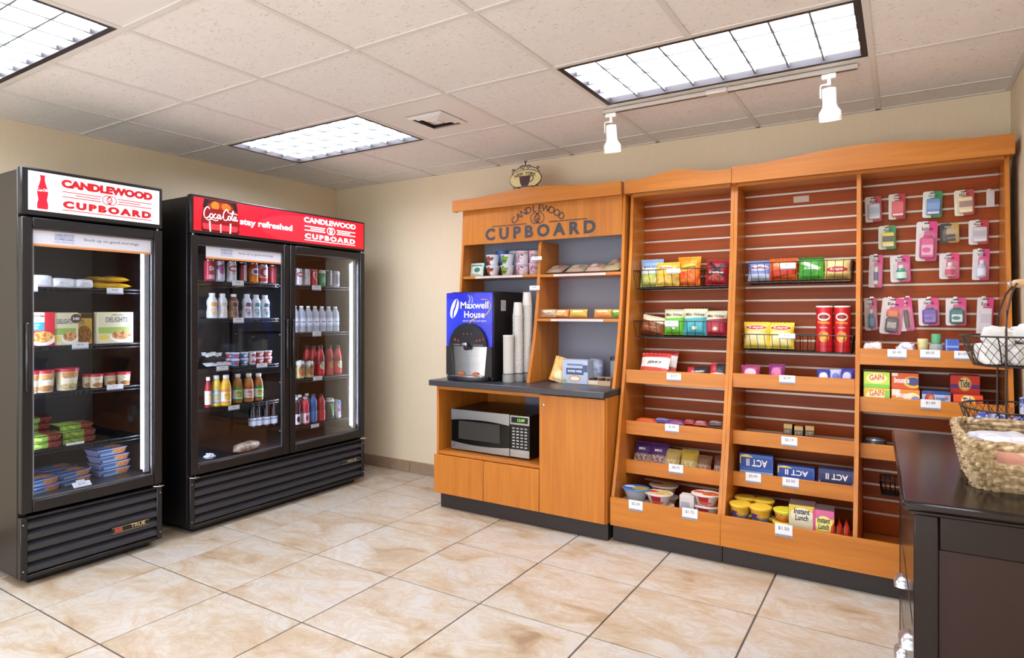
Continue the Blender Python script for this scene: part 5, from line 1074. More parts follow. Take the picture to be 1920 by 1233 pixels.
def sleeve(): return MB().lathe([(.0352, .0), (.036, .001), (.027, .118), (.0262, .1185)], 20).mesh('cup', PC)
def nth(i): return ('topmost' if i == 1 else '%d%s from the top' % (i, 'th' if 10 < i % 100 < 14 else {1: 'st', 2: 'nd', 3: 'rd'}.get(i % 10, 'th')))
def cup_stack(dx, dy, n, pitch, where, base, flip=True):
    for i in range(n):
        t = thing('paper_cup', 'paper cup %s of the %s stack beside the coffee machine' % (nth(n - i), where), 'paper cup', (2.150 + dx, -.425 + dy, base + i * pitch + .087), (math.pi, 0, 0), 'paper cups in the %s stack' % where); link('cup', cm('papercup', cup_mesh), t)
cup_stack(.0, .008, 39, .0112, 'middle', CT + .003); cup_stack(.032, .074, 45, .0112, 'tallest rear', CT + .003)
# front stack: cups wrapped in a plain sleeve
t = thing('cup_sleeve_stack', 'smooth white sleeve of paper cups in front of the taller cup stacks', 'paper cups', (2.122, -.487, CT + .003)); part(MB().lathe([(.0340, .0), (.0345, .002), (.0350, .292), (.0365, .294), (.0365, .299), (.030, .3005)], 24), 'sleeve', PC, t); part(MB().lathe([(.0368, .294), (.0368, .297)], 24), 'rim', WHITE, t)
# microwave
mw = thing('microwave', 'steel and black microwave oven in the cabinet niche', 'microwave', (2.010, -.545, .3825)); W_m, H_m, D_m = .612, .278, .40; hw = W_m / 2
for x in (-hw + .04, hw - .04):
    for y in (.05, D_m - .05): part(MB().lathe([(.014, 0), (.014, .010)], 10), 'foot', BLACKM, mw, loc=(x, y, 0))
part(MB().box((-hw + .002, .022, .0095), (hw - .002, D_m, H_m), bev=.003), 'housing', M('#1a1716', .35), mw)
dx = hw - .148; part(MB().box((-hw, .0, .0095), (dx, .0215, H_m), bev=.003), 'door', BLKGL, mw)
def band(za, zb_, bulge, up):
    m = MB(); N = 18; vs = []
    for i in range(N + 1):
        t = i / N; x = -hw + .001 + t * (dx + hw - .002); q = bulge * (4 * t * (1 - t)) * .5 + bulge * .5 * (1 - (2 * t - 1) ** 2)
        lo, hi = (za + 0, zb_) ; 
        if up: lo = za + bulge - q
        else: hi = zb_ - bulge + (bulge - q) * 1.0
        vs += [(x, -.0035, lo), (x, -.0035, hi), (x, .0, lo), (x, .0, hi)]
    fs = []
    for i in range(N): a = 4 * i; fs += [(a, a + 4, a + 5, a + 1), (a + 2, a + 3, a + 7, a + 6), (a + 1, a + 5, a + 7, a + 3), (a, a + 2, a + 6, a + 4)]
    m.add(vs, fs + [(0, 1, 3, 2), (4 * N, 4 * N + 2, 4 * N + 3, 4 * N + 1)]); return m
part(band(H_m - .060, H_m - .002, -.014, True), 'steel_band', STEEL, mw); part(band(.011, .062, .014, False), 'steel_band', STEEL, mw)
part(MB().box((-hw + .06, -.0012, .082), (dx - .075, -.0002, .202), bev=.0005), 'window', M('#3a3836', .25), mw)
cp = part(MB().box((dx + .001, .0, .0095), (hw, .0215, H_m), bev=.003), 'control_panel', BLKGL, mw)
part(MB().box((dx + .004, -.0032, H_m - .062), (hw - .002, -.0001, H_m - .004), bev=.001), 'display_bezel', STEEL, cp); part(MB().box((dx + .014, -.0042, H_m - .050), (hw - .012, -.0033, H_m - .014)), 'display', M('#0c1410', .2), cp, smooth=False)
write(cp, '12:09', M('#7ad04a', .4, var=0, emit=1.2), h=.018, c=((dx + hw) / 2 + .012, H_m - .032), y=-.0047, shear=.15)
part(MB().box((dx + .004, -.0032, .012), (hw - .002, -.0001, .060), bev=.001), 'door_button', STEEL, cp); part(MB().box((dx + .016, -.0046, .022), (hw - .012, -.0033, .050), bev=.001), 'button_inset', STEEL, cp)
km = M('#b8b8bd', .4, var=.2)
for r_ in range(7):
    for c_ in range(4):
        part(MB().box((dx + .020 + c_ * .030, -.0014, .072 + r_ * .0195), (dx + .038 + c_ * .030, -.0002, .080 + r_ * .0195)), 'key', km, cp, smooth=False)
part(MB().lathe([(.006, 0), (.006, .001)], 12), 'badge', M('#54565c', .3), mw, loc=(-hw + .025, -.0037, .036), rot=(R90, 0, 0))

# ---- right half of the worktop and hutch shelves
G = None
c, w, h = fyy(1018, 1062, 668, -.36, CT); bag('snack_bag', 'orange and cream snack bag leaning on the hutch divider', (c + .01, -.35, CT + .012), (-.42, .26, .35), .105, .155, .045, PR('orbag', '#e09a3c', [('r', .3, .5, .3, .5, 15, '#ecc27a', '#e0a85a', 8.), ('e', .6, .2, .35, .22, 0, '#f0d8a8'), ('r', .75, .6, .06, .3, 10, '#c8661c')], bump=.3), None, seed=21)
c, w, h = fyy(1053, 1101, 675, -.36, CT); carton('tea_box', 'white and blue carton with a brown oval standing on the worktop', (c, -.31, CT + .0005), .0, w, .085, h, PR('teabox', '#b4c0da', [('r', .5, .52, .34, .14, 0, '#3a4f7a'), ('e', .5, .22, .24, .14, 0, '#c9a078'), ('e', .5, .22, .18, .08, 0, '#efe3cf'), ('r', .9, .65, .1, .15, 0, '#4a5a80'), ('e', .1, .1, .09, .07, 0, '#8fae5a'), ('r', .5, .8, .3, .04, 0, '#6a7a9c')]), M('#a9b4cc', .45), None, [('SWISS MISS', WTX, .55, .10, 0, .53)])
p = at_y(1088, 675, -.24); t = thing('folded_packet', 'crumpled blue and white packet behind the white and blue carton', 'packet', (c + .075, -.20, CT + .0005), (0, 0, .3)); part(blob(.10, .07, .150, 5, .6, .6, 14, 8, .25), 'packet', crinkle('#8f9ec4', '#ccd3e4', .4), t)
c, w, h = fyy(1102, 1144, 692, -.36, CT); t = thing('condiment_tray', 'open cardboard tray of dark creamer pods on the worktop', 'tray', (c, -.315, CT + .0005))
m = MB(); hw, hd = w / 2, .045; m.box((-hw, -hd, 0), (hw, hd, .003)); m.box((-hw, -hd, .003), (hw, -hd + .002, .030)); m.box((-hw, hd - .002, .003), (hw, hd, .045)); m.box((-hw, -hd + .002, .003), (-hw + .002, hd - .002, .038)); m.box((hw - .002, -hd + .002, .003), (hw, hd - .002, .05)); part(m, 'tray', M('#c3a582', .6), t, smooth=False)
part(MB().box((-hw + .006, -hd - .0012, .004), (-hw * .1, -hd - .0002, .026)), 'tray_label', M('#d9d0c4', .5), t, smooth=False)
for i in range(6): 
    x = -hw + .02 + (i % 3) * (w - .04) / 2; y = -.02 + (i // 3) * .04; q = thing('creamer_pod', 'dark creamer pod, %s in the cardboard tray' % ('front left', 'front middle', 'front right', 'rear left', 'rear middle', 'rear right')[i], 'creamer', (c + x, -.315 + y, CT + .0045), (0, 0, 0), 'creamer pods in the tray'); link('cup', cm('pod', lambda: MB().lathe([(.010, 0), (.014, .034), (.0165, .035), (.0165, .037)], 12).mesh('pod', M('#4a403c', .4))), q)
c = at_y(1150, 690, -.30).x; t = thing('stir_stick_jar', 'clear jar with black lid beside the hutch side panel', 'jar', (c - .008, -.25, CT + .0005)); part(MB().lathe([(.030, 0), (.031, .002), (.031, .15)], 18), 'jar', clear_mat('jar_clear', '#dfe3ea', .3), t); part(MB().lathe([(.033, .150), (.033, .170), (.03, .174)], 18), 'lid', M('#2b2727', .4), t)
# left hutch shelf
z = ZHL + .0008; yp = -.265
def paper(lb, u0, u1, vt, y, c1, c2, seed, lean=-.2):
    c, w, h = fyy(u0, u1, vt, y, z); c = max(c, HX0 + .02 + w / 2); bag('tea_packet', lb, (c, y + .02, z + .006), (lean, 0, .05), w, h * .92, .035, PR('pk%d' % seed, c1, [('e', .6, .45, .22, .2, 20, c2), ('r', .5, .8, .4, .05, 0, c2)], bump=.2), 'tea packets', seed=seed, nu=8, nv=9)
paper('white and green packet leaning at the left end of the upper hutch shelf', 873, 897, 493, yp, '#c9dcd0', '#2f6a5a', 31); paper('green packet behind the white and green one', 893, 906, 495, yp + .06, '#5aa07c', '#9cc8b0', 32)
def cup_pair(u0, u1, vts, dy, kind, lbs, G):
    zb = z
    for k, (vt, lb) in enumerate(zip(vts, lbs)):
        c, w, h = fyy(u0, u1, vt, yp + dy, zb); r = min(w * .5, .052) / 1.06
        pr, ld, lp, tx, tp = kind
        tub('cereal_cup', lb, (c, yp + dy + r, zb), 0, r, h - .001, pr, ld, G, tp, .07, 1.06, txt=tx, lidpr=lp); zb += h
OAT1 = (PR('oat1', '#cdd6e6', [('r', .42, .45, .14, .38, -8, '#7a2e1c'), ('r', .42, .52, .12, .12, 0, '#c0582a'), ('e', .56, .3, .08, .2, 0, '#dfe4ee'), ('e', .46, .9, .05, .06, 0, '#c03a3a')]), M('#d5dae6', .3), None, (), .72)
OAT2 = (PR('oat2', '#d2d8e4', [('r', .45, .5, .12, .34, -6, '#6fa53c'), ('r', .45, .42, .10, .08, 0, '#3f6a2c'), ('e', .46, .9, .05, .06, 0, '#a03a6a')]), M('#d5dae6', .3), None, (), .72)
SPK = (PR('spk1', '#dcd6e2', [('r', .5, .88, .5, .12, 0, '#c9a4bc'), ('r', .42, .3, .08, .25, 0, '#d8d0dc', '#9a5a8c', 26.), ('e', .56, .7, .04, .1, 0, '#3a8a72')]), M('#d8d4dc', .3), None, [('K', M('#b5386a', .4, var=0), .34, .42, .55)], .86)
SPK2 = (PR('spk2', '#d9b8cc', [('e', .58, .62, .07, .16, 20, '#8a9a7a'), ('r', .42, .5, .05, .4, 0, '#e2c8d8')]), M('#c9a8bc', .3), None, [('K', M('#a52a5a', .4, var=0), .34, .5, .5)], .86)
cup_pair(906, 929, (497.5, 477), .0, OAT1, ('brown label oatmeal cup, lower of the left pair', 'brown label oatmeal cup, upper of the left pair'), 'oatmeal cups'); cup_pair(932, 958, (496.5, 476), .0, OAT2, ('green label oatmeal cup, lower of its pair', 'green label oatmeal cup, upper of its pair'), 'oatmeal cups')
cup_pair(962.5, 985.5, (492.5, 469.5), .01, SPK, ('white cereal cup at the bottom beside the oatmeal cups', 'pinkish cereal cup stacked beside the oatmeal cups'), 'cereal cups'); cup_pair(987, 1008, (491.5, 469), .02, SPK2, ('pink cereal cup at the bottom beside the hutch divider', 'pink cereal cup on top beside the hutch divider'), 'cereal cups')
zb = z + .085; BWL = (PR('bwl', '#2a3f7a', [('r', .5, .35, .2, .35, 0, '#4a2a22'), ('e', .45, .8, .2, .2, 0, '#3f78c8')]), M('#3a70c0', .3), None)
for u, c1, lb, dy in ((939, 0, 'blue and brown cereal bowl on top of the oatmeal cups', .085), (964, 1, 'grey cereal bowl at the back on top of the cups', .10)):
    c = at_y(u, 0, yp + dy).x; 
    tub('cereal_bowl', lb, (c, yp + dy + .03, z), 0, .052, .182 if c1 == 0 else .178, BWL[0] if c1 == 0 else M('#aeb6c4', .4), M('#3a6cb8', .3) if c1 == 0 else M('#b8c4d0', .3), 'tall cereal tubs', .62, .08, 1.06)
# right upper shelf: flat snack packs
z = ZHR + .001; JP = [PR('jp%d' % i, a, [('r', .5, .5, .36, .26, 0, bq, a, 7.), ('e', .4, .5, .2, .2, 0, c_)], bump=.3) for i, (a, bq, c_) in enumerate((('#a5907c', '#c04a3a', '#d8ccbe'), ('#b09a82', '#8f7a62', '#c8b8a2'), ('#b8a090', '#c8423c', '#dccfc4'), ('#a89878', '#c2b294', '#8a7a5c')))]
for i, (u0, u1, dz, lb) in enumerate(((1019, 1060, 0, 'red and tan snack packet at the left of the upper right hutch shelf'), (1058, 1100, 0, 'tan snack packet second on the upper right hutch shelf'), (1099, 1130, 0, 'red and cream snack packet third on the upper right hutch shelf'), (1127, 1163, 0, 'beige snack packet at the right end of the upper right hutch shelf'), (1132, 1160, .03, 'dark beige snack packet lying on top at the right end'))):
    c, w, _ = fyy(u0, u1, 500, -.26, z); bag('snack_packet', lb, (c, -.275 + (.05 if dz else 0), z + .012 + dz), (-R90 + .42, 0, .12 * ((i % 3) - 1)), min(w, .135), .11, .040, JP[i % 4], 'snack packets on the hutch', seed=40 + i, nu=9, nv=9)
# middle shelf: wrapped bars
z = ZHM + .001
for i, (u0, u1, a, bq, lb) in enumerate(((1014, 1042, '#c9b49c', '#8a3a28', 'cream wrapped bar leftmost on the middle hutch shelf'), (1038, 1064, '#d88a3c', '#e8c89a', 'orange wrapped bar next to the leftmost one'), (1068, 1101, '#e0a03a', '#8fae3c', 'yellow wrapped bar in the middle of the shelf'), (1112, 1144, '#dca04a', '#c2542a', 'golden wrapped bar right of the middle'), (1147, 1166, '#7fae3a', '#3a6a2c', 'green wrapped bar at the right end of the middle hutch shelf'))):
    c, w, _ = fyy(u0, u1, 585, -.31, z); bag('snack_bar', lb, (c, -.315 + .02 * (i % 2), z + .008), (-.25, 0, .05), w, .05, .035, PR('bar%d' % i, a, [('r', .5, .35, .42, .26, 0, bq, a, 9.), ('r', .5, .7, .3, .12, 0, '#f0dcb4')], bump=.25), 'snack bars on the hutch', seed=50 + i, nu=9, nv=8, fin=.04)
for a in ((996, 1016, 480, 489, '$2.29', 'on the divider beside the cereal cups', 1.70), (993, 1012, 535, 545, '$1.00', 'on the divider above the cup stacks', 1.46)): price_tag(*a[:4], 'y', fy_h(a[6]) - .004, a[4], a[5])
# coffee plaque on top of the hutch
p = at_y(984, 352, -.30); t = thing('coffee_plaque', 'oval cream plaque lettered over a dark coffee cup, standing on the hutch', 'plaque', (p.x, -.29, 2.131), (0, 0, .05))
PLK = M('#2a1a18', .5); a_, b_ = .118, .062; zc_ = .072
m = MB(); N = 40; vs = []
for y in (-.004, .004): vs += [(a_ * math.cos(2 * math.pi * i / N), y, zc_ + b_ * math.sin(2 * math.pi * i / N)) for i in range(N)]
m.add(vs, [tuple(range(N)), tuple(range(N, 2 * N))[::-1]] + [(i, (i + 1) % N, N + (i + 1) % N, N + i) for i in range(N)]); part(m, 'oval', PR('plq', '#d9c78c', [('e', .5, .5, .5, .5, 0, '#d9c78c')]), t)
m = MB(); m.tube([(a_ * math.cos(2 * math.pi * i / N), 0, zc_ + b_ * math.sin(2 * math.pi * i / N)) for i in range(N)], .0045, 6, closed=True); part(m, 'outline', PLK, t)
m = MB(); arc_letters('NEW YORK', 0, zc_ - .17, .208, -.40, .40, .022, m, y=-.0052, bold=.03); part(m, 'lettering', PLK, t, smooth=False)
m = MB(); m.add([(-.046, -.0055, zc_ + .022), (.040, -.0055, zc_ + .022), (.034, -.0055, zc_ - .02), (.020, -.0055, zc_ - .047), (-.028, -.0055, zc_ - .047), (-.040, -.0055, zc_ - .02)], [(0, 1, 2, 3, 4, 5)][::-1]); stroke(m, [(.036, zc_ + .016), (.058, zc_ + .014), (.058, zc_ - .008), (.036, zc_ - .022)], .0035, -.0055, thin=.9); flat(m, -.07, .06, zc_ - .055, zc_ - .048, -.0055); part(m, 'cup_picture', M('#4a2226', .5, var=.3), t, smooth=False)
def scroll(cx, cz, r, turns, a0, s): return [(cx + s * r * (1 - .75 * i / 26) * math.cos(a0 + turns * 6.283 * i / 26), 0, cz + r * (1 - .75 * i / 26) * math.sin(a0 + turns * 6.283 * i / 26)) for i in range(27)]
m = MB()
for s in (-1, 1):
    m.tube([(s * .105, 0, zc_ + .04), (s * .085, 0, zc_ + .065), (s * .055, 0, zc_ + .075), (s * .03, 0, zc_ + .092), (0, 0, zc_ + .088)], .0028, 6); m.tube(scroll(s * .092, zc_ + .066, .012, 1.3, 0, s), .0024, 5); m.tube(scroll(s * .022, zc_ + .080, .016, 1.4, -.5, s), .0024, 5); m.tube(scroll(s * .085, .016, .014, 1.2, 1.5, s), .0026, 5)
    m.tube([(s * .085, 0, .003), (s * .05, 0, .004), (0, 0, .009)], .003, 6)
m.tube([(0, 0, zc_ + .09), (0, 0, zc_ + .118)], .004, 6); m.tube(scroll(0, zc_ + .115, .008, 1.0, 0, 1), .003, 5); part(m, 'scrollwork', PLK, t)
# ================================================================ narrow shelf (bay A)
YF = -.30
def mkbasket(lb, X_, u0, u1, vr, vb, nx, G='slatwall wire baskets', y0=-.29):
    a, c = at_y(u0, 0, y0).x, at_y(u1, 0, y0).x; a = max(a, X_[0] + .004); c = min(c, X_[1] - .004); um = (u0 + u1) / 2
    zr, zb = at_y(um, vr, y0).z, at_y(um, vb, y0).z; wire_basket(lb, a, c, y0, YB - .006, zb, zr, nx, 6, G); return zb + .009
YEL = M('#f0e6d0', .4, var=0); MAR = M('#6a1424', .4, var=0)
def bay(c, w):
    X_ = AX if c < A1 else BX
    return min(max(c, X_[0] + w / 2 + .008), X_[1] - w / 2 - .008)
def chip(lb, u0, u1, vt, zb, pr, txt=(), seed=0, dy=0., tilt=-.14, ry=0., d=.06, y=-.215, cat='bag', G=None, name='chip_bag', hmax=.3):
    c, w, h = fyy(u0, u1, vt, y + dy, zb); c = bay(c, w); return bag(name, lb, (c, y + dy, zb + .012), (tilt, ry, 0), w, min(hmax, h * .92), d, pr, G, txt, seed=seed, fin=.05)
G = 'chip bags in the narrow shelf'
zb = mkbasket('upper black wire basket of chip bags in the narrow shelf', AX, 1187, 1366, 504, 540, 12)
chip('blue white and green chip bag at the left end of the upper basket', 1200, 1242, 487, zb, PR('ch1', '#9fb46a', [('r', .5, .86, .5, .14, 0, '#8fb0dc'), ('r', .5, .6, .45, .14, 0, '#cfd8d8'), ('e', .5, .2, .3, .2, 0, '#e0cf7a', '#a8b85a', 12.)], bump=.3), [('BAKED', M('#3a4f8a', .4, var=0), .6, .08, 0, .72)], 1, .03, G=G)
chip('yellow chip bag second from the left in the upper basket', 1230, 1274, 493, zb, PR('ch2', '#e3b93a', [('e', .45, .76, .35, .12, 0, '#efe0b0'), ('r', .5, .2, .5, .2, 0, '#d8a02c', '#ecd070', 9.)], bump=.3), [('Baked', RED, .6, .10, -.04, .77, .25)], 2, -.03, G=G)
chip('orange and red flaming chip bag in the upper basket', 1270, 1313, 482, zb, PR('ch3', '#e8941e', [('r', .5, .25, .5, .32, 0, '#d8341f', '#e8861e', 9.), ('e', .45, .62, .4, .12, 10, '#f2c23a'), ('r', .8, .9, .2, .1, 0, '#f0a828')], bump=.35), [('Cheetos', M('#7a1a12', .4, var=0), .7, .09, -.03, .62, .2, .12)], 3, .0, G=G)
chip('dark red chip bag with black cross at the right end of the upper basket', 1322, 1365, 488, zb, PR('ch4', '#a01f2c', [('r', .5, .6, .45, .07, 38, '#2a1418'), ('r', .5, .6, .45, .07, -38, '#2a1418'), ('e', .5, .25, .35, .14, 0, '#c8502a', '#7a1420', 10.)], bump=.35), [('Doritos', WTX, .6, .09, 0, .48)], 4, .0, ry=.06, G=G)
zb = mkbasket('lower black wire basket of chip bags in the narrow shelf', AX, 1188, 1365, 602, 634, 12)
VK = lambda k, c1, c2: PR('vk' + k, c1, [('r', .5, .84, .5, .18, 4, '#d9d2b4'), ('e', .5, .25, .2, .14, 0, c2, c1, 12.), ('e', .5, .25, .10, .07, 0, '#e8dcc0')], bump=.3)
DKG = M('#2f3a2c', .4, var=0)
chip('brown and cream chip bag tilting at the left of the lower basket', 1191, 1236, 594, zb, PR('vkb', '#8a4a2c', [('r', .5, .86, .5, .16, -6, '#d9cbb0'), ('e', .5, .4, .34, .2, 0, '#a8653c', '#6a3420', 9.)], bump=.3), [('JALAPENO', M('#d8b48a', .4, var=0), .6, .07, 0, .36)], 5, .02, ry=.18, G=G)
chip('green and cream chip bag in the lower basket', 1245, 1284, 581, zb, VK('g', '#6fc23c', '#3f8a2c'), [('Miss Vickies', DKG, .78, .13, 0, .80, .3)], 6, .02, G=G); chip('teal and cream chip bag in the lower basket', 1281, 1326, 580, zb, VK('t', '#4aa8b4', '#2a7a88'), [('Miss Vickies', DKG, .78, .13, 0, .80, .3)], 7, .0, G=G); chip('red and cream chip bag at the right of the lower basket', 1322, 1363, 584, zb, VK('r', '#a82a44', '#d86a5a'), [('Miss Vickies', DKG, .78, .13, 0, .80, .3)], 8, .01, G=G)
zb = ZA[0] + .001; G = 'jerky bags'
JK = PR('jk', '#d6d0cc', [('r', .5, .93, .5, .09, 0, '#b5302a'), ('r', .5, .30, .5, .11, -4, '#c0402f'), ('e', .5, .10, .4, .12, 0, '#3a2422', '#6a3a30', 9.)], bump=.25)
chip('white and red jerky bag in front at the top tray of the narrow shelf', 1197, 1252, 659, zb, JK, [('JERKY', INK, .5, .13, 0, .60, .1)], 9, -.05, -.5, d=.035, y=-.30, G=G, hmax=.17); chip('white and red jerky bag half hidden behind the front jerky bag', 1213, 1267, 656, zb, JK, [('JERKY', INK, .5, .13, 0, .60, .1)], 10, .02, -.42, d=.035, y=-.28, G=G, hmax=.17)
NB = PR('nb', '#2c2428', [('r', .18, .55, .2, .5, 12, '#b5283a'), ('r', .55, .22, .5, .16, 0, '#cfc8c6')], bump=.3)
chip('black and red nut bag lying left of its twin on the top tray', 1285, 1327, 671, zb, NB, [('TURKEY', WTX, .6, .12, .05, .5, .1)], 11, -.03, -.8, ry=-.1, d=.04, y=-.33, G='nut bags', hmax=.10); chip('black and red nut bag at the right end of the top tray', 1327, 1362, 667, zb, NB, [('ENERGY', INK, .6, .10, .05, .22, .1)], 12, -.02, -.7, d=.04, y=-.33, G='nut bags', hmax=.12)
zb = ZA[1] + .001
for i, (u0, u1, a, bq, lb) in enumerate(((1190, 1232, '#c8441f', '#e0892c', 'orange red candy bar at the left end'), (1218, 1262, '#4a3a88', '#c0b8d8', 'violet and white candy bar'), (1250, 1284, '#6a3a7a', '#a84a5a', 'purple candy bar'), (1277, 1302, '#a0242c', '#d89a8a', 'bright red candy bar'), (1299, 1328, '#8a2a2c', '#c8a49a', 'dark red candy bar'), (1322, 1357, '#5a3a3c', '#d0c4c0', 'brown and white candy bar at the right end'))):
    c, w, _ = fyy(u0, u1, 790, -.36, zb); bag('candy_bar', lb + ' of the second tray', (c, -.365 + .03 * (i % 2), zb + .052 + .003 * i), (-R90 + .22, 0, .1), w * .96, .055, .026, PR('cb%d' % i, a, [('r', .5, .5, .34, .3, 0, bq, a, 6.)], bump=.15), 'candy bars', seed=60 + i, nu=8, nv=6, fin=.03)
zb = ZA[2] + .001
for i, (u0, u1, vt, a, bq, lb) in enumerate(((1180, 1216, 836, '#4a2a62', '#d0b08a', 'purple and tan trail mix bag at the left end'), (1211, 1250, 840, '#4f2d68', '#cfae88', 'purple and tan trail mix bag next to the left end'), (1240, 1274, 850, '#b59a5a', '#e0cc9a', 'golden nut bag left of its twin'), (1270, 1307, 852, '#b8983f', '#dccf9c', 'golden nut bag right of its twin'), (1301, 1333, 862, '#7a5a42', '#c8a082', 'brown nut bag'), (1334, 1357, 863, '#6a4038', '#c8aa92', 'dark nut bag at the right end'))):
    c, w, h = fyy(u0, u1, vt, -.35, zb); c = bay(c, w); bag('trail_mix_bag', lb + ' of the third tray', (c, -.345, zb + .012), (-.55, 0, .02), w * .88, h * 1.12, .034, PR('tm%d' % i, a, [('r', .5, .26, .5, .27, 0, bq, a, 14.)], bump=.25), 'trail mix bags', [('MIX', WTX, .4, .10, 0, .72)] if i < 2 else (), seed=70 + i, nu=9, nv=9)
# bin: microwave bowls
zb = ZBIN + .001; FOIL = M('#d8d4ce', .35)
def film(k, a, bq, c_): return PR('film' + k, a, [('e', .66, .42, .28, .3, 0, bq, c_, 12.), ('e', .26, .6, .2, .14, 0, '#c8283a' if k != 'bl' else '#d8e0f0')])
def bowl_(lb, u0, u1, yc, r, h, dz, side, fl, rim, sy=.8):
    c = (at_y(u0, 0, yc).x + at_y(u1, 0, yc).x) / 2; c = bay(c, r * 2.2); tub('microwave_bowl', lb, (c, yc, zb + dz), .1, r, h, side, rim, 'microwave bowls in the bin', .68, .08, 1.1, sy=sy, lidpr=fl, cat='bowl')
WB_ = PR('bowlside', '#cfc4bc', [('r', .48, .5, .07, .4, 0, '#b52a35'), ('r', .5, .3, .1, .1, 0, '#d85a4a')])
bowl_('microwave bowl with blue film lid at the left front of the bin', 1160, 1212, -.47, .074, .068, .092, M('#a9adb8', .35), film('bl', '#3a6ab5', '#c98a4a', '#7aa84a'), M('#5a80c0', .3)); bowl_('microwave bowl under the one with the blue film lid', 1160, 1212, -.47, .072, .090, .0, M('#8d8f9a', .35), None, FOIL)
FR = film('rd', '#dcc8a4', '#e0c98a', '#c9a45a')
bowl_('front microwave bowl with cream and red film lid', 1210, 1262, -.465, .073, .062, .088, WB_, FR, FOIL); bowl_('microwave bowl under the front cream and red one', 1212, 1264, -.462, .073, .086, .0, WB_, None, FOIL); bowl_('rear microwave bowl with cream and red film lid', 1218, 1272, -.29, .078, .062, .088, WB_, FR, FOIL); bowl_('microwave bowl under the rear cream and red one', 1218, 1272, -.29, .078, .086, .0, WB_, None, FOIL)
FO = film('or', '#d9cdbf', '#cf7a3a', '#b5402c')
bowl_('upper microwave bowl with orange film lid at the right of the bin', 1305, 1352, -.47, .072, .060, .128, WB_, FO, FOIL); bowl_('middle microwave bowl in the right stack', 1305, 1352, -.47, .072, .060, .067, WB_, FO, FOIL); bowl_('lowest microwave bowl in the right stack', 1305, 1352, -.47, .072, .065, .0, WB_, None, FOIL)
c, w, h = fyy(1279, 1307, 926, -.49, zb); carton('soup_box', 'white and red carton beside the right bowl stack', (c - .005, -.50, zb), 0, w * .95, .06, h, PR('soupb', '#cfc8c8', [('r', .5, .2, .5, .12, 0, '#b9a8a4'), ('e', .6, .12, .2, .1, 0, '#b53a35'), ('r', .4, .7, .3, .1, 0, '#a9a4b4')]), M('#cbc6c6', .45), None)
# ================================================================ wide shelf, left bay (B)
G = 'chip bags in the wide shelf'
zb = mkbasket('upper black wire basket of chip bags in the wide shelf', BX, 1392, 1598, 490, 529, 14)
chip('blue and white chip bag at the left of the upper wide basket', 1402, 1447, 491, zb, PR('ch5', '#7f93d0', [('e', .5, .62, .42, .16, 0, '#d4daee'), ('r', .5, .15, .5, .15, 0, '#c9d2e6')], bump=.3), [('Ruffles', M('#b5283c', .4, var=0), .7, .13, 0, .62, .15)], 13, .02, G=G); chip('orange chip bag in the upper wide basket', 1442, 1495, 486, zb, PR('ch6', '#d9662a', [('r', .5, .3, .5, .2, 14, '#c23a1e'), ('e', .5, .7, .4, .12, 0, '#e8924a')], bump=.35), [('Cheetos', M('#f0d0b0', .4, var=0), .6, .1, 0, .7, .2)], 14, .0, G=G)
chip('green chip bag in the upper wide basket', 1497, 1545, 484, zb, PR('ch7', '#4fae3c', [('r', .5, .6, .4, .08, -24, '#dfe8d8'), ('e', .45, .3, .3, .12, 0, '#3a8a2f'), ('r', .5, .95, .5, .06, 0, '#2f6f2a')], bump=.35), [('Lays', WTX, .5, .12, 0, .45, .2)], 15, .0, G=G); chip('cream chip bag with red banner at the right of the upper wide basket', 1545, 1595, 487, zb, PR('ch8', '#dcc88a', [('e', .5, .42, .42, .15, 0, '#b5303a'), ('r', .5, .1, .5, .1, 0, '#caa85a')], bump=.3), [('Lays', WTX, .5, .14, 0, .43, .2)], 16, .01, G=G)
zb = mkbasket('lower black wire basket holding two yellow bags and two red tubes', BX, 1391, 1599, 628, 662, 14)
LY = PR('ly', '#e8cf4a', [('e', .5, .80, .42, .11, 0, '#efe2b0'), ('e', .5, .80, .40, .085, 0, '#c22a35'), ('r', .5, .36, .4, .28, 0, '#e6dfc0', '#ecd868', 6.)], bump=.3)
chip('yellow potato chip bag at the left end of the lower wide basket', 1394, 1443, 605, zb, LY, [('Lays', WTX, .56, .10, 0, .80, .2)], 17, .0, G=G); chip('yellow potato chip bag next to the empty part of the basket', 1440, 1489, 606, zb, LY, [('Lays', WTX, .56, .10, 0, .80, .2)], 18, .01, G=G)
PG = PR('pg', '#c4202c', [('e', .5, .78, .13, .09, 0, '#e6ddcc'), ('e', .5, .78, .10, .05, 0, '#8a2a2c'), ('r', .5, .12, .5, .015, 0, '#a81822'), ('e', .5, .34, .11, .12, 0, '#e9c05a', '#d86a2c', 20.)], rough=.3)
for u0, u1, lb in ((1530, 1562, 'red chip tube left of its twin in the lower wide basket'), (1564, 1595, 'red chip tube at the right end of the lower wide basket')):
    c, w, h = fyy(u0, u1, 573, -.21, zb); r = w * .5; t = thing('chip_tube', lb, 'chip tube', (c, -.21, zb), group='red chip tubes'); part(MB().lathe([(r, 0), (r, h * .975)], 24), 'tube', PG, t); part(MB().lathe([(r * 1.03, h * .965), (r * 1.03, h * .99), (r * .98, h)], 24), 'lid', M('#dcd6d0', .35), t)
    fn = cyl_fn(r, .001); part(letters('Pringles', w=r * 1.5, h=h * .075, c=(0, h * .63), fn=fn, bold=.02), 'lettering', M('#e8c840', .4, var=0), t, smooth=False); part(letters('ORIGINAL', w=r * 1.0, h=h * .025, c=(0, h * .53), fn=fn, bold=.02), 'lettering', M('#f0e6d8', .4, var=0), t, smooth=False)
zb = ZB_[0] + .001
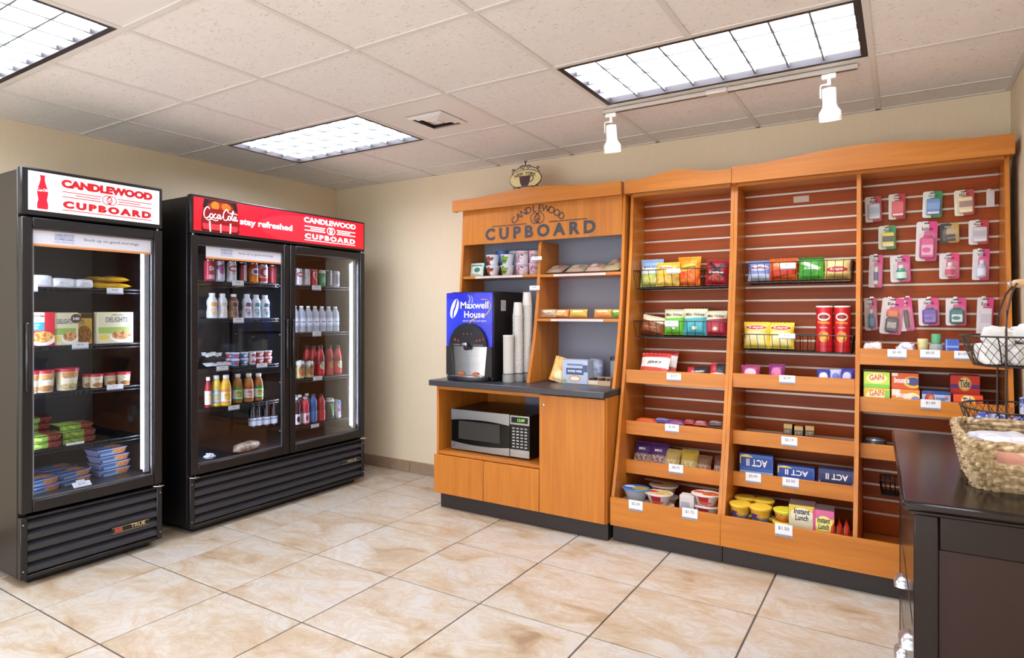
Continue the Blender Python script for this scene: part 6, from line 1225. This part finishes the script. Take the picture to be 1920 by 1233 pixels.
for i, (u0, u1, vt, a, bq, lb, ry) in enumerate(((1388, 1424, 689, '#9a3a6a', '#d8a8b8', 'pink candy pouch at the left end', .1), (1439, 1470, 687, '#7a2f6a', '#c8508a', 'purple and pink candy pouch', 0), (1530, 1557, 697, '#3a3f98', '#d0d0e4', 'blue candy pouch first of three', 0), (1556, 1578, 697, '#b8bce0', '#5a62b0', 'white and blue candy pouch second of three', .1), (1578, 1606, 696, '#3a3a94', '#a8a8d4', 'blue candy pouch third of three', -.1))):
    c, w, h = fyy(u0, u1, vt, -.35, zb); bag('candy_pouch', lb + ' on the top tray of the wide shelf', (bay(c, w), -.345, zb + .012), (-.5, 0, ry), w, max(.07, h * 1.05), .04, PR('cpch%d' % i, a, [('e', .5, .5, .32, .25, 0, bq)], bump=.3), 'candy pouches', seed=80 + i, nu=8, nv=8)
zb = ZB_[1] + .001; c, w, h = fyy(1467, 1530, 797, -.34, zb)
for i in range(3):
    carton('gum_box', 'black and gold box of bars, %s on the second tray of the wide shelf' % ('left', 'middle', 'right')[i], (c + (i - 1) * w * .31, -.33, zb), .1 * (i - 1), w * .27, .07, h * (1.0 if i != 1 else .94), PR('gum', '#2c2624', [('r', .5, .88, .5, .12, 0, '#a8823a'), ('r', .5, .6, .4, .1, 0, '#8a6f3a', '#3a302a', 9.)]), M('#2a2422', .4), 'boxes of bars', tilt=-.15)
zb = ZB_[2] + .001; G = 'popcorn boxes'; ACT = PR('act', '#3a62b5', [('e', .2, .78, .24, .2, 0, '#e2c04a', '#e8d890', 10.), ('r', .5, .2, .5, .2, 0, '#a8bcdc'), ('e', .75, .15, .2, .14, 0, '#e6dca8', '#d8b850', 12.), ('r', .5, .70, .46, .18, 0, '#23489c')])
for i, (u0, u1, vt, d, yy, tl, lb) in enumerate(((1385, 1450, 853, .05, -.365, -.10, 'tall blue popcorn box standing at the left of the third tray'), (1456, 1528, 875, .05, -.365, -.25, 'blue popcorn box lower in the middle of the third tray'), (1534, 1604, 882, .05, -.365, -.3, 'dark blue popcorn box at the right of the third tray'))):
    c, w, h = fyy(u0, u1, vt, yy, zb); c = min(max(c, BX[0] + w / 2 + .003), BX[1] - w / 2 - .003)
    carton('popcorn_box', lb, (c, yy + .035, zb + (.002 if not tl else .0)), 0, w * .97, d, h, ACT if i < 2 else PR('act2', '#3c4474', [('r', .5, .25, .5, .25, 0, '#8a9cc8'), ('r', .5, .6, .44, .18, 0, '#2a2f5a')]), M('#35509a', .4), G, [('ACT II', WTX, .62, .26, .02, .70, math.pi)], tilt=0)
zb = ZBIN + .001; G = 'yellow lidded pasta cups'
KC = PR('kc', '#d9a52c', [('r', .5, .25, .5, .24, 0, '#4a7ac0'), ('e', .42, .5, .09, .2, 0, '#5a3a7a'), ('e', .58, .52, .12, .16, 0, '#e8c86a', '#c8862c', 12.)]); YL = M('#e8bf3a', .4)
for u0, u1, yc, dz, lb in ((1369, 1407, -.50, .0, 'lower front pasta cup with yellow lid at the left bin end'), (1369, 1407, -.50, .072, 'upper front pasta cup with yellow lid at the left bin end'), (1407, 1445, -.50, .0, 'lower pasta cup with yellow lid second from the left'), (1407, 1445, -.50, .072, 'upper pasta cup with yellow lid second from the left'), (1376, 1410, -.37, .0, 'lower rear pasta cup with yellow lid at the left'), (1376, 1410, -.37, .072, 'upper rear pasta cup with yellow lid at the left'), (1415, 1450, -.37, .0, 'lower rear pasta cup behind the second one'), (1415, 1450, -.37, .072, 'upper rear pasta cup behind the second one')):
    c = (at_y(u0, 0, yc).x + at_y(u1, 0, yc).x) / 2; c = max(c, BX[0] + .058); tub('pasta_cup', lb, (c, yc, zb + dz * 1.2), 0, .050, .0855, KC, YL, G, .78, .1, 1.1)
GC = PR('gc', '#c8342c', [('e', .5, .5, .18, .3, 0, '#e0b84a', '#a82a22', 14.), ('r', .5, .9, .5, .1, 0, '#e0d44a')]); GLD = M('#d9d23a', .4)
for k, lb in enumerate(('lowest pasta bowl with lime lid', 'middle pasta bowl with lime lid', 'top pasta bowl with lime lid')): c = at_y(1466, 0, -.50).x; tub('pasta_cup', lb + ' in the bin', (c + .004 * k, -.50 + .012 * k, zb + k * .056), 0, .050, .0555, GC, GLD, 'lime lidded pasta bowls', .8, .12, 1.08)
IL1 = PR('il1', '#d8cfa8', [('r', .5, .88, .5, .12, 0, '#e0c23a'), ('e', .5, .78, .42, .16, 0, '#e8e2cc'), ('r', .5, .22, .5, .22, 0, '#d98a5a', '#e8d8a8', 8.)]); IL2 = PR('il2', '#e2d23c', [('r', .5, .9, .5, .1, 0, '#d86a9a'), ('e', .5, .68, .4, .18, 0, '#ece88a'), ('r', .06, .5, .06, .5, 0, '#d84a90')])
for u0, u1, vt, pr, tz, lb in ((1476, 1528, 944, IL1, .78, 'white and yellow noodle carton lettered instant lunch'), (1522, 1564, 953, IL2, .68, 'yellow and pink noodle carton lettered instant lunch')):
    c, w, h = fyy(u0, u1, vt, -.53, zb); carton('noodle_carton', lb, (c, -.475, zb), .06, w * .95, .10, h * .96, pr, M('#4a3f44', .5), 'instant noodle cartons', [('Instant', INK, .6, .13, 0, tz + .08, 0, .1), ('Lunch', INK, .5, .13, 0, tz - .07, 0, .1)])
c0 = at_y(1500, 0, -.33).x; carton('noodle_carton', 'noodle carton lying at the back of the bin behind the others', (c0, -.30, zb), .0, .16, .11, .12, IL1, M('#b8a03c', .5), 'instant noodle cartons')
RP = PR('rp', '#c8341f', [('e', .5, .3, .36, .24, 0, '#d8502a'), ('e', .5, .74, .36, .16, 0, '#e0c8a8', '#d8722c', 10.)], bump=.25)
for i, (u0, u1) in enumerate(((1564, 1578), (1578, 1592), (1591, 1607))): c = (at_y(u0, 0, -.50).x + at_y(u1, 0, -.50).x) / 2; bag('noodle_packet', 'red noodle packet on edge, %s of three at the right bin end' % ('left', 'middle', 'right')[i], (BX[1] - .034 - .031 * (2 - i), -.49, zb + .008), (-.04, 0, -1.42), .12, .14, .026, RP, 'red noodle packets', seed=90 + i, nu=9, nv=9)
# ================================================================ wide shelf, right bay (C): carded packs
def hook(x, z, y0=YB): part(MB().tube([(x, y0 + .006, z), (x, y0 - .055, z), (x, y0 - .062, z + .006)], .0016, 5).box((x - .008, y0 - .003, z - .012), (x + .008, y0 - .0005, z + .012)), 'peg_hook', CHROME, uB, smooth=False)
yp = -.125; KT = INK; PINK = '#d0357f'
CP_ = [('red and white medicine card leftmost in the top peg row', 1623, 1654, 367, 417, '#d9cfc4', '#b5232f', ('box', '#b9c0cc', '#9aa8bc'), 'tylenol', 'Advil'), ('red and white medicine card second in the top peg row', 1666, 1698, 362, 412, '#d9cfbf', '#b3202e', ('box', '#c9303a', '#d0413f'), '', 'Tylenol'), ('green and blue toothache card in the top peg row', 1729, 1766, 357, 409, '#d9dbd2', '#2f8a4a', ('box', '#4f78bd', '#6d94cc'), '', 'Orajel'), ('cream and red bandage card at the right of the top peg row', 1790, 1828, 354, 405, '#dcd4c2', '#b53a3f', ('box', '#e2cd8c', '#8f6a64'), '', 'BAND-AID'),
       ('green and yellow antacid card leftmost in the second peg row', 1647, 1680, 422, 468, '#d6d8c6', '#3a8a4a', ('box', '#e0cb3a', '#3a3f2c'), '', 'Alka-S'), ('tall pink lotion card hanging in the second peg row', 1716, 1756, 414, 490, '#dcd6d4', PINK, ('tab', PINK, '#e0a8c4'), '', 'lotion'), ('black and gold battery card in the second peg row', 1763, 1799, 417, 456, '#2c2622', '#b5923f', ('cells', '#2a2622', '#b5823a'), '', 'DURACELL'), ('red and white medicine card at the right of the second peg row', 1816, 1854, 411, 459, '#dad2cc', '#b82a38', ('box', '#c9c4cc', '#b0a8b4'), '', 'Bayer'),
       ('pink toothpaste card leftmost in the third peg row', 1628, 1654, 477, 539, '#dcd6d4', PINK, ('tube', '#e2dfe4', '#5a6aa8'), '', 'Crest'), ('pink mouthwash card with green bottle in the third peg row', 1670, 1708, 478, 529, '#dcd6d4', PINK, ('bottle', '#2f8f78', '#c8e4da'), '', 'SCOPE'), ('bright pink eye drop card in the third peg row', 1761, 1799, 474, 523, '#dad0d2', '#d8306f', ('bottle', '#d9aab0', '#c0506a'), '', 'Clear'), ('pink card with clear lotion bottle at the right of the third peg row', 1822, 1854, 466, 525, '#dcd6d6', PINK, ('bottle', '#b9c4e0', '#dde6f4'), '', 'VO5'),
       ('pink card with blue bottle leftmost in the lowest peg row', 1622, 1646, 558, 619, '#d8ccc8', '#b03a6f', ('bottle', '#2a5f7c', '#3d7f9c'), '', 'vo5'), ('pink shaving card with orange capped can in the lowest peg row', 1648, 1689, 558, 626, '#dcd4d4', PINK, ('stick', '#d8642a', '#3a3436'), '', 'Edge'), ('pink card with dark brown comb in the lowest peg row', 1687, 1716, 557, 620, '#dcd4d2', '#d0357f', ('tube', '#3b2a2c', '#4a3638'), '', 'Goody'), ('pink card with purple deodorant in the lowest peg row', 1723, 1762, 558, 610, '#dad0d6', PINK, ('tab', '#5a3a9c', '#7a5ab8'), '', 'Secret'), ('pink card with teal deodorant in the lowest peg row', 1773, 1812, 558, 610, '#dcd4d6', PINK, ('tab', '#23706f', '#d0e4de'), '', 'Right'), ('pink card with white sanitary pack at the right of the lowest peg row', 1830, 1861, 557, 626, '#dcd6d6', PINK, ('box', '#dedade', '#c8c4d4'), '', 'Kotex')]
for i, (lb, u0, u1, v0, v1, c1, c2, prod, _, tx) in enumerate(CP_):
    t, xx, zz = blister('carded_pack', lb, u0, u1, v0, v1, yp + (.004 * (i % 3)), c1, c2, prod, 'carded packs on peg hooks', [(tx, KT if c1 != '#2c2622' else M('#c9c0b0', .4, var=0), .5, .10, .02, .82)], slant=(.09 if i in (13,) else (-.1 if i == 14 else (.03 * ((i % 3) - 1)))))
    hook(xx, zz - .006)
p = at_y(1857, 356, yp); hook(p.x, p.z); tag(part(MB().box((-.016, -.001, -.078), (.016, .0, 0), bev=.0004), 'hook_card', M('#c9c0be', .5), None, loc=(p.x, yp, p.z - .004)), 'empty white hook card at the right end of the top peg row', 'card'); 
zb = ZC[0] + .001
for i, (u0, u1, vt, lb) in enumerate(((1620, 1656, 640, 'clear crinkled packet at the left end of the upper right tray'), (1679, 1718, 643, 'bluish crinkled packet on the upper right tray'))): c, w, h = fyy(u0, u1, vt, -.33, zb); t = thing('crinkled_packet', lb, 'packet', (max(c, CX[0] + w * .56), -.34, zb)); part(blob(w, .07, max(h, .09), 11 + i, .7, .7, 14, 8, .35), 'packet', crinkle('#c9b8b8' if i == 0 else '#a8a8cc', '#ece8ea', .25, 40.), t)
c, w, h = fyy(1720, 1741, 635, -.35, zb); tub('powder_cup', 'pale yellow cup beside the clear bottle with green cap', (c, -.33, zb), 0, w * .48, h, PR('pyc', '#d9cf94', [('r', .55, .4, .08, .1, 0, '#4a4230')]), M('#dfd6a4', .4), None, .86, .12, 1.04)
c, w, h = fyy(1741, 1771, 626, -.35, zb); t = thing('sanitizer_bottle', 'clear squat bottle with green cap on the upper right tray', 'bottle', (c, -.33, zb)); r = w * .48; part(MB().lathe([(r, 0), (r, h * .52), (r * .9, h * .62), (r * .62, h * .66)], 18, sy=.7), 'body', clear_mat('clear_pet', '#cfd6d2', .55), t); part(MB().lathe([(r * .66, h * .655), (r * .68, h * .67), (r * .68, h * .97), (r * .62, h)], 18, sy=.8), 'cap', M('#5aa87c', .35), t)
c, w, h = fyy(1772, 1798, 636, -.35, zb); carton('blue_box', 'glossy blue box right of the clear bottle with green cap', (c, -.335, zb), 0, w, .06, h, PR('blb', '#3a5fc0', [('r', .5, .3, .5, .22, 0, '#2a48a8'), ('r', .1, .5, .03, .5, 0, '#a8bce8'), ('r', .5, .7, .5, .04, 0, '#8fa8e0')]), M('#3a58b0', .3), None)
zb = ZC[1] + .001; G = 'laundry boxes on the middle right tray'
GN = PR('gn', '#c8d84a', [('r', .5, .1, .5, .12, 0, '#7fc84a'), ('e', .5, .6, .4, .34, 10, '#ecec9a'), ('e', .5, .62, .34, .24, 0, '#f0efc0')]); GN2 = PR('gn2', '#dcc23c', [('e', .5, .55, .42, .36, 0, '#f2ecc0'), ('r', .9, .6, .1, .3, 0, '#8fc850')])
ORB = PR('orb', '#d2541f', [('e', .78, .45, .34, .36, 15, '#e8b43a'), ('e', .80, .5, .26, .26, 15, '#4a4a78'), ('r', .12, .9, .12, .1, 0, '#e8d8c8')]); ORB2 = PR('orb2', '#e08a2c', [('e', .75, .5, .32, .36, 10, '#efe0b0'), ('r', .16, .84, .15, .15, 0, '#e8dcd0'), ('e', .85, .5, .16, .2, 0, '#8f94b8')])
SNG = PR('sng', '#a8bfe0', [('r', .5, .93, .5, .07, 0, '#2a4a8c'), ('e', .28, .62, .18, .3, 0, '#b53a4a'), ('e', .32, .62, .09, .2, 0, '#c98a5a'), ('r', .88, .75, .08, .08, 0, '#d88a98')])
TD = PR('td', '#d0301f', [('r', .5, .70, .5, .055, 0, '#54307a'), ('e', .5, .77, .22, .20, 0, '#e8902a'), ('e', .5, .77, .19, .165, 0, '#efcf6a')]); TD2 = PR('td2', '#e0501f', [('r', .5, .58, .5, .06, 0, '#8a3a4a'), ('e', .5, .72, .24, .32, 0, '#f0c03a'), ('e', .5, .72, .2, .26, 0, '#f2e2a8')])
NV = M('#23317a', .4, var=0); ORT = M('#d8642a', .4, var=0)
zq = at_y(1645, 726, -.37).z - zb
def lbox(lb, u0, u1, z0, h, pr, side, tx, d=.075, yy=-.345, cmin=None):
    c, w, _ = fyy(u0, u1, 700, yy - d / 2, zb); c = max(c, CX[0] + w / 2 + .003); carton('laundry_box', lb, (c, yy, zb + z0), 0, w * .985, d, h, pr, side, G, tx)
h1 = zq; h2 = at_y(1645, 697, -.38).z - zb - zq
lbox('yellow fabric sheet box, lower of the two at the left', 1619, 1669, 0, h1 - .0012, GN2, M('#d8c84a', .4), [('GAIN', ORT, .56, .30, .0, .76, .08, .1)]); lbox('lime green fabric sheet box on top at the left', 1619, 1669, h1, h2, GN, M('#a8cf4a', .4), [('GAIN', ORT, .56, .36, .0, .66, .08, .1)])
lbox('light orange dryer sheet box, lower of its pair', 1671, 1725, 0, h1 - .0012, ORB2, M('#d88a3a', .4), [('bounce', WTX, .56, .30, -.06, .74, 0, .1)]); lbox('dark orange dryer sheet box on top of the light orange one', 1671, 1723, h1, h2, ORB, M('#c04a1c', .4), [('bounce', WTX, .56, .36, -.12, .56, 0, .1)])
lbox('pale blue fabric softener box in the middle of the tray', 1728, 1783, 0, h1 * .96, SNG, M('#3a5a9c', .4), [('snuggle', M('#5a6a94', .4, var=0), .42, .2, .2, .68, 0, .1)])
lbox('orange detergent box in front on the middle right tray', 1787, 1844, 0, h1 * .88, TD2, M('#c8421c', .4), [('Tide', NV, .34, .34, .0, .72, .12, .2)], d=.06, yy=-.355); lbox('red detergent box behind the orange detergent box', 1781, 1838, 0, h1 * 1.72, TD, M('#b52a1c', .4), [('Tide', NV, .34, .22, .0, .78, .12, .2)], d=.06, yy=-.28)
zb = ZC[2] + .001
for i in range(2): 
    c = at_y(1640 + i * 20, 0, -.35).x; t = thing('flat_tin', ('dark flat tin on the lower right tray', 'dark flat tin behind the dresser corner on the lower right tray')[i], 'tin', (max(c, CX[0] + .06) + .12 * i, -.34, zb), group='flat tins'); part(MB().lathe([(.050, 0), (.052, .003), (.052, .062), (.050, .066)], 24), 'tin', M('#3a3d44', .3, .4), t); m = MB(); m.tube([(.036 * math.cos(2 * math.pi * j / 20), .036 * math.sin(2 * math.pi * j / 20), .067) for j in range(20)], .003, 5, closed=True); m.tube([(.018 * math.cos(2 * math.pi * j / 16), .018 * math.sin(2 * math.pi * j / 16), .067) for j in range(16)], .003, 5, closed=True); part(m, 'lid_rings', M('#a9b4c4', .3, .5), t); part(MB().lathe([(.0525, .012), (.0525, .022)], 24, cap0=False, cap1=False), 'stripe', M('#8aa0c0', .4), t)
wire_basket('small empty wire basket hooked low on the slatwall by the dresser', 4.185, 4.36, -.22, YB - .006, .372, .455, 8, 4, None)
# price tags on the trays
TG = [(1250, 1277, 700, 713, -.4052, '$2.59', 'below the white and red jerky bags'), (1247, 1273, 796, 809, -.4052, '$1.00', 'below the candy bars'), (1254, 1281, 872, 886, -.4052, '$0.75', 'below the trail mix bags'), (1179, 1205, 940, 955, -.5975, '$2.29', 'below the bowl with blue film lid'), (1279, 1308, 955, 971, -.5975, '$1.75', 'below the bowl stack at the narrow bin'), (1461, 1491, 704, 718, -.4052, '$2.09', 'below the purple candy pouch'), (1465, 1495, 820, 835, -.4052, '$2.19', 'below the black and gold boxes'), (1398, 1427, 888, 903, -.4052, '$2.99', 'below the tall popcorn box'), (1467, 1498, 897, 912, -.4052, '$3.50', 'below the middle popcorn box'), (1453, 1486, 985, 1003, -.5975, '$1.50', 'below the noodle cartons'), (1664, 1700, 655, 671, -.4052, '$1.00', 'below the clear crinkled packet'), (1725, 1763, 656, 672, -.4052, '$0.35', 'below the clear bottle with green cap'), (1789, 1820, 658, 674, -.4052, '$1.25', 'half hidden by the wire stand'), (1726, 1764, 750, 766, -.4052, '$1.00', 'below the pale blue fabric softener box')]
for a in TG: price_tag(*a[:4], 'y', a[4], a[5], a[6], .0002)
for a in ((1250, 1276, 503, 513, '$0.75', 'on the upper basket of the narrow shelf'), (1247, 1272, 601, 613, '$1.25', 'on the lower basket of the narrow shelf'), (1463, 1492, 492, 505, '$0.75', 'on the upper basket of the wide shelf'), (1460, 1491, 625, 635, '$1.79', 'on the lower basket of the wide shelf')): price_tag(*a[:4], 'y', -.2955, a[4], a[5])
# ================================================================ on the dresser
z0 = DT + .0008
wk = thing('wicker_basket', 'rectangular seagrass basket with handle hole on the dresser, full of white packets', 'basket', (4.560, -1.79, z0), (0, 0, .02))
RXo, RYo, BXo, BYo, HB = .148, .205, .122, .150, .125; OY = -.022
def loop(f, n=64, amp=0., ph=0, e=.28):
    hx, hy = BXo + (RXo - BXo) * f, BYo + (RYo - BYo) * f; out = []
    for i in range(n):
        a = 2 * math.pi * (i + .5) / n; sx = math.copysign(abs(math.cos(a)) ** e, math.cos(a)); sy = math.copysign(abs(math.sin(a)) ** e, math.sin(a)); o = amp * (1 if (i + ph) % 2 else -1)
        out.append((sx * (hx + o), sy * (hy + o) + OY * f, f * HB + .004))
    return out
rows = 10
for k in range(rows):
    f = k / (rows - 1) * .93; L = loop(f, 44, .0052, k); hole = .52 < f < .86
    if hole:
        keep = [i for i, p in enumerate(L) if not (p[1] < -BYo * .9 and -.085 < p[0] < .15)]; st = max(range(len(keep)), key=lambda q: (keep[q] - keep[q - 1]) % 44); seq = [L[keep[(st + q) % len(keep)]] for q in range(len(keep))]
        part(MB().tube(seq, .0072, 6), 'weave_row', WICKER, wk)
    else: part(MB().tube(L, .0072, 6, closed=True), 'weave_row', WICKER, wk)
m = MB()
for s in (0, 1):
    pts = []; R_ = loop(.98, 96)
    for i, p in enumerate(R_): a = i * 1.1 + s * math.pi; q = Vector(p); out = Vector((p[0], p[1], 0)).normalized(); pts.append(q + out * (.005 * math.cos(a)) + Vector((0, 0, .005 * math.sin(a))))
    m.tube(pts, .0068, 6, closed=True)
part(m, 'rim', WICKER, wk); 
m = MB()
for zf in (.50,):
    for s in (0, 1): m.tube([(-.09 + .24 * i / 20 if -.09 + .24 * i / 20 < .14 else .14, -(BYo + (RYo - BYo) * zf) + OY * zf - .004 + .003 * math.cos(i * 1.2 + s * math.pi), zf * HB + .008 + .004 * math.sin(i * 1.2 + s * math.pi)) for i in range(20)], .005, 6)
part(m, 'handle_sill', WICKER, wk); part(MB().box((-BXo + .004, -BYo + .004, .002), (BXo - .004, BYo - .004, .006)), 'bottom', WICKER, wk, smooth=False)
def pk(name, lb, x, y, z, w, d, h, mat, seed, G, rz=0., rx=0., ry=0., cat='packet', rough=.2):
    t = thing(name, lb, cat, (x, y, z), (rx, ry, rz), G); part(blob(w, d, h, seed, .55, .45, 18, 9, rough), 'packet', mat, t); return t
WP = crinkle('#d9dce6', '#f2f3f6', .3, 26.); PP = PR('pinkpk', '#e8dcd6', [('r', .5, .5, .5, .5, 0, '#ecdcd2', '#dd9a80', 9.)], bump=.3); BP = crinkle('#3a4fae', '#dfe4f4', .25, 34.); TW = crinkle('#dedcda', '#f2f1ee', .5, 18.)
G = 'white packets in the wicker basket'
pk('white_packet', 'white packet lying at the left rear of the wicker basket', 4.520, -1.75, z0 + .058, .15, .16, .058, WP, 1, G, .3); pk('white_packet', 'white packet lying at the right rear of the wicker basket', 4.625, -1.72, z0 + .055, .12, .17, .06, WP, 2, G, -.2)
pk('white_packet', 'white packet under the others in the wicker basket', 4.560, -1.74, z0 + .009, .2, .2, .045, WP, 3, G)
t = thing('tissue_pack', 'pink and white tissue pack showing through the basket handle hole', 'packet', (4.575, -1.905, z0 + .045), (-.16, 0, .02)); part(blob(.20, .05, .075, 6, .4, .35, 18, 9, .05), 'pack', PP, t)
pk('white_packet', 'white packet tilted at the front of the wicker basket', 4.60, -1.85, z0 + .098, .16, .085, .03, WP, 4, G, .1, -.1)
# two-tier wire stand
ws = thing('wire_stand', 'two-tier brown wire basket stand with wooden grip, behind the wicker basket', 'wire stand', (4.586, -1.36, z0)); WB2 = M('#4a3d38', .4, .5, var=0)
def oval(rx, ry, z, n=40): return [(rx * math.cos(2 * math.pi * i / n), ry * math.sin(2 * math.pi * i / n), z) for i in range(n)]
def tier(zt, zb_, rx, ry, k=.74):
    m = MB(); m.tube(oval(rx, ry, zt), .0032, 6, closed=True); part(m, 'rim', WB2, ws); m = MB(); m.tube(oval(rx * k, ry * k, zb_), .0028, 6, closed=True); part(m, 'base_ring', WB2, ws)
    m = MB(); n = 30
    for s in (1, -1):
        for i in range(n):
            pts = []
            for j in range(7):
                f = j / 6; a = 2 * math.pi * (i / n) + s * f * .55; q = k + (1 - k) * f ** .8; pts.append((rx * q * math.cos(a), ry * q * math.sin(a), zb_ + (zt - zb_) * f))
            m.tube(pts, .0010, 4)
    part(m, 'mesh', WB2, ws); m = MB()
    for i in range(-6, 7):
        x = i / 7 * rx * k; y = ry * k * math.sqrt(max(0, 1 - (i / 7) ** 2)); m.tube([(x, -y, zb_), (x, y, zb_)], .001, 4); m.tube([(y * rx / ry, x * ry / rx, zb_), (-y * rx / ry, x * ry / rx, zb_)], .001, 4)
    part(m, 'floor_mesh', WB2, ws)
    for i in range(8): a = 2 * math.pi * (i + .5) / 8; part(MB().tube([(rx * math.cos(a), ry * math.sin(a), zt), (rx * (k + .1) * math.cos(a), ry * (k + .1) * math.sin(a), (zt + zb_) / 2), (rx * k * math.cos(a), ry * k * math.sin(a), zb_)], .002, 5), 'stay', WB2, ws)
LZ, UZ = 1.002 - z0, 1.232 - z0
tier(LZ, .03, .140, .17); tier(UZ, UZ - .094, .140, .15)
m = MB()
for y in (-.105, .105): m.tube([(-.030, y, .030), (-.030, y, UZ + .02), (-.026, y * .9, UZ + .08), (-.012, y * .6, UZ + .135), (.004, y * .25, UZ + .165), (.010, 0, UZ + .168)], .0034, 6)
part(m, 'upright', WB2, ws)
m = MB()
for sx in (-1, 1):
    for sy in (-1, 1): m.tube([(sx * .07, sy * .09, .03), (sx * .09, sy * .11, .0035)], .003, 6)
part(m, 'foot', WB2, ws)
part(MB().lathe([(.006, -.05), (.012, -.044), (.014, -.03), (.0125, 0), (.014, .03), (.012, .044), (.006, .05)], 14), 'grip', M('#c9a67c', .45, var=.1), ws, loc=(.045, 0, UZ + .168), rot=(0, R90, 0)); part(MB().lathe([(.009, -.004), (.010, 0), (.009, .004)], 12), 'ferrule', CHROME, ws, loc=(-.012, 0, UZ + .168), rot=(0, R90, 0))
G = 'rolled white towels in the upper wire basket'
WHERE = ('front left', 'front middle', 'front right', 'middle left', 'centre', 'middle right', 'rear left', 'rear middle', 'rear right')
for i, lb in enumerate(WHERE):
    x, y = (i % 3 - 1) * .068, (i // 3 - 1) * .070
    pk('rolled_towel', 'white rolled towel, %s of the lower layer in the upper wire basket' % lb, 4.586 + x * .92, -1.36 + y * .9, z0 + UZ - .090, .066, .068, .062, TW, 20 + i, G, .7 * i, cat='towel', rough=.3)
for i, (x, y, lb) in enumerate(((-.05, -.045, 'front left'), (.03, -.06, 'front right'), (-.035, .035, 'rear left'), (.045, .03, 'rear right'))): pk('rolled_towel', 'white rolled towel, %s on top of the heap in the upper wire basket' % lb, 4.586 + x, -1.36 + y, z0 + UZ - .030 + .008 * (i % 2), .078, .07, .058, TW, 40 + i, G, .9 * i, .1, .2, cat='towel', rough=.3)
G = 'blue and white packets in the lower wire basket'
for i, (x, y, dz, rz, lb) in enumerate(((-.06, -.07, 0, .3, 'front left'), (.04, -.08, 0, -.2, 'front right'), (-.05, .05, 0, .8, 'rear left'), (.05, .06, 0, .1, 'rear right'), (.06, -.05, .04, -.5, 'on top at the right'))): pk('foil_packet', 'blue and white foil packet, %s in the lower wire basket' % lb, 4.586 + x, -1.36 + y, z0 + .034 + dz * 1.9, .1, .085, .075, BP, 30 + i, G, rz, 0, .1 if i == 4 else 0, rough=.35)
